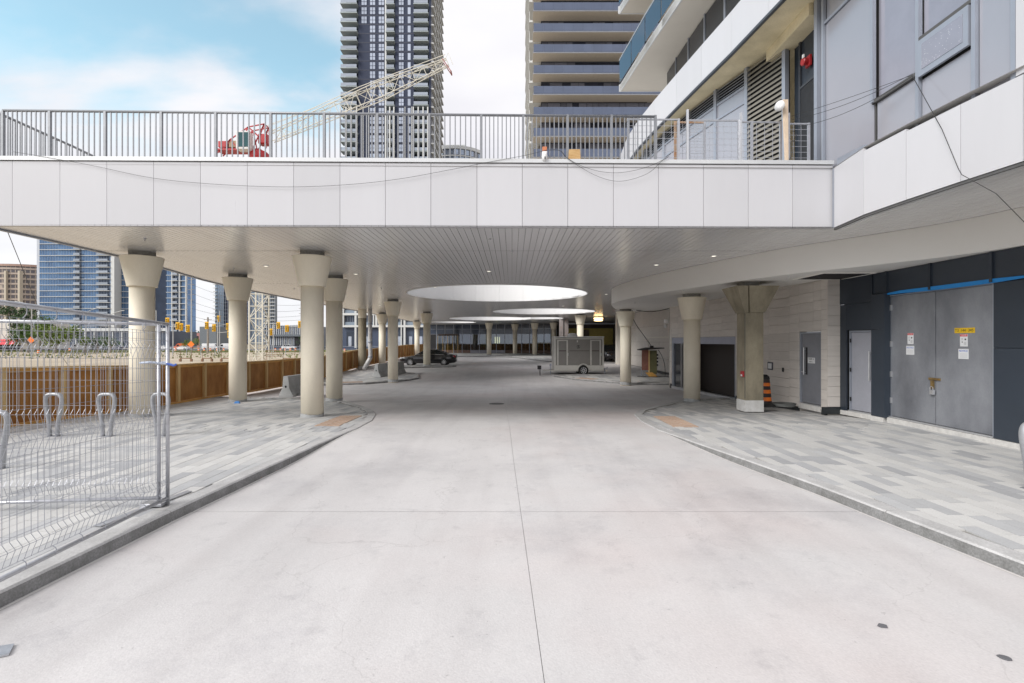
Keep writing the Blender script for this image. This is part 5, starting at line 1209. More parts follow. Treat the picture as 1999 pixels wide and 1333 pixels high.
for k in range(16):
    if k % 4 == 0: continue
    a0, a1 = 2*math.pi*k/16, 2*math.pi*(k+1)/16; cx, cz = xa+1.65, zb0+1.62
    mm.add([(cx+0.11*math.cos(a0),y0-0.012,cz+0.12*math.sin(a0)),(cx+0.11*math.cos(a1),y0-0.012,cz+0.12*math.sin(a1)),(cx+0.08*math.cos(a1),y0-0.012,cz+0.09*math.sin(a1)),(cx+0.08*math.cos(a0),y0-0.012,cz+0.09*math.sin(a0))], [(0,1,2,3)])
mm.box(cx-0.02,cx+0.02,y0-0.014,y0-0.006,cz-0.07,cz+0.1); mm.build('emblem', BLACK, t)
m = MB(); m.lathe([(0.36,zt0+0.07),(0.36,zt0+0.12),(0.33,zt0+0.22),(0.22,zt0+0.30),(0.0,zt0+0.32)], 18, (xa+1.35,y0+0.9), False, False); m.build('roof_vent', mat('white_plastic',()), t, smooth=True)
m = MB(); m.box(xa-0.1,xb+0.35,y0+0.12,y0+0.2,g+0.24,g+0.33); m.box(xa-0.1,xb+0.3,y0+1.9,y0+1.98,g+0.24,g+0.33); m.box(xa-0.6,xa,y0+0.9,y0+1.2,g+0.24,g+0.32); m.tube([(xa,y0+0.15,g+0.28),(xa-0.75,y0+1.0,g+0.28)],0.045,4); m.tube([(xa,y0+1.9,g+0.28),(xa-0.75,y0+1.1,g+0.28)],0.045,4); m.build('frame_tongue', TT, t)
wx = xa+2.0
def wheel(t_, x, y, z, r_, w, tyre=rub, rim=ALU, nsp=8, loc=False):
    m = MB(); vs = []; prof = [(r_*0.66,-w/2),(r_*0.93,-w/2),(r_,-w*0.3),(r_,w*0.3),(r_*0.93,w/2),(r_*0.66,w/2)]
    n = 28
    for k in range(n):
        a = 2*math.pi*k/n
        for q, yy in prof: vs.append((x+q*math.cos(a), y+yy, z+q*math.sin(a)))
    m.add(vs, [(k*6+i, k*6+(i+1)%6, ((k+1)%n)*6+(i+1)%6, ((k+1)%n)*6+i) for k in range(n) for i in range(6)]); ty = m.build('wheel', tyre, t_, smooth=True)
    m = MB(); vs = []
    for k in range(n):
        a = 2*math.pi*k/n
        vs += [(x+r_*0.67*math.cos(a),y-w/2+0.0,z+r_*0.67*math.sin(a)),(x+r_*0.58*math.cos(a),y-w/2+0.035,z+r_*0.58*math.sin(a)),(x,y-w/2+0.045,z)]
    m.add(vs, [(3*k,3*((k+1)%n),3*((k+1)%n)+1,3*k+1) for k in range(n)]); 
    for k in range(nsp):
        a = 2*math.pi*k/nsp; c_, s_ = math.cos(a), math.sin(a)
        m.add([(x+0.12*r_*c_-0.05*r_*s_,y-w/2+0.012,z+0.12*r_*s_+0.05*r_*c_),(x+0.12*r_*c_+0.05*r_*s_,y-w/2+0.012,z+0.12*r_*s_-0.05*r_*c_),(x+0.62*r_*c_+0.07*r_*s_,y-w/2+0.01,z+0.62*r_*s_-0.07*r_*c_),(x+0.62*r_*c_-0.07*r_*s_,y-w/2+0.01,z+0.62*r_*s_+0.07*r_*c_)], [(0,1,2,3)])
    m.build('rim', rim, ty)
    m = MB(); m.tube([(x,y-w/2+0.05,z),(x,y+w/2-0.03,z)], r_*0.62, 20); m.build('hub', BLACK, ty); return ty
wheel(t, wx, y0-0.02, g+0.34, 0.34, 0.2); wheel(t, wx, y0+2.12, g+0.34, 0.34, 0.2)
m = MB(); P = [(wx+0.44*math.cos(a), g+0.36+0.44*math.sin(a)) for a in [math.pi*k/12 for k in range(13)]]+[(wx+0.38*math.cos(a), g+0.36+0.38*math.sin(a)) for a in [math.pi*(12-k)/12 for k in range(13)]]
m.add([(x,y0-0.16,z) for x,z in P]+[(x,y0+0.05,z) for x,z in P], [(i,i+1,24-i,25-i) for i in range(12)]+[(26+25-i,26+24-i,26+i+1,26+i) for i in range(12)]+[(i,26+i,27+i,i+1) for i in range(12)]); m.build('fender', TT, t)
m = MB(); m.tube([(xa-0.25,y0+0.5,g+0.0),(xa-0.25,y0+0.5,g+0.75)], 0.035, 6); m.box(xa-0.32,xa-0.18,y0+0.44,y0+0.56,g+0.62,g+0.78); m.tube([(xb+0.15,y0+0.1,g+0.0),(xb+0.05,y0+0.1,g+0.5)], 0.03, 6); m.tube([(xb+0.1,y0+0.1,g+0.42),(xb+0.35,y0+0.1,g+0.55)], 0.025, 5); m.build('jack', FRAMEG, t)
m = MB(); m.tube([(1.93,y0-0.3,g),(1.93,y0-0.3,g+0.45)], 0.03, 6); m.box(1.75,2.02,y0-0.36,y0-0.24,g+0.42,g+0.68)
m.build('wheel_stand', BLACK, None, label='small black box on a thin stand on the driveway left of the trailer hitch', cat='stand')

# ---------------------------------------------------------------- cars
PAINTK = mat('black_car_paint', (0.012,0.012,0.016), 0.18, coat=0.8, var=0.05)
CGL = mat('car_glass', (0.015,0.02,0.022), 0.05, var=0.1)
CH = mat('chrome_trim', (0.7,0.7,0.7), 0.2, metal=1.0, var=0.02)
TAILR = mat('tail_lamp', (0.35,0.01,0.015), 0.2, var=0.1); HEADL = mat('head_lamp', (0.7,0.72,0.75), 0.15, var=0.1)
def car(label, paint, loc, rz, grp, L_=4.95, kind='sedan', cat='car', rims=None, det=True, name='parked_car'):
    # built along x, front at -x, wheels on the ground at z = 0, near side towards -y
    t = thing(name, label, cat, loc, rz, group=grp); h = L_/2
    if kind == 'sedan':
        st = [(-h,0.30,0.62,0.60),(-h+0.12,0.22,0.70,0.78),(-h+0.5,0.20,0.78,0.88),(-h+1.35,0.20,0.92,0.92),(-0.6,0.20,0.97,0.93),(0.6,0.20,0.98,0.93),(h-1.25,0.20,1.00,0.93),(h-0.55,0.22,1.03,0.90),(h-0.12,0.26,0.99,0.82),(h,0.34,0.86,0.70)]
        gh = [(-h+1.35,0.92,0.80),(-h+2.15,1.36,0.62),(-h+2.75,1.43,0.60),(h-1.75,1.40,0.60),(h-0.75,1.05,0.74)]; rf = (1,3); wr = 0.34
    elif kind == 'suv':
        st = [(-h,0.4,0.80,0.70),(-h+0.15,0.28,0.95,0.84),(-h+0.6,0.26,1.02,0.90),(-h+1.2,0.26,1.08,0.93),(0,0.26,1.12,0.94),(h-0.5,0.26,1.14,0.93),(h-0.08,0.3,1.10,0.88),(h,0.4,0.95,0.8)]
        gh = [(-h+1.15,1.08,0.82),(-h+1.85,1.62,0.68),(-h+2.6,1.70,0.67),(h-0.7,1.66,0.66),(h-0.15,1.14,0.76)]; rf = (1,3); wr = 0.37
    else:
        st = [(-h,0.4,0.85,0.75),(-h+0.12,0.3,1.0,0.9),(-h+0.7,0.28,1.15,0.95),(-h+1.1,0.28,1.9,0.92),(-h+1.7,0.28,2.1,0.90),(h-0.1,0.28,2.1,0.90),(h,0.35,2.0,0.88)]
        gh = []; wr = 0.36
    m = MB(); vs = []; ringn = 10
    for x, zl, zt_, w in st:
        zm = zl+(zt_-zl)*0.55
        ring = [(-w*0.86,zl),(-w,zl+(zm-zl)*0.4),(-w*1.01,zm),(-w*0.96,zt_-0.05),(-w*0.82,zt_),(w*0.82,zt_),(w*0.96,zt_-0.05),(w*1.01,zm),(w,zl+(zm-zl)*0.4),(w*0.86,zl)]
        vs += [(x,yy,zz) for yy, zz in ring]
    fs = [(i*ringn+k,i*ringn+(k+1)%ringn,(i+1)*ringn+(k+1)%ringn,(i+1)*ringn+k) for i in range(len(st)-1) for k in range(ringn)]
    fs += [tuple(range(ringn-1,-1,-1)), tuple((len(st)-1)*ringn+k for k in range(ringn))]
    m.add(vs, fs); off = Vector(loc)
    def bl(m, nm, mt, smooth=False, par=None):
        o = bpy.data.objects.new(nm, m.mesh(nm, mt, (0,0,0), smooth)); COL.objects.link(o); o.parent = par or t; return o
    bo = bl(m, 'body', paint, True); 
    try: bo.data.set_sharp_from_angle(angle=R(50))
    except Exception: pass
    if gh:
        m = MB(); vs = []
        for i, (x, z, w) in enumerate(gh):
            zb2 = interp([(s_[0], s_[2]) for s_ in st], x)-0.03; wb = 0.84
            vs += [(x if i not in (0, len(gh)-1) else x, -wb if i not in (0,len(gh)-1) else -w, zb2), (x, -w, z), (x, w, z), (x, wb if i not in (0,len(gh)-1) else w, zb2)]
        n = len(gh); m.add(vs, [(4*i+k,4*i+k+1,4*i+5+k,4*i+4+k) for i in range(n-1) for k in range(3)]+[(0,3,2,1),(4*n-4,4*n-3,4*n-2,4*n-1)]); bl(m, 'window_glass', CGL, False)
        m = MB(); P_ = gh[rf[0]:rf[1]+1]; vs = []
        for x, z, w in P_: vs += [(x,-w-0.015,z-0.03),(x,-w+0.06,z+0.03),(x,w-0.06,z+0.03),(x,w+0.015,z-0.03)]
        m.add(vs, [(4*i+k,4*i+k+1,4*i+5+k,4*i+4+k) for i in range(len(P_)-1) for k in range(3)]+[(0,1,2,3),(4*len(P_)-1,4*len(P_)-2,4*len(P_)-3,4*len(P_)-4)]); bl(m, 'roof', paint, True)
        for sgn in (-1, 1):       # window line, pillars
            m = MB()
            for x, z, w in gh[1:4]: zb2 = interp([(s_[0], s_[2]) for s_ in st], x); m.tube([(x, sgn*0.845, zb2),(x, sgn*(w+0.004), z)], 0.025, 4)
            m.tube([(gh[0][0],sgn*0.80,gh[0][1]),(gh[1][0],sgn*(gh[1][2]+.01),gh[1][1])], 0.03, 4); m.tube([(gh[-1][0],sgn*0.76,gh[-1][1]),(gh[-2][0],sgn*(gh[-2][2]+.01),gh[-2][1])], 0.035, 4); bl(m, 'pillar', paint)
            m = MB(); m.tube([(gh[0][0]+0.1,sgn*0.86,0.97 if kind=='sedan' else 1.11),(gh[-1][0]-0.3,sgn*0.85,1.0 if kind=='sedan' else 1.14)], 0.012, 4); m.tube([(gh[1][0],sgn*(gh[1][2]+.015),gh[1][1]),(gh[2][0],sgn*(gh[2][2]+.02),gh[2][1]),(gh[-2][0],sgn*(gh[-2][2]+.02),gh[-2][1]-0.02)], 0.012, 4); bl(m, 'chrome_line', CH)
    else:
        m = MB(); m.add([(-h+0.68,-0.8,1.17),(-h+0.68,0.8,1.17),(-h+1.08,0.8,1.85),(-h+1.08,-0.8,1.85)], [(0,3,2,1)]); o = bl(m, 'windscreen', CGL); o.location = (-0.03,0,0.02)
        m = MB(); m.box(-h+1.15,-h+1.9,-0.945,-0.935,1.2,1.75); bl(m, 'window_glass', CGL)
    wb0, wb1 = -h+0.92, h-1.02
    tmp = bpy.data.objects.new('tmp', None)
    for xx in (wb0, wb1):
        for sgn in (-1, 1):
            m = MB(); w_ = 0.23; yy0 = sgn*0.82; n = 22; prof = [(wr*0.6,-w_/2),(wr*0.94,-w_/2),(wr,-w_*0.3),(wr,w_*0.3),(wr*0.94,w_/2),(wr*0.6,w_/2)]; vs = []
            for k in range(n):
                a = 2*math.pi*k/n
                for q, yy in prof: vs.append((xx+q*math.cos(a), yy0+yy, wr+q*math.sin(a)))
            m.add(vs, [(k*6+i, k*6+(i+1)%6, ((k+1)%n)*6+(i+1)%6, ((k+1)%n)*6+i) for k in range(n) for i in range(6)]); ty = bl(m, 'wheel', rub, True)
            if det:
                m = MB(); ys_ = yy0+sgn*(w_/2-0.01); vs = []
                for k in range(n):
                    a = 2*math.pi*k/n; vs += [(xx+wr*0.70*math.cos(a),ys_+sgn*0.012,wr+wr*0.70*math.sin(a)),(xx+wr*0.60*math.cos(a),ys_,wr+wr*0.60*math.sin(a))]
                m.add(vs, [(2*k,2*((k+1)%n),2*((k+1)%n)+1,2*k+1) for k in range(n)])
                for k in range(10):
                    a = 2*math.pi*k/10; c_, s_ = math.cos(a), math.sin(a)
                    m.add([(xx+.1*wr*c_-.05*wr*s_,ys_,wr+.1*wr*s_+.05*wr*c_),(xx+.1*wr*c_+.05*wr*s_,ys_,wr+.1*wr*s_-.05*wr*c_),(xx+.64*wr*c_+.06*wr*s_,ys_+sgn*.004,wr+.64*wr*s_-.06*wr*c_),(xx+.64*wr*c_-.06*wr*s_,ys_+sgn*.004,wr+.64*wr*s_+.06*wr*c_)], [(0,1,2,3)])
                bl(m, 'rim', rims or ALU, par=ty)
            m = MB(); m.tube([(xx,yy0-w_/2+0.02,wr),(xx,yy0+w_/2-0.02,wr)], wr*0.6, 16); bl(m, 'hub', BLACK, par=ty)
            m = MB(); P = [(xx+(wr+0.05)*math.cos(a), wr+0.0+(wr+0.05)*math.sin(a)) for a in [math.pi*k/12 for k in range(13)]]+[(xx+(wr+0.005)*math.cos(a), wr+(wr+0.005)*math.sin(a)) for a in [math.pi*(12-k)/12 for k in range(13)]]
            m.add([(x,sgn*0.945,z) for x,z in P], [(i,i+1,24-i,25-i) for i in range(12)]); bl(m, 'wheel_arch', BLACK)
    for sgn in (-1, 1):
        m = MB(); m.box(-h+0.0,-h+0.42,sgn*0.62-0.14,sgn*0.62+0.17,0.60,0.73); bl(m, 'headlight', HEADL)
        m = MB(); m.box(h-0.42,h-0.02,sgn*0.66-0.16,sgn*0.66+0.18,0.74,0.90) if kind != 'van' else m.box(h-0.1,h+0.01,sgn*0.8-0.08,sgn*0.8+0.08,1.0,1.5); bl(m, 'tail_lamp', TAILR)
        if det:
            m = MB(); m.box(-h+1.75,-h+1.95,sgn*0.98-0.1,sgn*0.98+0.06,0.98,1.10); bl(m, 'mirror', paint)
    m = MB(); m.box(-h-0.02,-h+0.06,-0.45,0.45,0.36,0.62); bl(m, 'grille', BLACK)
    return t
car('long black sedan parked broadside behind a cream column, facing left', PAINTK, (-7.38, 45.6, Z(45.6)), 0, None, L_=4.9)
car('black pickup sized vehicle in the garage entry right of the trailer, headlights towards the camera', PAINTK, (10.0, 53.5, Z(53)), R(96), None, kind='suv', L_=5.2, cat='truck', name='black_truck')

# ---------------------------------------------------------------- lobby building behind the trailer
lob = thing('lobby_building', 'dark glazed lobby front closing the far end of the driveway', 'building', (0, 77, 0))
PGL = mat('navy_glass', (0.035,0.05,0.085), 0.06, metal=0.1, var=0.3, vs_=0.4, rand=0.25)
CLG = glass('clear_lobby_glass', (0.42,0.50,0.55), 0.35)
LB = [(-12.8,78.0),(-4,77.6),(1.0,76.6),(3.2,75.4),(5.6,73.2),(7.0,71.0)]
LL = wlen(LB); g = 0.14; n = 17
for k in range(n):
    a, b_ = wpt(LB, LL*k/n), wpt(LB, LL*(k+1)/n)
    lows = k in (2,3,4,8,9,10,11,12,13,14,15)
    for (z0, z1, mt) in ((3.78,CZ,PGL),(3.02,3.74,PGL),(g+0.45,2.98,CLG if k >= 1 else DARK)):
        m = MB(); m.seg(lerp(a,b_,0.03), lerp(a,b_,0.97), z0, z1, 0.0, 0.03); m.build('glass_pane', mt, lob)
    m = MB(); m.seg(lerp(a,b_,-0.03), lerp(a,b_,0.03), g, CZ, -0.05, 0.05); m.build('mullion', FRAMEG, lob)
    m = MB(); m.seg(a, b_, g-0.1, g+0.43, 0.0, 0.05); m.build('base_panel', SPAN if 4 < k < 9 else mat('brown_base_panel', (0.16,0.10,0.08), 0.6), lob)
for z in (2.98, 3.74):
    m = MB()
    for a, b_ in zip(LB, LB[1:]): m.seg(a, b_, z, z+0.04, -0.03, 0.03)
    m.build('transom', FRAMEG, lob)
m = MB(); m.prism([(-12.8,86),(12,86),(12,85.9),(-12.8,85.9)], 0.1, CZ); m.build('lobby_back_wall', mat('dark_lobby_wall', (0.05,0.05,0.055), 0.7, col2=(0.16,0.15,0.13), vs_=0.6), lob)
m = MB(); m.prism([(-12.8,78.1),(1,76.7),(7,71.1),(12,86),(-12.8,86)], 0.05, 0.14); m.build('lobby_floor', mat('lobby_stone', (0.3,0.28,0.25), 0.3), lob)
m = MB(); m.prism([(-12.8,78.1),(1,76.8),(7,71.2),(16,80),(16,90),(-12.8,90)], CZ+0.03, CZ+1.4); m.build('lobby_roof', DECKM, lob)
t = thing('reception_desk', 'bright amber reception counter seen through the lobby glass behind the gold door', 'desk', (-9.5, 80, 0.14))
m = MB(); m.box(-10.6,-8.1,80,80.8,0.2,1.35); m.build('counter', mat('amber_panel', (0.72,0.36,0.03), 0.4), t, bevel=0.05)
m = MB(); m.box(-10.7,-8.0,79.9,80.9,1.36,1.42); m.build('counter_top', WOODL, t)
t = thing('revolving_door', 'gold framed glass entrance vestibule at the left end of the lobby', 'door', (-9.7, 77.4, 0.14))
for k in range(5):
    m = MB(); xx = -11.2+0.75*k; m.box(xx,xx+0.07,77.0,77.08,0.14,2.75); m.build('gold_post', BRASS, t)
m = MB(); m.box(-11.2,-8.13,76.95,77.6,2.76,3.0); m.build('canopy_box', mat('dark_bronze', (0.07,0.05,0.04), 0.4, metal=0.5), t)
t = thing('wall_panel', 'pale teal upright panel inside the lobby right of the gold door', 'panel', (-7.6, 79, 0.14))
m = MB(); m.box(-7.9,-7.2,79,79.1,0.2,3.1); m.build('panel_face', mat('pale_teal', (0.45,0.62,0.62), 0.5), t)
PEND = mat('warm_pendant', (0.9,0.6,0.2), 0.4, emit=((1.0,0.76,0.38), 1.5))
for k in range(3):
    x_ = 0.1+(k-5)*0.0
    m = MB(); xx = -2.6+0.32*k; m.tube([(xx,79.5,1.6),(xx,79.5,2.6)], 0.08, 8)
    m.build('pendant_lamp', PEND, None, label=('left','middle','right')[k]+' one of the three warm tube lamps glowing behind the lobby glass', cat='lamp', group='warm tube lamps in the lobby')
GRN = mat('interior_green', (0.12,0.28,0.12), 0.6, var=0.4, vs_=2); CRM = mat('interior_cream', (0.5,0.46,0.38), 0.6, var=0.3, vs_=1); MRN = mat('interior_maroon', (0.22,0.07,0.06), 0.6, var=0.3)
rr_ = random.Random(21)
for i, (x0, x1, z0, z1, mt, nm, lab) in enumerate([(-6.9,-5.2,0.6,3.0,MRN,'art_panel','maroon patterned wall panel in the lobby left of the middle column'),(-5.0,-3.6,1.0,2.9,GRN,'art_panel','green patterned wall panel in the lobby next to the maroon one'),(-0.4,1.7,1.6,2.95,CRM,'art_panel','cream patterned panel inside the lobby between two columns'),(3.0,4.4,1.0,2.9,GRN,'art_panel','green panel inside the lobby towards the right end')]):
    m = MB(); m.box(x0,x1,81+0.4*i,81.1+0.4*i,z0,z1); m.build(nm, mt, None, label=lab, cat='panel')
for (x, y, lab) in ((-1.6,79,'dark round backed chair inside the lobby near the small outlet column'),(0.9,79.5,'dark round backed chair inside the lobby near the entrance')):
    t = thing('lobby_chair', lab, 'chair', (x, y, 0.14))
    m = MB(); m.lathe([(0.35,0.5),(0.38,0.62)], 14, (x,y)); m.build('seat', BLACK, t); m = MB(); m.box(x-0.35,x+0.35,y+0.25,y+0.33,0.6,1.15); m.build('backrest', MRN, t, bevel=0.05)
    m = MB(); m.tube([(x,y,0.14),(x,y,0.5)], 0.06, 8); m.build('leg', FRAMEG, t)
# garage entry
gar = thing('garage_entry', 'dark vehicle entry with a yellow lit back wall right of the lobby', 'building', (9, 62, 0))
m = MB(); m.box(6.9,13.0,66.0,66.2,0.9,3.6); m.build('yellow_wall', mat('yellow_render', (0.50,0.42,0.13), 0.7, var=0.1), gar)
m = MB(); m.box(6.0,6.3,64,66.5,-0.2,CZ); m.box(13.0,13.4,50,66.5,-0.3,CZ); m.box(5.8,13.4,66.2,66.6,-0.3,CZ); m.box(6.0,13.0,65.7,65.9,3.6,CZ); m.build('dark_surround', mat('brown_black_wall', (0.05,0.04,0.035), 0.7), gar)
for x in (5.2, 5.75):
    m = MB(); m.box(x,x+0.42,56,56.4,-0.1,CZ); m.build('side_pier', mat('taupe_pier', (0.36,0.32,0.31), 0.6), gar)
m = MB(); m.box(8.6,9.9,65.85,65.95,2.1,3.4); m.build('dark_wall_unit', mat('dark_bronze',()), gar)
m = MB(); m.box(6.4,13.0,60,60.15,3.92,4.1); m.build('header_pipe', FRAMEG, gar)
t = thing('ceiling_light', 'warm two tier oblong light hanging from the ceiling over the garage entry', 'ceiling light', (8.6, 51, CZ))
m = MB(); m.lathe([(0.40,4.30),(0.46,4.27),(0.46,4.17),(0.38,4.15)], 20, (8.6,51)); m.build('upper_ring', PEND, t)
m = MB(); m.lathe([(0.36,4.10),(0.43,4.08),(0.43,3.98),(0.30,3.95)], 20, (8.6,51)); m.build('lower_ring', PEND, t)
m = MB(); m.tube([(8.6,51,4.1),(8.6,51,CZ)], 0.05, 8); m.build('stem', BLACK, t)
# ---------------------------------------------------------------- dark tower left of centre
D = 168.0
def ux(u, d=D): return (u-1000)*d/1000
FH = 3.0
LITW = mat('sky_lit_window', (0.50,0.55,0.64), 0.1, metal=0.6, var=0.12, vs_=0.4, rand=0.15)
DGL = mat('dark_recess_glass', (0.03,0.035,0.055), 0.1, var=0.3, vs_=0.6, rand=0.3)
BGU = mat('pale_guard', (0.36,0.40,0.46), 0.15, metal=0.4, var=0.1, rand=0.1)
tw = thing('condo_tower', 'tall navy clad condo tower with white balconies behind the yellow crane boom', 'tower', (ux(755), D, 0))
X0, X1 = ux(669), ux(841.5); NF = 44; base = -1.3
def B(x0, x1, y0, y1, z0, z1, nm, mt, par=None, **k): m = MB(); m.box(x0,x1,y0,y1,z0,z1); return m.build(nm, mt, par, **k)
B(ux(700), ux(752), D, D+26, base, NF*FH, 'wall', TOWERD, tw); B(ux(772), ux(808.6), D, D+26, base, NF*FH, 'wall', TOWERD, tw)
B(X0+0.6, ux(700), D+1.8, D+26, base, NF*FH, 'recess_wall', DGL, tw); B(ux(755), ux(772), D+1.8, D+26, base, NF*FH, 'recess_wall', DGL, tw); B(ux(808.6), ux(837.7), D+1.8, D+26, base, NF*FH, 'recess_wall', DGL, tw)
B(ux(752), ux(755), D-0.25, D+2, base, NF*FH, 'white_pier', SLABW, tw); B(ux(837.7), X1, D, D+26, base, NF*FH, 'corner_wall', TOWERD, tw)
bal_c = MB(); bal_c.box(-0.5,0.5,0,1,0,1); slabme = bal_c.mesh('balcony_slab', mat('greenish_slab', (0.33,0.375,0.39), 0.7))
gm = MB(); gm.box(-0.5,0.5,0,1,0,1); guardme = gm.mesh('balcony_guard', BGU)
wm = MB(); wm.box(-0.5,0.5,0,1,0,1); winme = wm.mesh('window', LITW); fme_ = MB(); fme_.box(-0.5,0.5,0,1,0,1); dme = fme_.mesh('dark_window', DGL)
wingrid = MB()
for a_, b2_ in ((-0.5,-0.44),(-0.03,0.03),(0.44,0.5)): wingrid.box(a_,b2_,0,1,0,1)
wingrid.box(-0.44,-0.03,0,1,0.46,0.50); wingrid.box(0.03,0.44,0,1,0.46,0.50)
wgme = wingrid.mesh('window_frame', TOWERD)
def put(me, nm, par, x0, x1, y0, y1, z0, z1): return inst(me, nm, par, ((x0+x1)/2, y0, z0), sca=((x1-x0), (y1-y0), (z1-z0)))
sl = MB()
for f in range(1, NF+1):
    z = f*FH+0.6
    vis = 18 <= f <= 40
    low = z < 78
    for (u0, u1, pr) in ((667.4,700,1.6),(755,772,1.3),(808.6,837.7,1.4)):
        if vis:
            put(slabme, 'balcony_slab', tw, ux(u0), ux(u1), D-pr, D+1.8, z, z+0.32)
            put(guardme, 'balcony_guard', tw, ux(u0)+0.15, ux(u1)-0.15, D-pr+0.05, D-pr+0.1, z+0.42, z+1.35)
        else: sl.box(ux(u0), ux(u1), D-pr, D+1.8, z, z+0.35)
    if vis:
        cols = [(722,733.5),(739,751)] + ([(705.5,717)] if z > 103 else []) + [(778.5,789),(796.5,802)]
        for (u0, u1) in cols:
            o = put(winme, 'window', tw, ux(u0), ux(u1), D-0.06, D-0.01, z+0.55, z+2.75)
            if u1-u0 > 8: c = inst(wgme, 'window_frame', None, (0,-1.2,0)); c.parent = o; c.scale = (1,1,1)
    if vis and f % 1 == 0: B(ux(700), ux(752), D-0.04, D-0.002, z+0.05, z+0.30, 'floor_band', mat('navy_band', (0.03,0.035,0.06), 0.5), tw); B(ux(772), ux(808.6), D-0.04, D-0.002, z+0.05, z+0.30, 'floor_band', MC['navy_band'], tw)
    # side face
    sl.box(X1, X1+0.9, D+0.2, D+25, z, z+0.4)
sl.build('side_slabs', SLABW, tw, kind='stuff')
pm = MB()
for f in range(17, 41):
    z = f*FH+0.6
    for k in range(1, 4): pm.box(X1+0.02, X1+0.7, D+k*6.2, D+k*6.2+0.3, z+0.35, z+3.0)
pm.build('side_posts', SLABW, tw, kind='stuff')
B(X1, X1+0.2, D+0.3, D+25, base, NF*FH, 'side_wall', mat('grey_side_glass', (0.16,0.165,0.18), 0.4, var=0.2), tw)
for u in (667.8, 679, 689, 699.5, 712, 723, 735, 755.5, 763.5, 771.5, 793, 806, 809, 818.5, 828, 837):    # white piers on the lower storeys
    if u in (712,723,735,793,806): w = 0.16
    else: w = 0.36
    B(ux(u)-w/2, ux(u)+w/2, D-1.75, D-1.45 if u < 700 or 754 < u < 773 or u > 808 else D-1.45, base, 78, 'white_pier', SLABW, tw)

# ---------------------------------------------------------------- big tower behind the lobby
t2 = thing('condo_tower', 'large condo tower with long blue glass balconies and beige soffits right of centre', 'tower', (14, 76, 0))
YF = 73.5; XL = 3.05
t2wall = mat('charcoal_window_wall', (0.055,0.06,0.075), 0.25, var=0.15, rand=0.2)
B(4.3, 30, 75.9, 100, CT, 75, 'wall', t2wall, t2)
BG2 = mat('blue_glass_guard', (0.13,0.155,0.22), 0.12, metal=0.5, var=0.08, vs_=0.4, rand=0.06)
PANL = mat('grey_window_wall', (0.15,0.155,0.19), 0.3, var=0.1, rand=0.3)
for f in range(-10, 8):
    z = 46.6-0.35+3.0*f+0.05
    if z < 7 or z > 72: continue
    B(XL, 30, YF, 75.9, z, z+0.22, 'balcony_slab', SLABB, t2)
    vis = 26 < z < 60
    if vis:
        B(XL-0.02, 30, YF-0.05, YF-0.004, z-0.02, z+0.24, 'slab_edge', mat('grey_slab_edge', (0.30,0.31,0.34), 0.5), t2)
        n = 13
        for k in range(n):
            xx = XL+0.05+k*1.42; B(xx, xx+1.40, YF-0.09, YF-0.065, z+0.12, z+1.22, 'guard_panel', BG2, t2)
        n = 12
        rr_ = random.Random(f+50); xx = 4.4; 
        while xx < 20:
            w = rr_.choice([0.9,1.2,1.9]); mt = DGL if rr_.random() < 0.3 else PANL
            B(xx, xx+w-0.07, 75.8, 75.88, z+0.25, z+2.95, 'window_wall_panel', mt, t2); xx += w
        B(4.3, 20, 75.74, 75.9, z+2.86, z+3.0, 'header', t2wall, t2)
    else:
        B(XL, 30, YF-0.09, YF-0.065, z+0.12, z+1.22, 'guard_panel', BG2, t2)
sd_ = MB(); sg = MB()
for f in range(-10, 9):
    z = 46.6-0.35+3.0*f+0.05
    sd_.box(2.55, 4.4, 76, 98, z, z+0.3); sg.box(2.5, 2.56, 76, 98, z+0.3, z+0.5)
    for k in range(5): sg.box(2.62, 2.7, 78+k*4.4, 78.15+k*4.4, z+0.3, z+3)
sd_.build('side_slabs', SLABW, t2, kind='stuff'); sg.build('side_guards', SLABW, t2, kind='stuff')
B(4.0, 4.28, 77, 98, CT, 72, 'side_wall', mat('taupe_side', (0.30,0.27,0.25), 0.7), t2)
B(3.4, 30, 74.2, 98, 5.0, 8.0, 'podium', t2wall, t2)

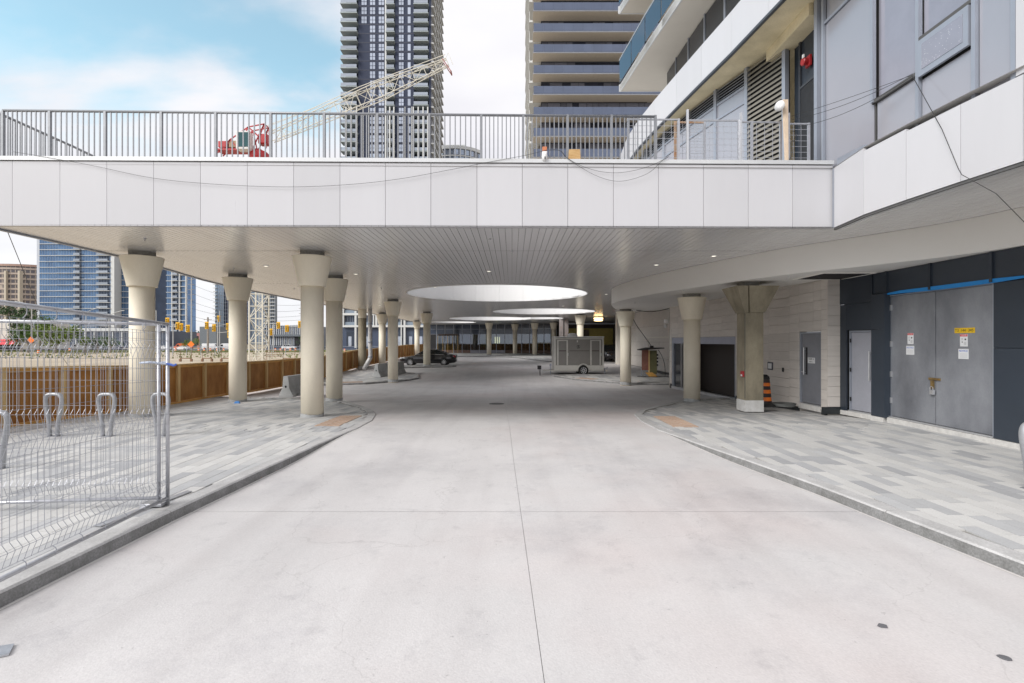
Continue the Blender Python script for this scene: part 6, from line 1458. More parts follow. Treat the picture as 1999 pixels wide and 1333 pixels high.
# ---------------------------------------------------------------- round low block between the towers
def arc_tower(nm, label, cat, cx, cy, r_, a0, a1, z0, z1, fh, wallm, slabm, winm, mull=1.6, par=None, topm=None, slabh=0.4, slabo=0.25, gap=0.7, group=None, wy=1.0):
    t = thing(nm, label, cat, (cx, cy, 0)); n = 18
    pts = [(cx+r_*math.sin(a0+(a1-a0)*k/n), cy-r_*math.cos(a0+(a1-a0)*k/n)) for k in range(n+1)]
    back = [(pts[-1][0], cy+6), (pts[0][0], cy+6)]
    m = MB(); m.prism(pts+back, z0, z1); m.build('wall', wallm, t)
    z = z0; fs_ = []
    while z < z1-0.1:
        if slabh:
            m = MB()
            q = [(cx+(r_+slabo)*math.sin(a0+(a1-a0)*k/n), cy-(r_+slabo)*math.cos(a0+(a1-a0)*k/n)) for k in range(n+1)]
            m.prism(q+[pts[-1], pts[0]][::1]+[] , z, z+slabh) if False else None
            for i in range(n): m.add([(*q[i],z),(*q[i+1],z),(*pts[i+1],z),(*pts[i],z),(*q[i],z+slabh),(*q[i+1],z+slabh),(*pts[i+1],z+slabh),(*pts[i],z+slabh)], [(0,3,2,1),(4,5,6,7),(0,1,5,4)])
            m.build('floor_slab', slabm, t)
        z += fh
    # windows in one go: too small to pick apart
    arc = abs(a1-a0)*r_; k_ = int(arc/mull); m = MB(); rr_ = random.Random(3)
    z = z0
    while z < z1-0.1:
        for j in range(k_):
            if gap and rr_.random() < 0.04: continue
            b0 = a0+(a1-a0)*(j+0.12)/k_; b1 = a0+(a1-a0)*(j+0.88)/k_; R_ = r_+0.05
            p, q = (cx+R_*math.sin(b0), cy-R_*math.cos(b0)), (cx+R_*math.sin(b1), cy-R_*math.cos(b1))
            m.add([(*p,z+slabh+0.5*gap),(*q,z+slabh+0.5*gap),(*q,z+fh-0.3*gap),(*p,z+fh-0.3*gap)], [(0,1,2,3)])
        z += fh
    m.build('windows', winm, t, kind='stuff')
    if topm:
        m = MB(); q = [(cx+(r_+0.6)*math.sin(a0+(a1-a0)*k/n), cy-(r_+0.6)*math.cos(a0+(a1-a0)*k/n)) for k in range(n+1)]; m.prism(q+back, z1, z1+1.3); m.build('cornice', topm, t)
    return t
rb = arc_tower('round_block', 'grey and cream round fronted block low between the two towers', 'building', ux(884,215), 229, 13, R(-60), R(62), 0, 83, 3.2, mat('greyblue_wall', (0.20,0.22,0.26), 0.5, var=0.1), SLABW, mat('bright_glass', (0.36,0.42,0.52), 0.1, metal=0.6, var=0.3, vs_=0.3), mull=2.2, topm=SLABW)
B(ux(862,218), ux(905,218), 226, 234, 84.3, 88.5, 'penthouse', SLABW, rb)

# ---------------------------------------------------------------- blue glass tower far left
d0 = 262.0; FB = 3.0
bt = thing('glass_tower', 'blue glass condo tower with thin white floor lines behind the mesh fence and column', 'tower', (ux(200,d0), d0, 0))
BLG = mat('blue_curtain_glass', (0.17,0.30,0.50), 0.12, metal=0.5, var=0.35, vs_=0.12, col2=(0.06,0.12,0.24)); DBG = mat('deep_blue_glass', (0.03,0.045,0.08), 0.15, metal=0.3, var=0.3, vs_=0.2)
def BX(u0, u1, y0, y1, z0, z1, nm, mt, par, d=d0, **k): return B(ux(u0,d), ux(u1,d), d+y0, d+y1, z0, z1, nm, mt, par, **k)
HT = 66
BX(77, 218, 0, 8, -1.3, HT, 'curtain_wall', BLG, bt); BX(226, 258, 4, 12, -1.3, HT, 'curtain_wall', BLG, bt); BX(218.5, 225.5, -0.8, 6, -1.3, HT+2, 'white_pier', SLABW, bt)
for (u0, u1) in ((147.5,159.5),(192,214)): BX(u0, u1, -0.05, -0.01, -1.3, HT, 'balcony_recess', DBG, bt)
BX(305, 346, 8, 15.5, -1.3, 62, 'curtain_wall', BLG, bt); BX(258, 305, 10, 15, -1.3, 60, 'curtain_wall', DBG, bt)
for (u0, u1) in ((319,329),): BX(u0, u1, 7.9, 7.99, -1.3, 62, 'balcony_recess', DBG, bt)
for u in (317, 332, 345): BX(u, u+1.6, 6.9, 7.9, -1.3, 62, 'white_pier', SLABW, bt)
mm = MB()
u = 78
while u < 345:
    if not (216 < u < 228) and not (257 < u < 306):
        yy = 0 if u < 218 else (4 if u < 258 else 8)
        mm.box(ux(u,d0)-0.05, ux(u,d0)+0.05, d0+yy-0.12, d0+yy-0.02, 0, HT if u < 260 else 62)
    u += 3.1
mm.build('mullions', mat('pale_mullion', (0.35,0.42,0.52), 0.3, metal=0.5), bt, kind='stuff')
for f in range(0, 22):
    z = 0.4+f*FB; w = 0.5*math.sin(f*0.6)
    for (u0, u1, pr, yy) in ((76.5,113,0.5,0),(113,147,1.0,0),(147,160,1.5,0),(160,192,0.7,0),(192,218,1.5,0),(225.5,250,0.6,4),(305,318,0.6,8),(318,330,1.4,8),(332,347,1.2,8)):
        if z > (HT if u0 < 260 else 62): continue
        BX(u0, u1, yy-pr, yy, z, z+0.24, 'floor_slab', SLABW, bt)
    if f > 1:
        BX(147.5,159.5,-1.45,-1.4,z+0.4,z+1.35,'balcony_guard',BGU,bt); BX(192,214,-1.45,-1.4,z+0.4,z+1.35,'balcony_guard',BGU,bt); BX(319,329,6.6,6.65,z+0.4,z+1.35,'balcony_guard',BGU,bt)
BX(70,77,0.5,6,-0.5,HT-2,'side_balcony_stack',SLABW if False else mat('pale_side', (0.5,0.53,0.58), 0.6),bt)
# ---------------------------------------------------------------- beige tower at the far left
arc_tower('beige_tower', 'beige stone apartment tower with a curved front and reddish cornice at the far left', 'tower', ux(8,310), 338, 30, R(-75), R(42), -1.3, 47, 3.1,
   mat('beige_stone', (0.42,0.36,0.30), 0.8, var=0.08), mat('pinkish_band', (0.48,0.40,0.35), 0.8), mat('dark_bay_window', (0.11,0.10,0.11), 0.3, metal=0.2, var=0.3), mull=2.3, topm=mat('reddish_cornice', (0.40,0.27,0.22), 0.8), slabh=0.7, slabo=0.3, gap=0.8)
t_bt = [o for o in bpy.data.objects if o.name == 'beige_tower'][0]
for u in (8, 35): B(ux(u,307), ux(u+4,307), 306.8, 309, -1.3, 44, 'stone_pier', mat('pale_stone', (0.52,0.46,0.37), 0.8), t_bt)
# ---------------------------------------------------------------- tower behind the mast
d1 = 430.0
gt = thing('glass_tower', 'distant blue grey tower with stacked balconies behind the lattice crane mast', 'tower', (ux(480,d1), d1, 0))
BX(420, 437, 0, 8, -1.3, 78, 'curtain_wall', mat('pale_blue_glass', (0.26,0.34,0.44), 0.2, metal=0.4, var=0.2, vs_=0.1), gt, d1); BX(437, 484, 2, 8, -1.3, 80, 'curtain_wall', DBG if False else mat('purple_grey_glass', (0.13,0.14,0.21), 0.2, metal=0.4, var=0.2), gt, d1)
BX(484, 517, 4, 8, -1.3, 80, 'curtain_wall', MC['pale_blue_glass'], gt, d1); BX(517, 535, 0, 6, -1.3, 76, 'curtain_wall', mat('slate_wall', (0.15,0.17,0.19), 0.5, var=0.2), gt, d1)
for f in range(26):
    z = 1+f*3.0
    BX(418, 424, -1.8, 0, z, z+0.5, 'balcony_slab', SLABW, gt, d1); BX(517, 524, -1.8, 0, z, z+0.5, 'balcony_slab', SLABW, gt, d1); BX(528, 538, -1.8, 0, z, z+0.5, 'balcony_slab', SLABW, gt, d1); BX(424,484,-0.3,2,z,z+0.25,'floor_line',BGU,gt,d1)
mm = MB(); u = 425
while u < 540: mm.box(ux(u,d1)-0.12, ux(u,d1)+0.12, d1-0.4, d1-0.1, 0, 76); u += 4
mm.build('mullions', BGU, gt, kind='stuff')
# ---------------------------------------------------------------- low striped block, white framed block, pink strip mall
d2 = 190.0
lb = thing('office_block', 'low grey office block with vertical white fins beyond the traffic signals', 'building', (ux(555,d2), d2, 0))
BX(520, 600, 0, 20, -1.3, 7.6, 'wall', mat('slate_glass', (0.10,0.12,0.16), 0.3, var=0.2, vs_=0.3), lb, d2)
for k in range(20): BX(521+k*3.8, 522.3+k*3.8, -0.4, -0.01, 0.3, 7.7, 'fin', SLABW if k % 2 else mat('pale_side',()), lb, d2)
BX(520, 600, -1.3, 0, 3.6, 4.3, 'floor_band', mat('slate_wall',()), lb, d2); BX(577, 600, -0.6, 0, 0, 3.4, 'dark_base', DARK, lb, d2)
d3 = 165.0
wb_ = thing('framed_block', 'long low block with thick white frames around dark windows beyond the hoarding', 'building', (ux(750,d3), d3, 0))
DW = mat('dark_blue_window', (0.07,0.09,0.13), 0.15, metal=0.3, var=0.3, vs_=0.3, rand=0.3)
BX(660, 900, 0.9, 20, -1.3, 15, 'wall', mat('navy_wall', (0.06,0.08,0.13), 0.5, var=0.1), wb_, d3)
for (z0, z1) in ((6.35,7.0),(10.2,10.9),(13.9,15.2)): BX(669, 900, -0.4, 0.9, z0, z1, 'white_band', SLABW, wb_, d3)
for u in (670,693,702,729,733.5,766,783,788.5,810,833,860,880):
    BX(u, u+(3.6 if u in (693,733.5,788.5) else 2.0), -0.35, 0.9, -0.3 if u in (693,788.5,783) else 7.0, 14, 'white_frame', SLABW, wb_, d3)
for (u0, u1) in ((673,692),(706,728),(737,765),(770,782),(792,808),(812,832),(836,858)):
    for z0 in (7.3, 11.1):
        o = BX(u0, u1, 0.85, 0.89, z0, z0+2.6, 'window', DW, wb_, d3)
        for k in range(1, 4): BX(u0+(u1-u0)*k/4-0.25, u0+(u1-u0)*k/4+0.25, 0.78, 0.84, z0, z0+2.6, 'mullion', FRAMEG, o, d3)
        BX(u0, u1, 0.2, 0.25, z0-0.3, z0+0.75, 'balcony_guard', mat('guard_tint', (0.22,0.27,0.33), 0.2), wb_, d3)
    BX(u0+2, u1-2, 0.84, 0.89, 0.2, 5.0, 'shop_window', DW, wb_, d3); BX(u0+6, u0+12, 0.76, 0.83, 0.2, 3.4, 'shop_door', LITW, wb_, d3)
d4 = 240.0
pm_ = thing('strip_mall', 'low pinkish brick building beside the utility pole near the traffic signals', 'building', (ux(385,d4), d4, 0))
BX(352, 420, 0, 15, -1.3, 5.6, 'wall', mat('pink_brick', (0.42,0.20,0.19), 0.8, var=0.1), pm_, d4)
for k in range(7): BX(356+k*9, 361+k*9, -0.06, -0.01, 0, 4.2, 'shop_window', DARK, pm_, d4)
B(ux(400,d4), ux(432,d4), d4-4, d4+8, -1.3, 8.5, 'grey_wing', mat('slate_wall',()), pm_)
cb = thing('shop_building', 'low cream shop with a red awning at the left edge beyond the mesh fence', 'building', (ux(10,140), 140, 0))
B(ux(-60,140), ux(44,140), 140, 155, -0.4, 7.6, 'wall', mat('cream_wall', (0.62,0.6,0.55), 0.8, var=0.04), cb)
m = MB(); m.add([(ux(-60,140),138.4,1.1),(ux(40,140),138.4,1.1),(ux(40,140),140,2.4),(ux(-60,140),140,2.4),(ux(-60,140),138.4,0.9),(ux(40,140),138.4,0.9)], [(0,1,2,3),(4,5,1,0)]); m.build('awning', mat('red_awning', (0.62,0.06,0.08), 0.6), cb)
B(ux(-60,140), ux(44,140), 139.9, 139.98, -0.3, 0.85, 'shop_front', DARK, cb)
gb = thing('low_building', 'low grey glass podium with white lines in front of the blue tower', 'building', (ux(180,150), 150, 0))
B(ux(110,170), ux(330,170), 170, 185, -0.4, 5.2, 'wall', mat('slate_glass',()), gb)
for k in range(12): B(ux(112+18*k,170), ux(114+18*k,170), 169.7, 169.98, -0.4, 5.2, 'white_fin', SLABW, gb)
B(ux(108,170), ux(332,170), 169.4, 170, 5.2, 6.2, 'white_roof_edge', SLABW, gb)
hl = MB(); rr_ = random.Random(9)
P = [(-900+60*k, 0) for k in range(31)]
vs = []; 
for k in range(31): h = 12+10*rr_.random(); vs += [(-1000+65*k,1100,-2),(-1000+65*k,1100,h)]
hl.add(vs, [(2*k,2*k+2,2*k+3,2*k+1) for k in range(30)])
# far wood as a band of crowns
wd_ = MB()
for k in range(5200):
    x = rr_.uniform(-900,500); y = rr_.uniform(600,720); z = rr_.uniform(0,11)*(0.7+0.3*math.sin(x*0.02)); s_ = rr_.uniform(1.5,3.5); a = rr_.random()*3.1
    wd_.add([(x-s_*math.cos(a),y-s_*math.sin(a),z-s_*0.6),(x+s_*math.cos(a),y+s_*math.sin(a),z-s_*0.5),(x+rr_.uniform(-1,1),y,z+s_*0.8)], [(0,1,2)])
wd_.build('far_woods', mat('far_foliage', (0.10,0.14,0.10), 0.9, var=0.3, vs_=0.02), None, kind='stuff')

# ---------------------------------------------------------------- crane
LB_ = thing('tower_crane', 'cream and red luffing tower crane with a red machine deck rising behind the canopy railing', 'crane', (-33, 66, -0.5))
def lattice(m, path, half, n, r_c, r_d, yaxis=Vector((0,1,0)), up=None, wy=1.0):
    P = [Vector(p) for p in path]; hs = half
    t = (P[1]-P[0]).normalized(); a = yaxis; b = t.cross(a).normalized()
    cor = []
    for i in range(n+1):
        f = i/n; c = P[0].lerp(P[1], f); h = hs[0]+(hs[1]-hs[0])*f
        cor.append([c+a*h*sx*wy+b*h*sz for sx, sz in ((-1,-1),(1,-1),(1,1),(-1,1))])
    for k in range(4): m[0].tube([cor[0][k], cor[-1][k]], r_c, 4)
    for i in range(n):
        for k in range(4):
            k2 = (k+1)%4
            if (i+k) % 2: m[1].tube([cor[i][k], cor[i+1][k2]], r_d, 4)
            else: m[1].tube([cor[i][k2], cor[i+1][k]], r_d, 4)
            m[1].tube([cor[i+1][k], cor[i+1][k2]], r_d, 4)
mst = (MB(), MB()); mx_ = -32.6; my_ = 66.0
lattice(mst, [(mx_,my_,-1.4),(mx_,my_,25.2)], (0.85,0.85), 17, 0.10, 0.05)
mst[0].build('mast_chord', CRANEW, LB_); mst[1].build('mast_lacing', CRANEW, LB_, kind='stuff')
m = MB(); m.tube([(mx_+0.3,my_-0.6,0),(mx_+0.3,my_-0.6,25)], 0.035, 4); m.tube([(mx_+0.65,my_-0.6,0),(mx_+0.65,my_-0.6,25)], 0.035, 4)
for k in range(80): m.tube([(mx_+0.3,my_-0.6,0.3*k+0.2),(mx_+0.65,my_-0.6,0.3*k+0.2)], 0.018, 4)
m.build('ladder', CRANEW, LB_)
m = MB(); m.lathe([(1.2,25.2),(1.3,25.5),(1.3,26.0),(1.0,26.3)], 18, (mx_,my_)); m.build('slewing_ring', RED, LB_)
m = MB(); m.box(mx_-5.2,mx_+0.5,my_-0.8,my_+0.8,26.3,26.5); m.build('machine_deck', RED, LB_)
m = MB(); m.box(mx_-4.9,mx_-3.9,my_-0.7,my_+0.7,26.7,27.5); m.build('winch_house', RED, LB_, bevel=0.05)
m = MB(); m.box(mx_-3.6,mx_-2.6,my_-0.6,my_+0.6,26.7,27.6); m.build('drum', mat('brown_drum', (0.35,0.24,0.15), 0.7), LB_, bevel=0.1)
m = MB(); m.box(mx_-2.0,mx_-0.4,my_-1.9,my_-0.7,26.0,28.3); m.build('cab', mat('white_cab', (0.7,0.68,0.66), 0.4), LB_, bevel=0.08)
m = MB(); m.box(mx_-1.75,mx_-0.35,my_-1.95,my_-1.85,26.3,28.1); m.build('cab_window', mat('teal_cab_glass', (0.03,0.09,0.10), 0.1), LB_)
af = MB()
A0 = (mx_+0.9, my_, 26.5)
A1, A2, A3_, A4 = (mx_-4.4,26.3), (mx_-3.4,27.7), (mx_-1.1,29.3), (mx_+0.95,29.7)
for s_ in (-0.6, 0.6):
    for (p, q) in ((A1,A2),(A2,A3_),(A3_,A4),(A2,(mx_-2.4,26.6)),(A3_,(mx_-2.4,26.6)),(A3_,(mx_-0.5,26.6)),(A4,(mx_-0.5,26.6)),(A4,(mx_+1.2,26.6)),(A3_,(mx_+0.3,28.0)),((mx_+0.3,28.0),A4),((mx_-5.0,26.0),A2)):
        af.tube([(p[0],my_+s_,p[1]),(q[0],my_+s_,q[1])], 0.085, 4)
for (x, z) in (A2, A3_, A4): af.tube([(x,my_-0.6,z),(x,my_+0.6,z)], 0.07, 4)
af.build('a_frame', RED, LB_)
m = MB(); m.box(mx_+0.1,mx_+1.3,my_-0.6,my_+0.6,27.2,28.5); m.build('jib_foot_housing', RED, LB_, bevel=0.15)
J0, J1 = Vector((mx_+1.6,my_,28.2)), Vector((ux(874,66),my_,37.9))
jb = (MB(), MB()); lattice(jb, [J0, J0.lerp(J1,0.62)], (0.6,1.0), 10, 0.06, 0.034, wy=0.5); lattice(jb, [J0.lerp(J1,0.62), J1], (1.0,0.45), 6, 0.06, 0.034, wy=0.5)
jb[0].build('jib_chord', CRANEW, LB_); jb[1].build('jib_lacing', CRANEW, LB_, kind='stuff')
m = MB(); q = J0.lerp(J1,0.22); r__ = J0.lerp(J1,0.62)
m.tube([(mx_+0.95,my_,29.7),q+Vector((0,0,1.5)),J0.lerp(J1,0.5)+Vector((0,0,1.7)),J1+Vector((-0.3,0,1.0))], 0.045, 4); m.tube([(mx_+0.95,my_+0.3,29.7),q+Vector((0,0.3,1.6)),r__+Vector((0,0.3,1.0))], 0.03, 4); m.build('pendant_rope', CRANEW, LB_)
m = MB(); m.tube([J1+Vector((-0.6,-0.5,0.2)),J1+Vector((0.5,-0.5,-1.4))], 0.07, 4); m.tube([J1+Vector((-0.6,0.5,0.2)),J1+Vector((0.5,0.5,-1.4))], 0.07, 4); m.tube([J1+Vector((0.5,-0.5,-1.4)),J1+Vector((0.5,0.5,-1.4))], 0.1, 4); m.build('jib_head', mat('rust_red', (0.32,0.09,0.07), 0.6), LB_)
m = MB(); m.tube([J1+Vector((-0.3,0,0.4)),J1+Vector((0.1,0,1.2)),J1+Vector((0.7,0,-0.3))], 0.04, 4); m.build('head_stay', CRANEW, LB_)

# ---------------------------------------------------------------- street furniture beyond the lot
def pole(nm, label, cat, x, y, h, r_, mt, group=None, wy=1.0): t = thing(nm, label, cat, (x, y, -0.5), group=group); m = MB(); m.tube([(x,y,-1.4),(x,y,h)], [r_, r_*0.7], 8); m.build('pole', mt, t); return t
GP_ = mat('grey_pole', (0.45,0.46,0.46), 0.6, metal=0.3); WPOLE = mat('weathered_timber_pole', (0.27,0.24,0.21), 0.9, var=0.2)
SH = 'street lamps beyond the building lot'
for (u, d, h, sgn, lab) in ((62,104,9.0,-1,'street lamp with an arm to the left in front of the beige tower'),(168,118,8.6,1,'street lamp with a short arm against the blue glass tower'),(213,112,7.6,1,'street lamp whose arm reaches behind the nearest left column'),(305,125,9.4,-1,'street lamp right of the nearest left column')):
    t = pole('street_lamp', lab, 'street lamp', ux(u,d), d, h, 0.13, GP_, SH)
    m = MB(); m.tube(smoothpath([(ux(u,d),d,h-0.2),(ux(u,d)+sgn*1.2,d,h+0.5),(ux(u,d)+sgn*3.0,d,h+1.0)], 4), 0.07, 6); m.build('arm', GP_, t)
    m = MB(); m.box(ux(u,d)+sgn*3.0-0.35,ux(u,d)+sgn*3.0+0.35,d-0.12,d+0.12,h+0.92,h+1.06); m.build('lamp_head', GP_, t, bevel=0.03)
SG = 'yellow traffic signals at the road junction'
def head(t, x, y, z):
    m = MB(); m.box(x-0.24,x+0.24,y-0.2,y+0.15,z-0.6,z+0.6); o = m.build('signal_head', YELLOW, t, bevel=0.04)
    m = MB(); m.box(x-0.42,x+0.42,y+0.155,y+0.18,z-0.8,z+0.8); m.build('backplate', YELLOW, o)
    for k in (-0.36, 0, 0.36):
        m = MB(); m.tube([(x,y-0.20,z+k),(x,y-0.26,z+k)], 0.13, 10); m.build('lens', BLACK, o)
for (u, d, h, arms, lab) in ((425,112,6.6,[(403,635),(447,652),(417,640)],'traffic signal pole with three yellow heads left of the middle hoarding column'),(429,128,9.5,[(426.5,622),(444,637)],'traffic signal with the highest yellow head left of the crane mast'),
                             (338,110,6.0,[(326,627),(346,636),(353,638),(366,641)],'traffic signal with four yellow heads seen just over the mesh fence posts'),(534,118,6.2,[(528,648),(543,635)],'traffic signal right of the crane mast with a short arm'),(596,118,6.6,[(585,633),(560,641)],'traffic signal arm ending behind the largest cream column')):
    t = pole('traffic_signal', lab, 'traffic light', ux(u,d), d, h, 0.12, GP_, SG)
    for (uu, vv) in arms:
        z = 2-(vv-665)*d/1000; m = MB(); m.tube([(ux(u,d),d+0.2,z+0.3),(ux(uu,d),d+0.2,z+0.5)], 0.06, 6); m.build('arm', GP_, t); head(t, ux(uu,d), d, z)
UP = 'utility poles by the road'
for (u, d, h, r_, na, lab) in ((374,150,20.5,0.22,6,'tall utility pole with crossarms against the sky right of the blue tower'),(406,120,7.5,0.25,1,'short stout timber pole carrying a yellow signal'),(590,150,12,0.18,2,'utility pole half hidden beside the largest cream column')):
    t = pole('utility_pole', lab, 'utility pole', ux(u,d), d, h, r_, WPOLE if u != 374 else GP_, UP)
    for k in range(na):
        m = MB(); z = h-0.6-1.5*k; m.box(ux(u,d)-0.9,ux(u,d)+0.9,d-0.08,d+0.08,z,z+0.12); m.build('crossarm', WPOLE, t)
for k, (z, s_) in enumerate(((18.5,2.0),(16,2.2),(13.5,2.0),(11.5,1.6),(9.2,1.5),(8.2,1.4))):
    m = MB(); m.tube(sag((ux(374,150),150,z), (ux(590,150),150,z*0.62+1.0), s_), 0.035, 3); m.build('power_line', WIRE, None, label=('highest','second highest','third highest','fourth highest','fifth highest','lowest')[k]+' power line between the utility poles', cat='power line', group='power lines over the lot')
# guy wire crossing the sky at the far left
m = MB(); m.tube([(ux(14,26),26,2+0.215*26),(ux(103,44),44,2-0.0*44-0.2),(ux(133,52),52,-0.5)], 0.02, 4); m.build('guy_wire', WIRE, None, label='thin dark guy wire slanting down in front of the beige tower', cat='wire')

# trees, shrubs
def tree(label, x, y, h, w, trunk_h, seed, nm='tree', cat='tree', dens=1.0, col=0):
    rr_ = random.Random(seed); t = thing(nm, label, cat, (x, y, -0.5))
    m = MB(); m.tube([(x,y,-1.4),(x+0.1,y,trunk_h*0.6),(x-0.1,y,h*0.6)], [0.22,0.18,0.06], 6)
    for k in range(5): a = k*1.3; m.tube([(x,y,trunk_h*0.7+0.2*k),(x+w*0.3*math.cos(a),y+w*0.3*math.sin(a),trunk_h+0.3*(h-trunk_h)+0.3*k)], [0.1,0.03], 4)
    m.build('trunk', WPOLE, t)
    m = MB(); cl = [(x+w*0.38*rr_.uniform(-1,1), y+w*0.3*rr_.uniform(-1,1), trunk_h+(h-trunk_h)*rr_.uniform(0.15,0.85), rr_.uniform(0.5,1)*w*0.2) for _ in range(16)]
    for c in cl:
        for k in range(int(130*dens)):
            d_ = Vector((rr_.gauss(0,1),rr_.gauss(0,1),rr_.gauss(0,0.8))).normalized()*c[3]*rr_.uniform(0.55,1.1); p = Vector(c[:3])+d_; s_ = rr_.uniform(0.14,0.3)*max(0.5,w/8)
            a = Vector((rr_.uniform(-1,1),rr_.uniform(-1,1),rr_.uniform(-1,1))).normalized()*s_; b = a.cross(Vector((rr_.uniform(-1,1),rr_.uniform(-1,1),1))).normalized()*s_
            m.add([p-a, p+b*0.6, p+a, p-b*0.6], [(0,1,2,3)])
    m.build('crown', mat(('leaf_green','leaf_dark','leaf_lime')[col], ((0.07,0.13,0.025),(0.045,0.09,0.03),(0.14,0.20,0.03))[col], 0.7, var=0.5, vs_=0.7), t)
    return t
tree('round green tree in front of the beige tower behind the mesh fence', ux(42,125), 125, 11.2, 8.5, 3.2, 1, col=1)
tree('smaller green tree behind the street lamp at the far left', ux(78,120), 120, 9.0, 6.0, 2.5, 2, col=0)
tree('spreading yellow green tree right of the left street lamp', ux(108,115), 115, 5.2, 9.0, 1.2, 3, col=2)
tree('low green tree left of the orange roadwork sign', ux(55,118), 118, 5.0, 7.5, 1.0, 4, col=0)
for k, (u, d, h, w, c, lab) in enumerate(((165,116,3.2,3.0,2,'yellow green shrub left of the white van'),(190,117,3.0,3.4,0,'rounded green shrub behind the parked cars'),(215,117,3.4,4.2,0,'wide green shrub nearest to the left column'),(372,150,2.4,5,2,'bright green shrub at the foot of the tall utility pole'),(398,330,9,14,1,'distant dark tree beyond the pinkish brick building'),(590,185,4,3.5,1,'dark shrub at the right end of the office block'))):
    tree(lab, ux(u,d), d, h, w, 0.4, 10+k, nm='shrub', cat='shrub', dens=0.5, col=c)

# vehicles on the street
paints = [mat('navy_paint', (0.03,0.035,0.09), 0.25, coat=0.6), mat('silver_paint', (0.45,0.46,0.5), 0.25, metal=0.6), mat('white_paint', (0.75,0.75,0.75), 0.3), mat('slate_paint', (0.12,0.13,0.17), 0.25, coat=0.6), mat('red_car_paint', (0.4,0.04,0.04), 0.3), mat('orange_paint', (0.65,0.12,0.03), 0.4)]
PK = 'vehicles on the street beyond the lot'
lst = [(4,105,'suv',0,'navy car at the left edge beyond the mesh fence'),(33,106,'sedan',0,'second navy car from the left beyond the mesh fence'),(82,107,'suv',3,'slate van like car beyond the mesh fence right of the orange sign'),(125,109,'sedan',1,'silver sedan beyond the mesh fence before the yellow green tree'),(158,108,'van',2,'white van with a red mark right of the trees'),
       (186,110,'suv',1,'silver car left of the nearest left column'),(222,110,'sedan',3,'slate sedan next to the nearest left column'),(322,110,'sedan',2,'white car just left of the mesh fence posts'),(356,108,'sedan',2,'white sedan right of the mesh fence posts'),
       (413,116,'van',2,'large white van near the short stout pole'),(443,118,'van',2,'white van cut off by the hoarding column'),(565,118,'suv',2,'white car between the crane mast and the largest column'),(676,118,'van',2,'white van in front of the white framed block')]
for i, (u, d, kd, pc, lab) in enumerate(lst): car(lab, paints[pc], (ux(u,d+52), d+52, -1.0), R(180) if i % 2 else 0, PK, L_=4.6 if kd != 'van' else 5.4, kind=kd, det=False)
t = car('orange red truck like van right of the mesh fence posts', paints[5], (ux(358,170),170,-1.0), 0, PK, L_=5.6, kind='van', det=False)
# orange roadwork signs, barrels, guard rails of the excavation
for (u, v, d, lab) in ((60,664,92,'orange diamond roadwork sign at the far left beyond the mesh fence'),(373,672,98,'orange roadwork sign near the tall utility pole')):
    x, z = ux(u,d), 2-(v-665)*d/1000; t = thing('roadwork_sign', lab, 'road sign', (x, d, -0.4))
    m = MB(); m.prism_y([(x-0.65,z),(x,z-0.65),(x+0.65,z),(x,z+0.65)], d, d+0.03); m.build('sign_face', ORANGE, t); m = MB(); m.tube([(x,d+0.06,-0.5),(x,d+0.06,z)], 0.05, 6); m.build('sign_post', FRAMEG, t)
BR = 'orange traffic barrels along the road'
def tb(x, y, lab, first=[None]):
    if first[0] is None:
        t = thing('traffic_barrel', lab, 'barrel', (x, y, -0.98), group=BR)
        for k, (z0, z1) in enumerate(((0.08,0.30),(0.31,0.50),(0.51,0.72),(0.73,0.95))):
            m = MB(); m.lathe([(0.27-0.08*z0,z0),(0.27-0.08*z1,z1)], 10); me = m.mesh('band', ORANGE if k % 2 else mat('white_band_paint', (0.7,0.68,0.64), 0.6)); c = bpy.data.objects.new('orange_band' if k % 2 else 'white_band', me); COL.objects.link(c); c.parent = t
        m = MB(); m.lathe([(0.36,0),(0.34,0.08)], 8); c = bpy.data.objects.new('rubber_base', m.mesh('rubber_base', rub)); COL.objects.link(c); c.parent = t
        first[0] = t
    else: dup(first[0], (x, y, -0.98), label=lab)
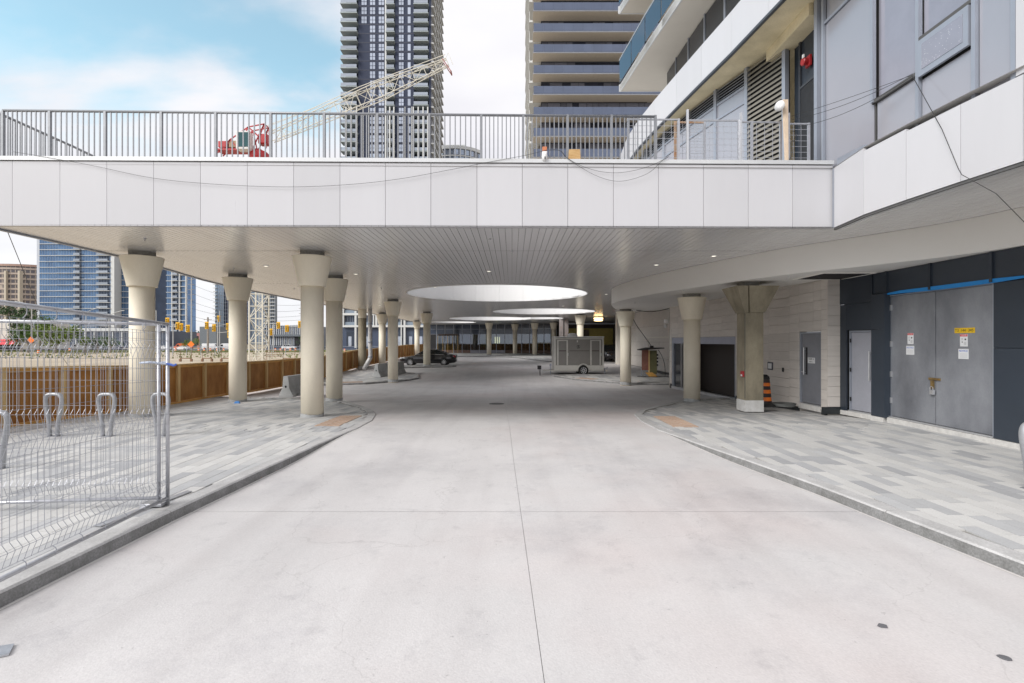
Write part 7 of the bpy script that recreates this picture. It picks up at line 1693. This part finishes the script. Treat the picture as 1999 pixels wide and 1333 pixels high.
bl_ = [(75,66,'orange barrel in the dirt lot seen low through the mesh fence'),(136,92,'orange barrel right of the mesh fence tree line'),(343,96,'orange barrel by the mesh fence posts'),(388,92,'leftmost orange barrel between the pole and the hoarding column'),(399,92,'second orange barrel from the utility pole'),(411,93,'third orange barrel from the utility pole'),(424,93,'orange barrel just left of the signal pole foot'),(437,94,'orange barrel next to the hoarding column'),
       (538,92,'orange barrel right of the crane mast foot'),(548,92,'second orange barrel right of the crane mast'),(557,93,'third orange barrel right of the crane mast'),(567,93,'orange barrel under the fin fronted block'),(577,94,'orange barrel left of the largest column'),(673,84,'orange barrel over the hoarding left of the bare column'),(729,86,'orange barrel over the hoarding right of the drain pipe'),(735,86,'orange barrel touching the column right of the drain pipe')]
for u, d, lab in bl_: d += 46; tb(ux(u,d), d, lab)
GRD = mat('brown_guard_timber', (0.22,0.13,0.08), 0.8, var=0.2)
for k, (u0, u1, lab) in enumerate(((352,374,'leftmost brown guard frame at the dig edge beyond the hoarding'),(395,414,'second brown guard frame at the dig edge'),(432,452,'third brown guard frame, beside the hoarding column'),(553,576,'brown guard frame right of the crane mast'),(520,553,'taller railing with four rails right of the crane mast'))):
    d = 55.0; t = thing('edge_guardrail', lab, 'guardrail', (ux(u0,d), d, -0.5), group='brown guard frames at the dig edge')
    xa_, xb_ = ux(u0,d), ux(u1,d); zz = 2-(703-665)*d/1000+0.15
    for x in (xa_, xb_):
        m = MB(); m.tube([(x,d,zz-0.25),(x,d,zz+1.0)], 0.025, 4); m.build('post', GRD, t)
    if k < 4: m = MB(); m.box(xa_,xb_,d-0.05,d+0.05,zz,zz+0.09); m.build('toe_board', GRD, t); m = MB(); m.box(xa_-0.08,xa_+0.1,d-0.1,d+0.1,zz-0.3,zz-0.01); m.box(xb_-0.1,xb_+0.08,d-0.1,d+0.1,zz-0.3,zz-0.01); m.build('bracket', GRD, t)
    else:
        for j in range(4): m = MB(); m.tube([(xa_,d,zz+0.25+0.22*j),(xb_,d,zz+0.25+0.22*j)], 0.03, 4); m.build('rail', GRD, t)
# site fence along the road
t = thing('site_fence', 'faint grey mesh fence with thin posts along the far side of the dirt lot', 'fence', (-60, 90, -0.5))
for k in range(48):
    x = -120+k*2.5; m = MB(); m.tube([(x,90.5,-1.4),(x,90.5,1.3)], 0.04, 4); m.build('post', FRAMEG, t)
m = MB(); m.tube([(-120,90.5,1.0),(0,90.5,1.0)], 0.03, 4); m.tube([(-120,90.5,0.5),(0,90.5,0.5)], 0.02, 4); m.build('rail', FRAMEG, t)
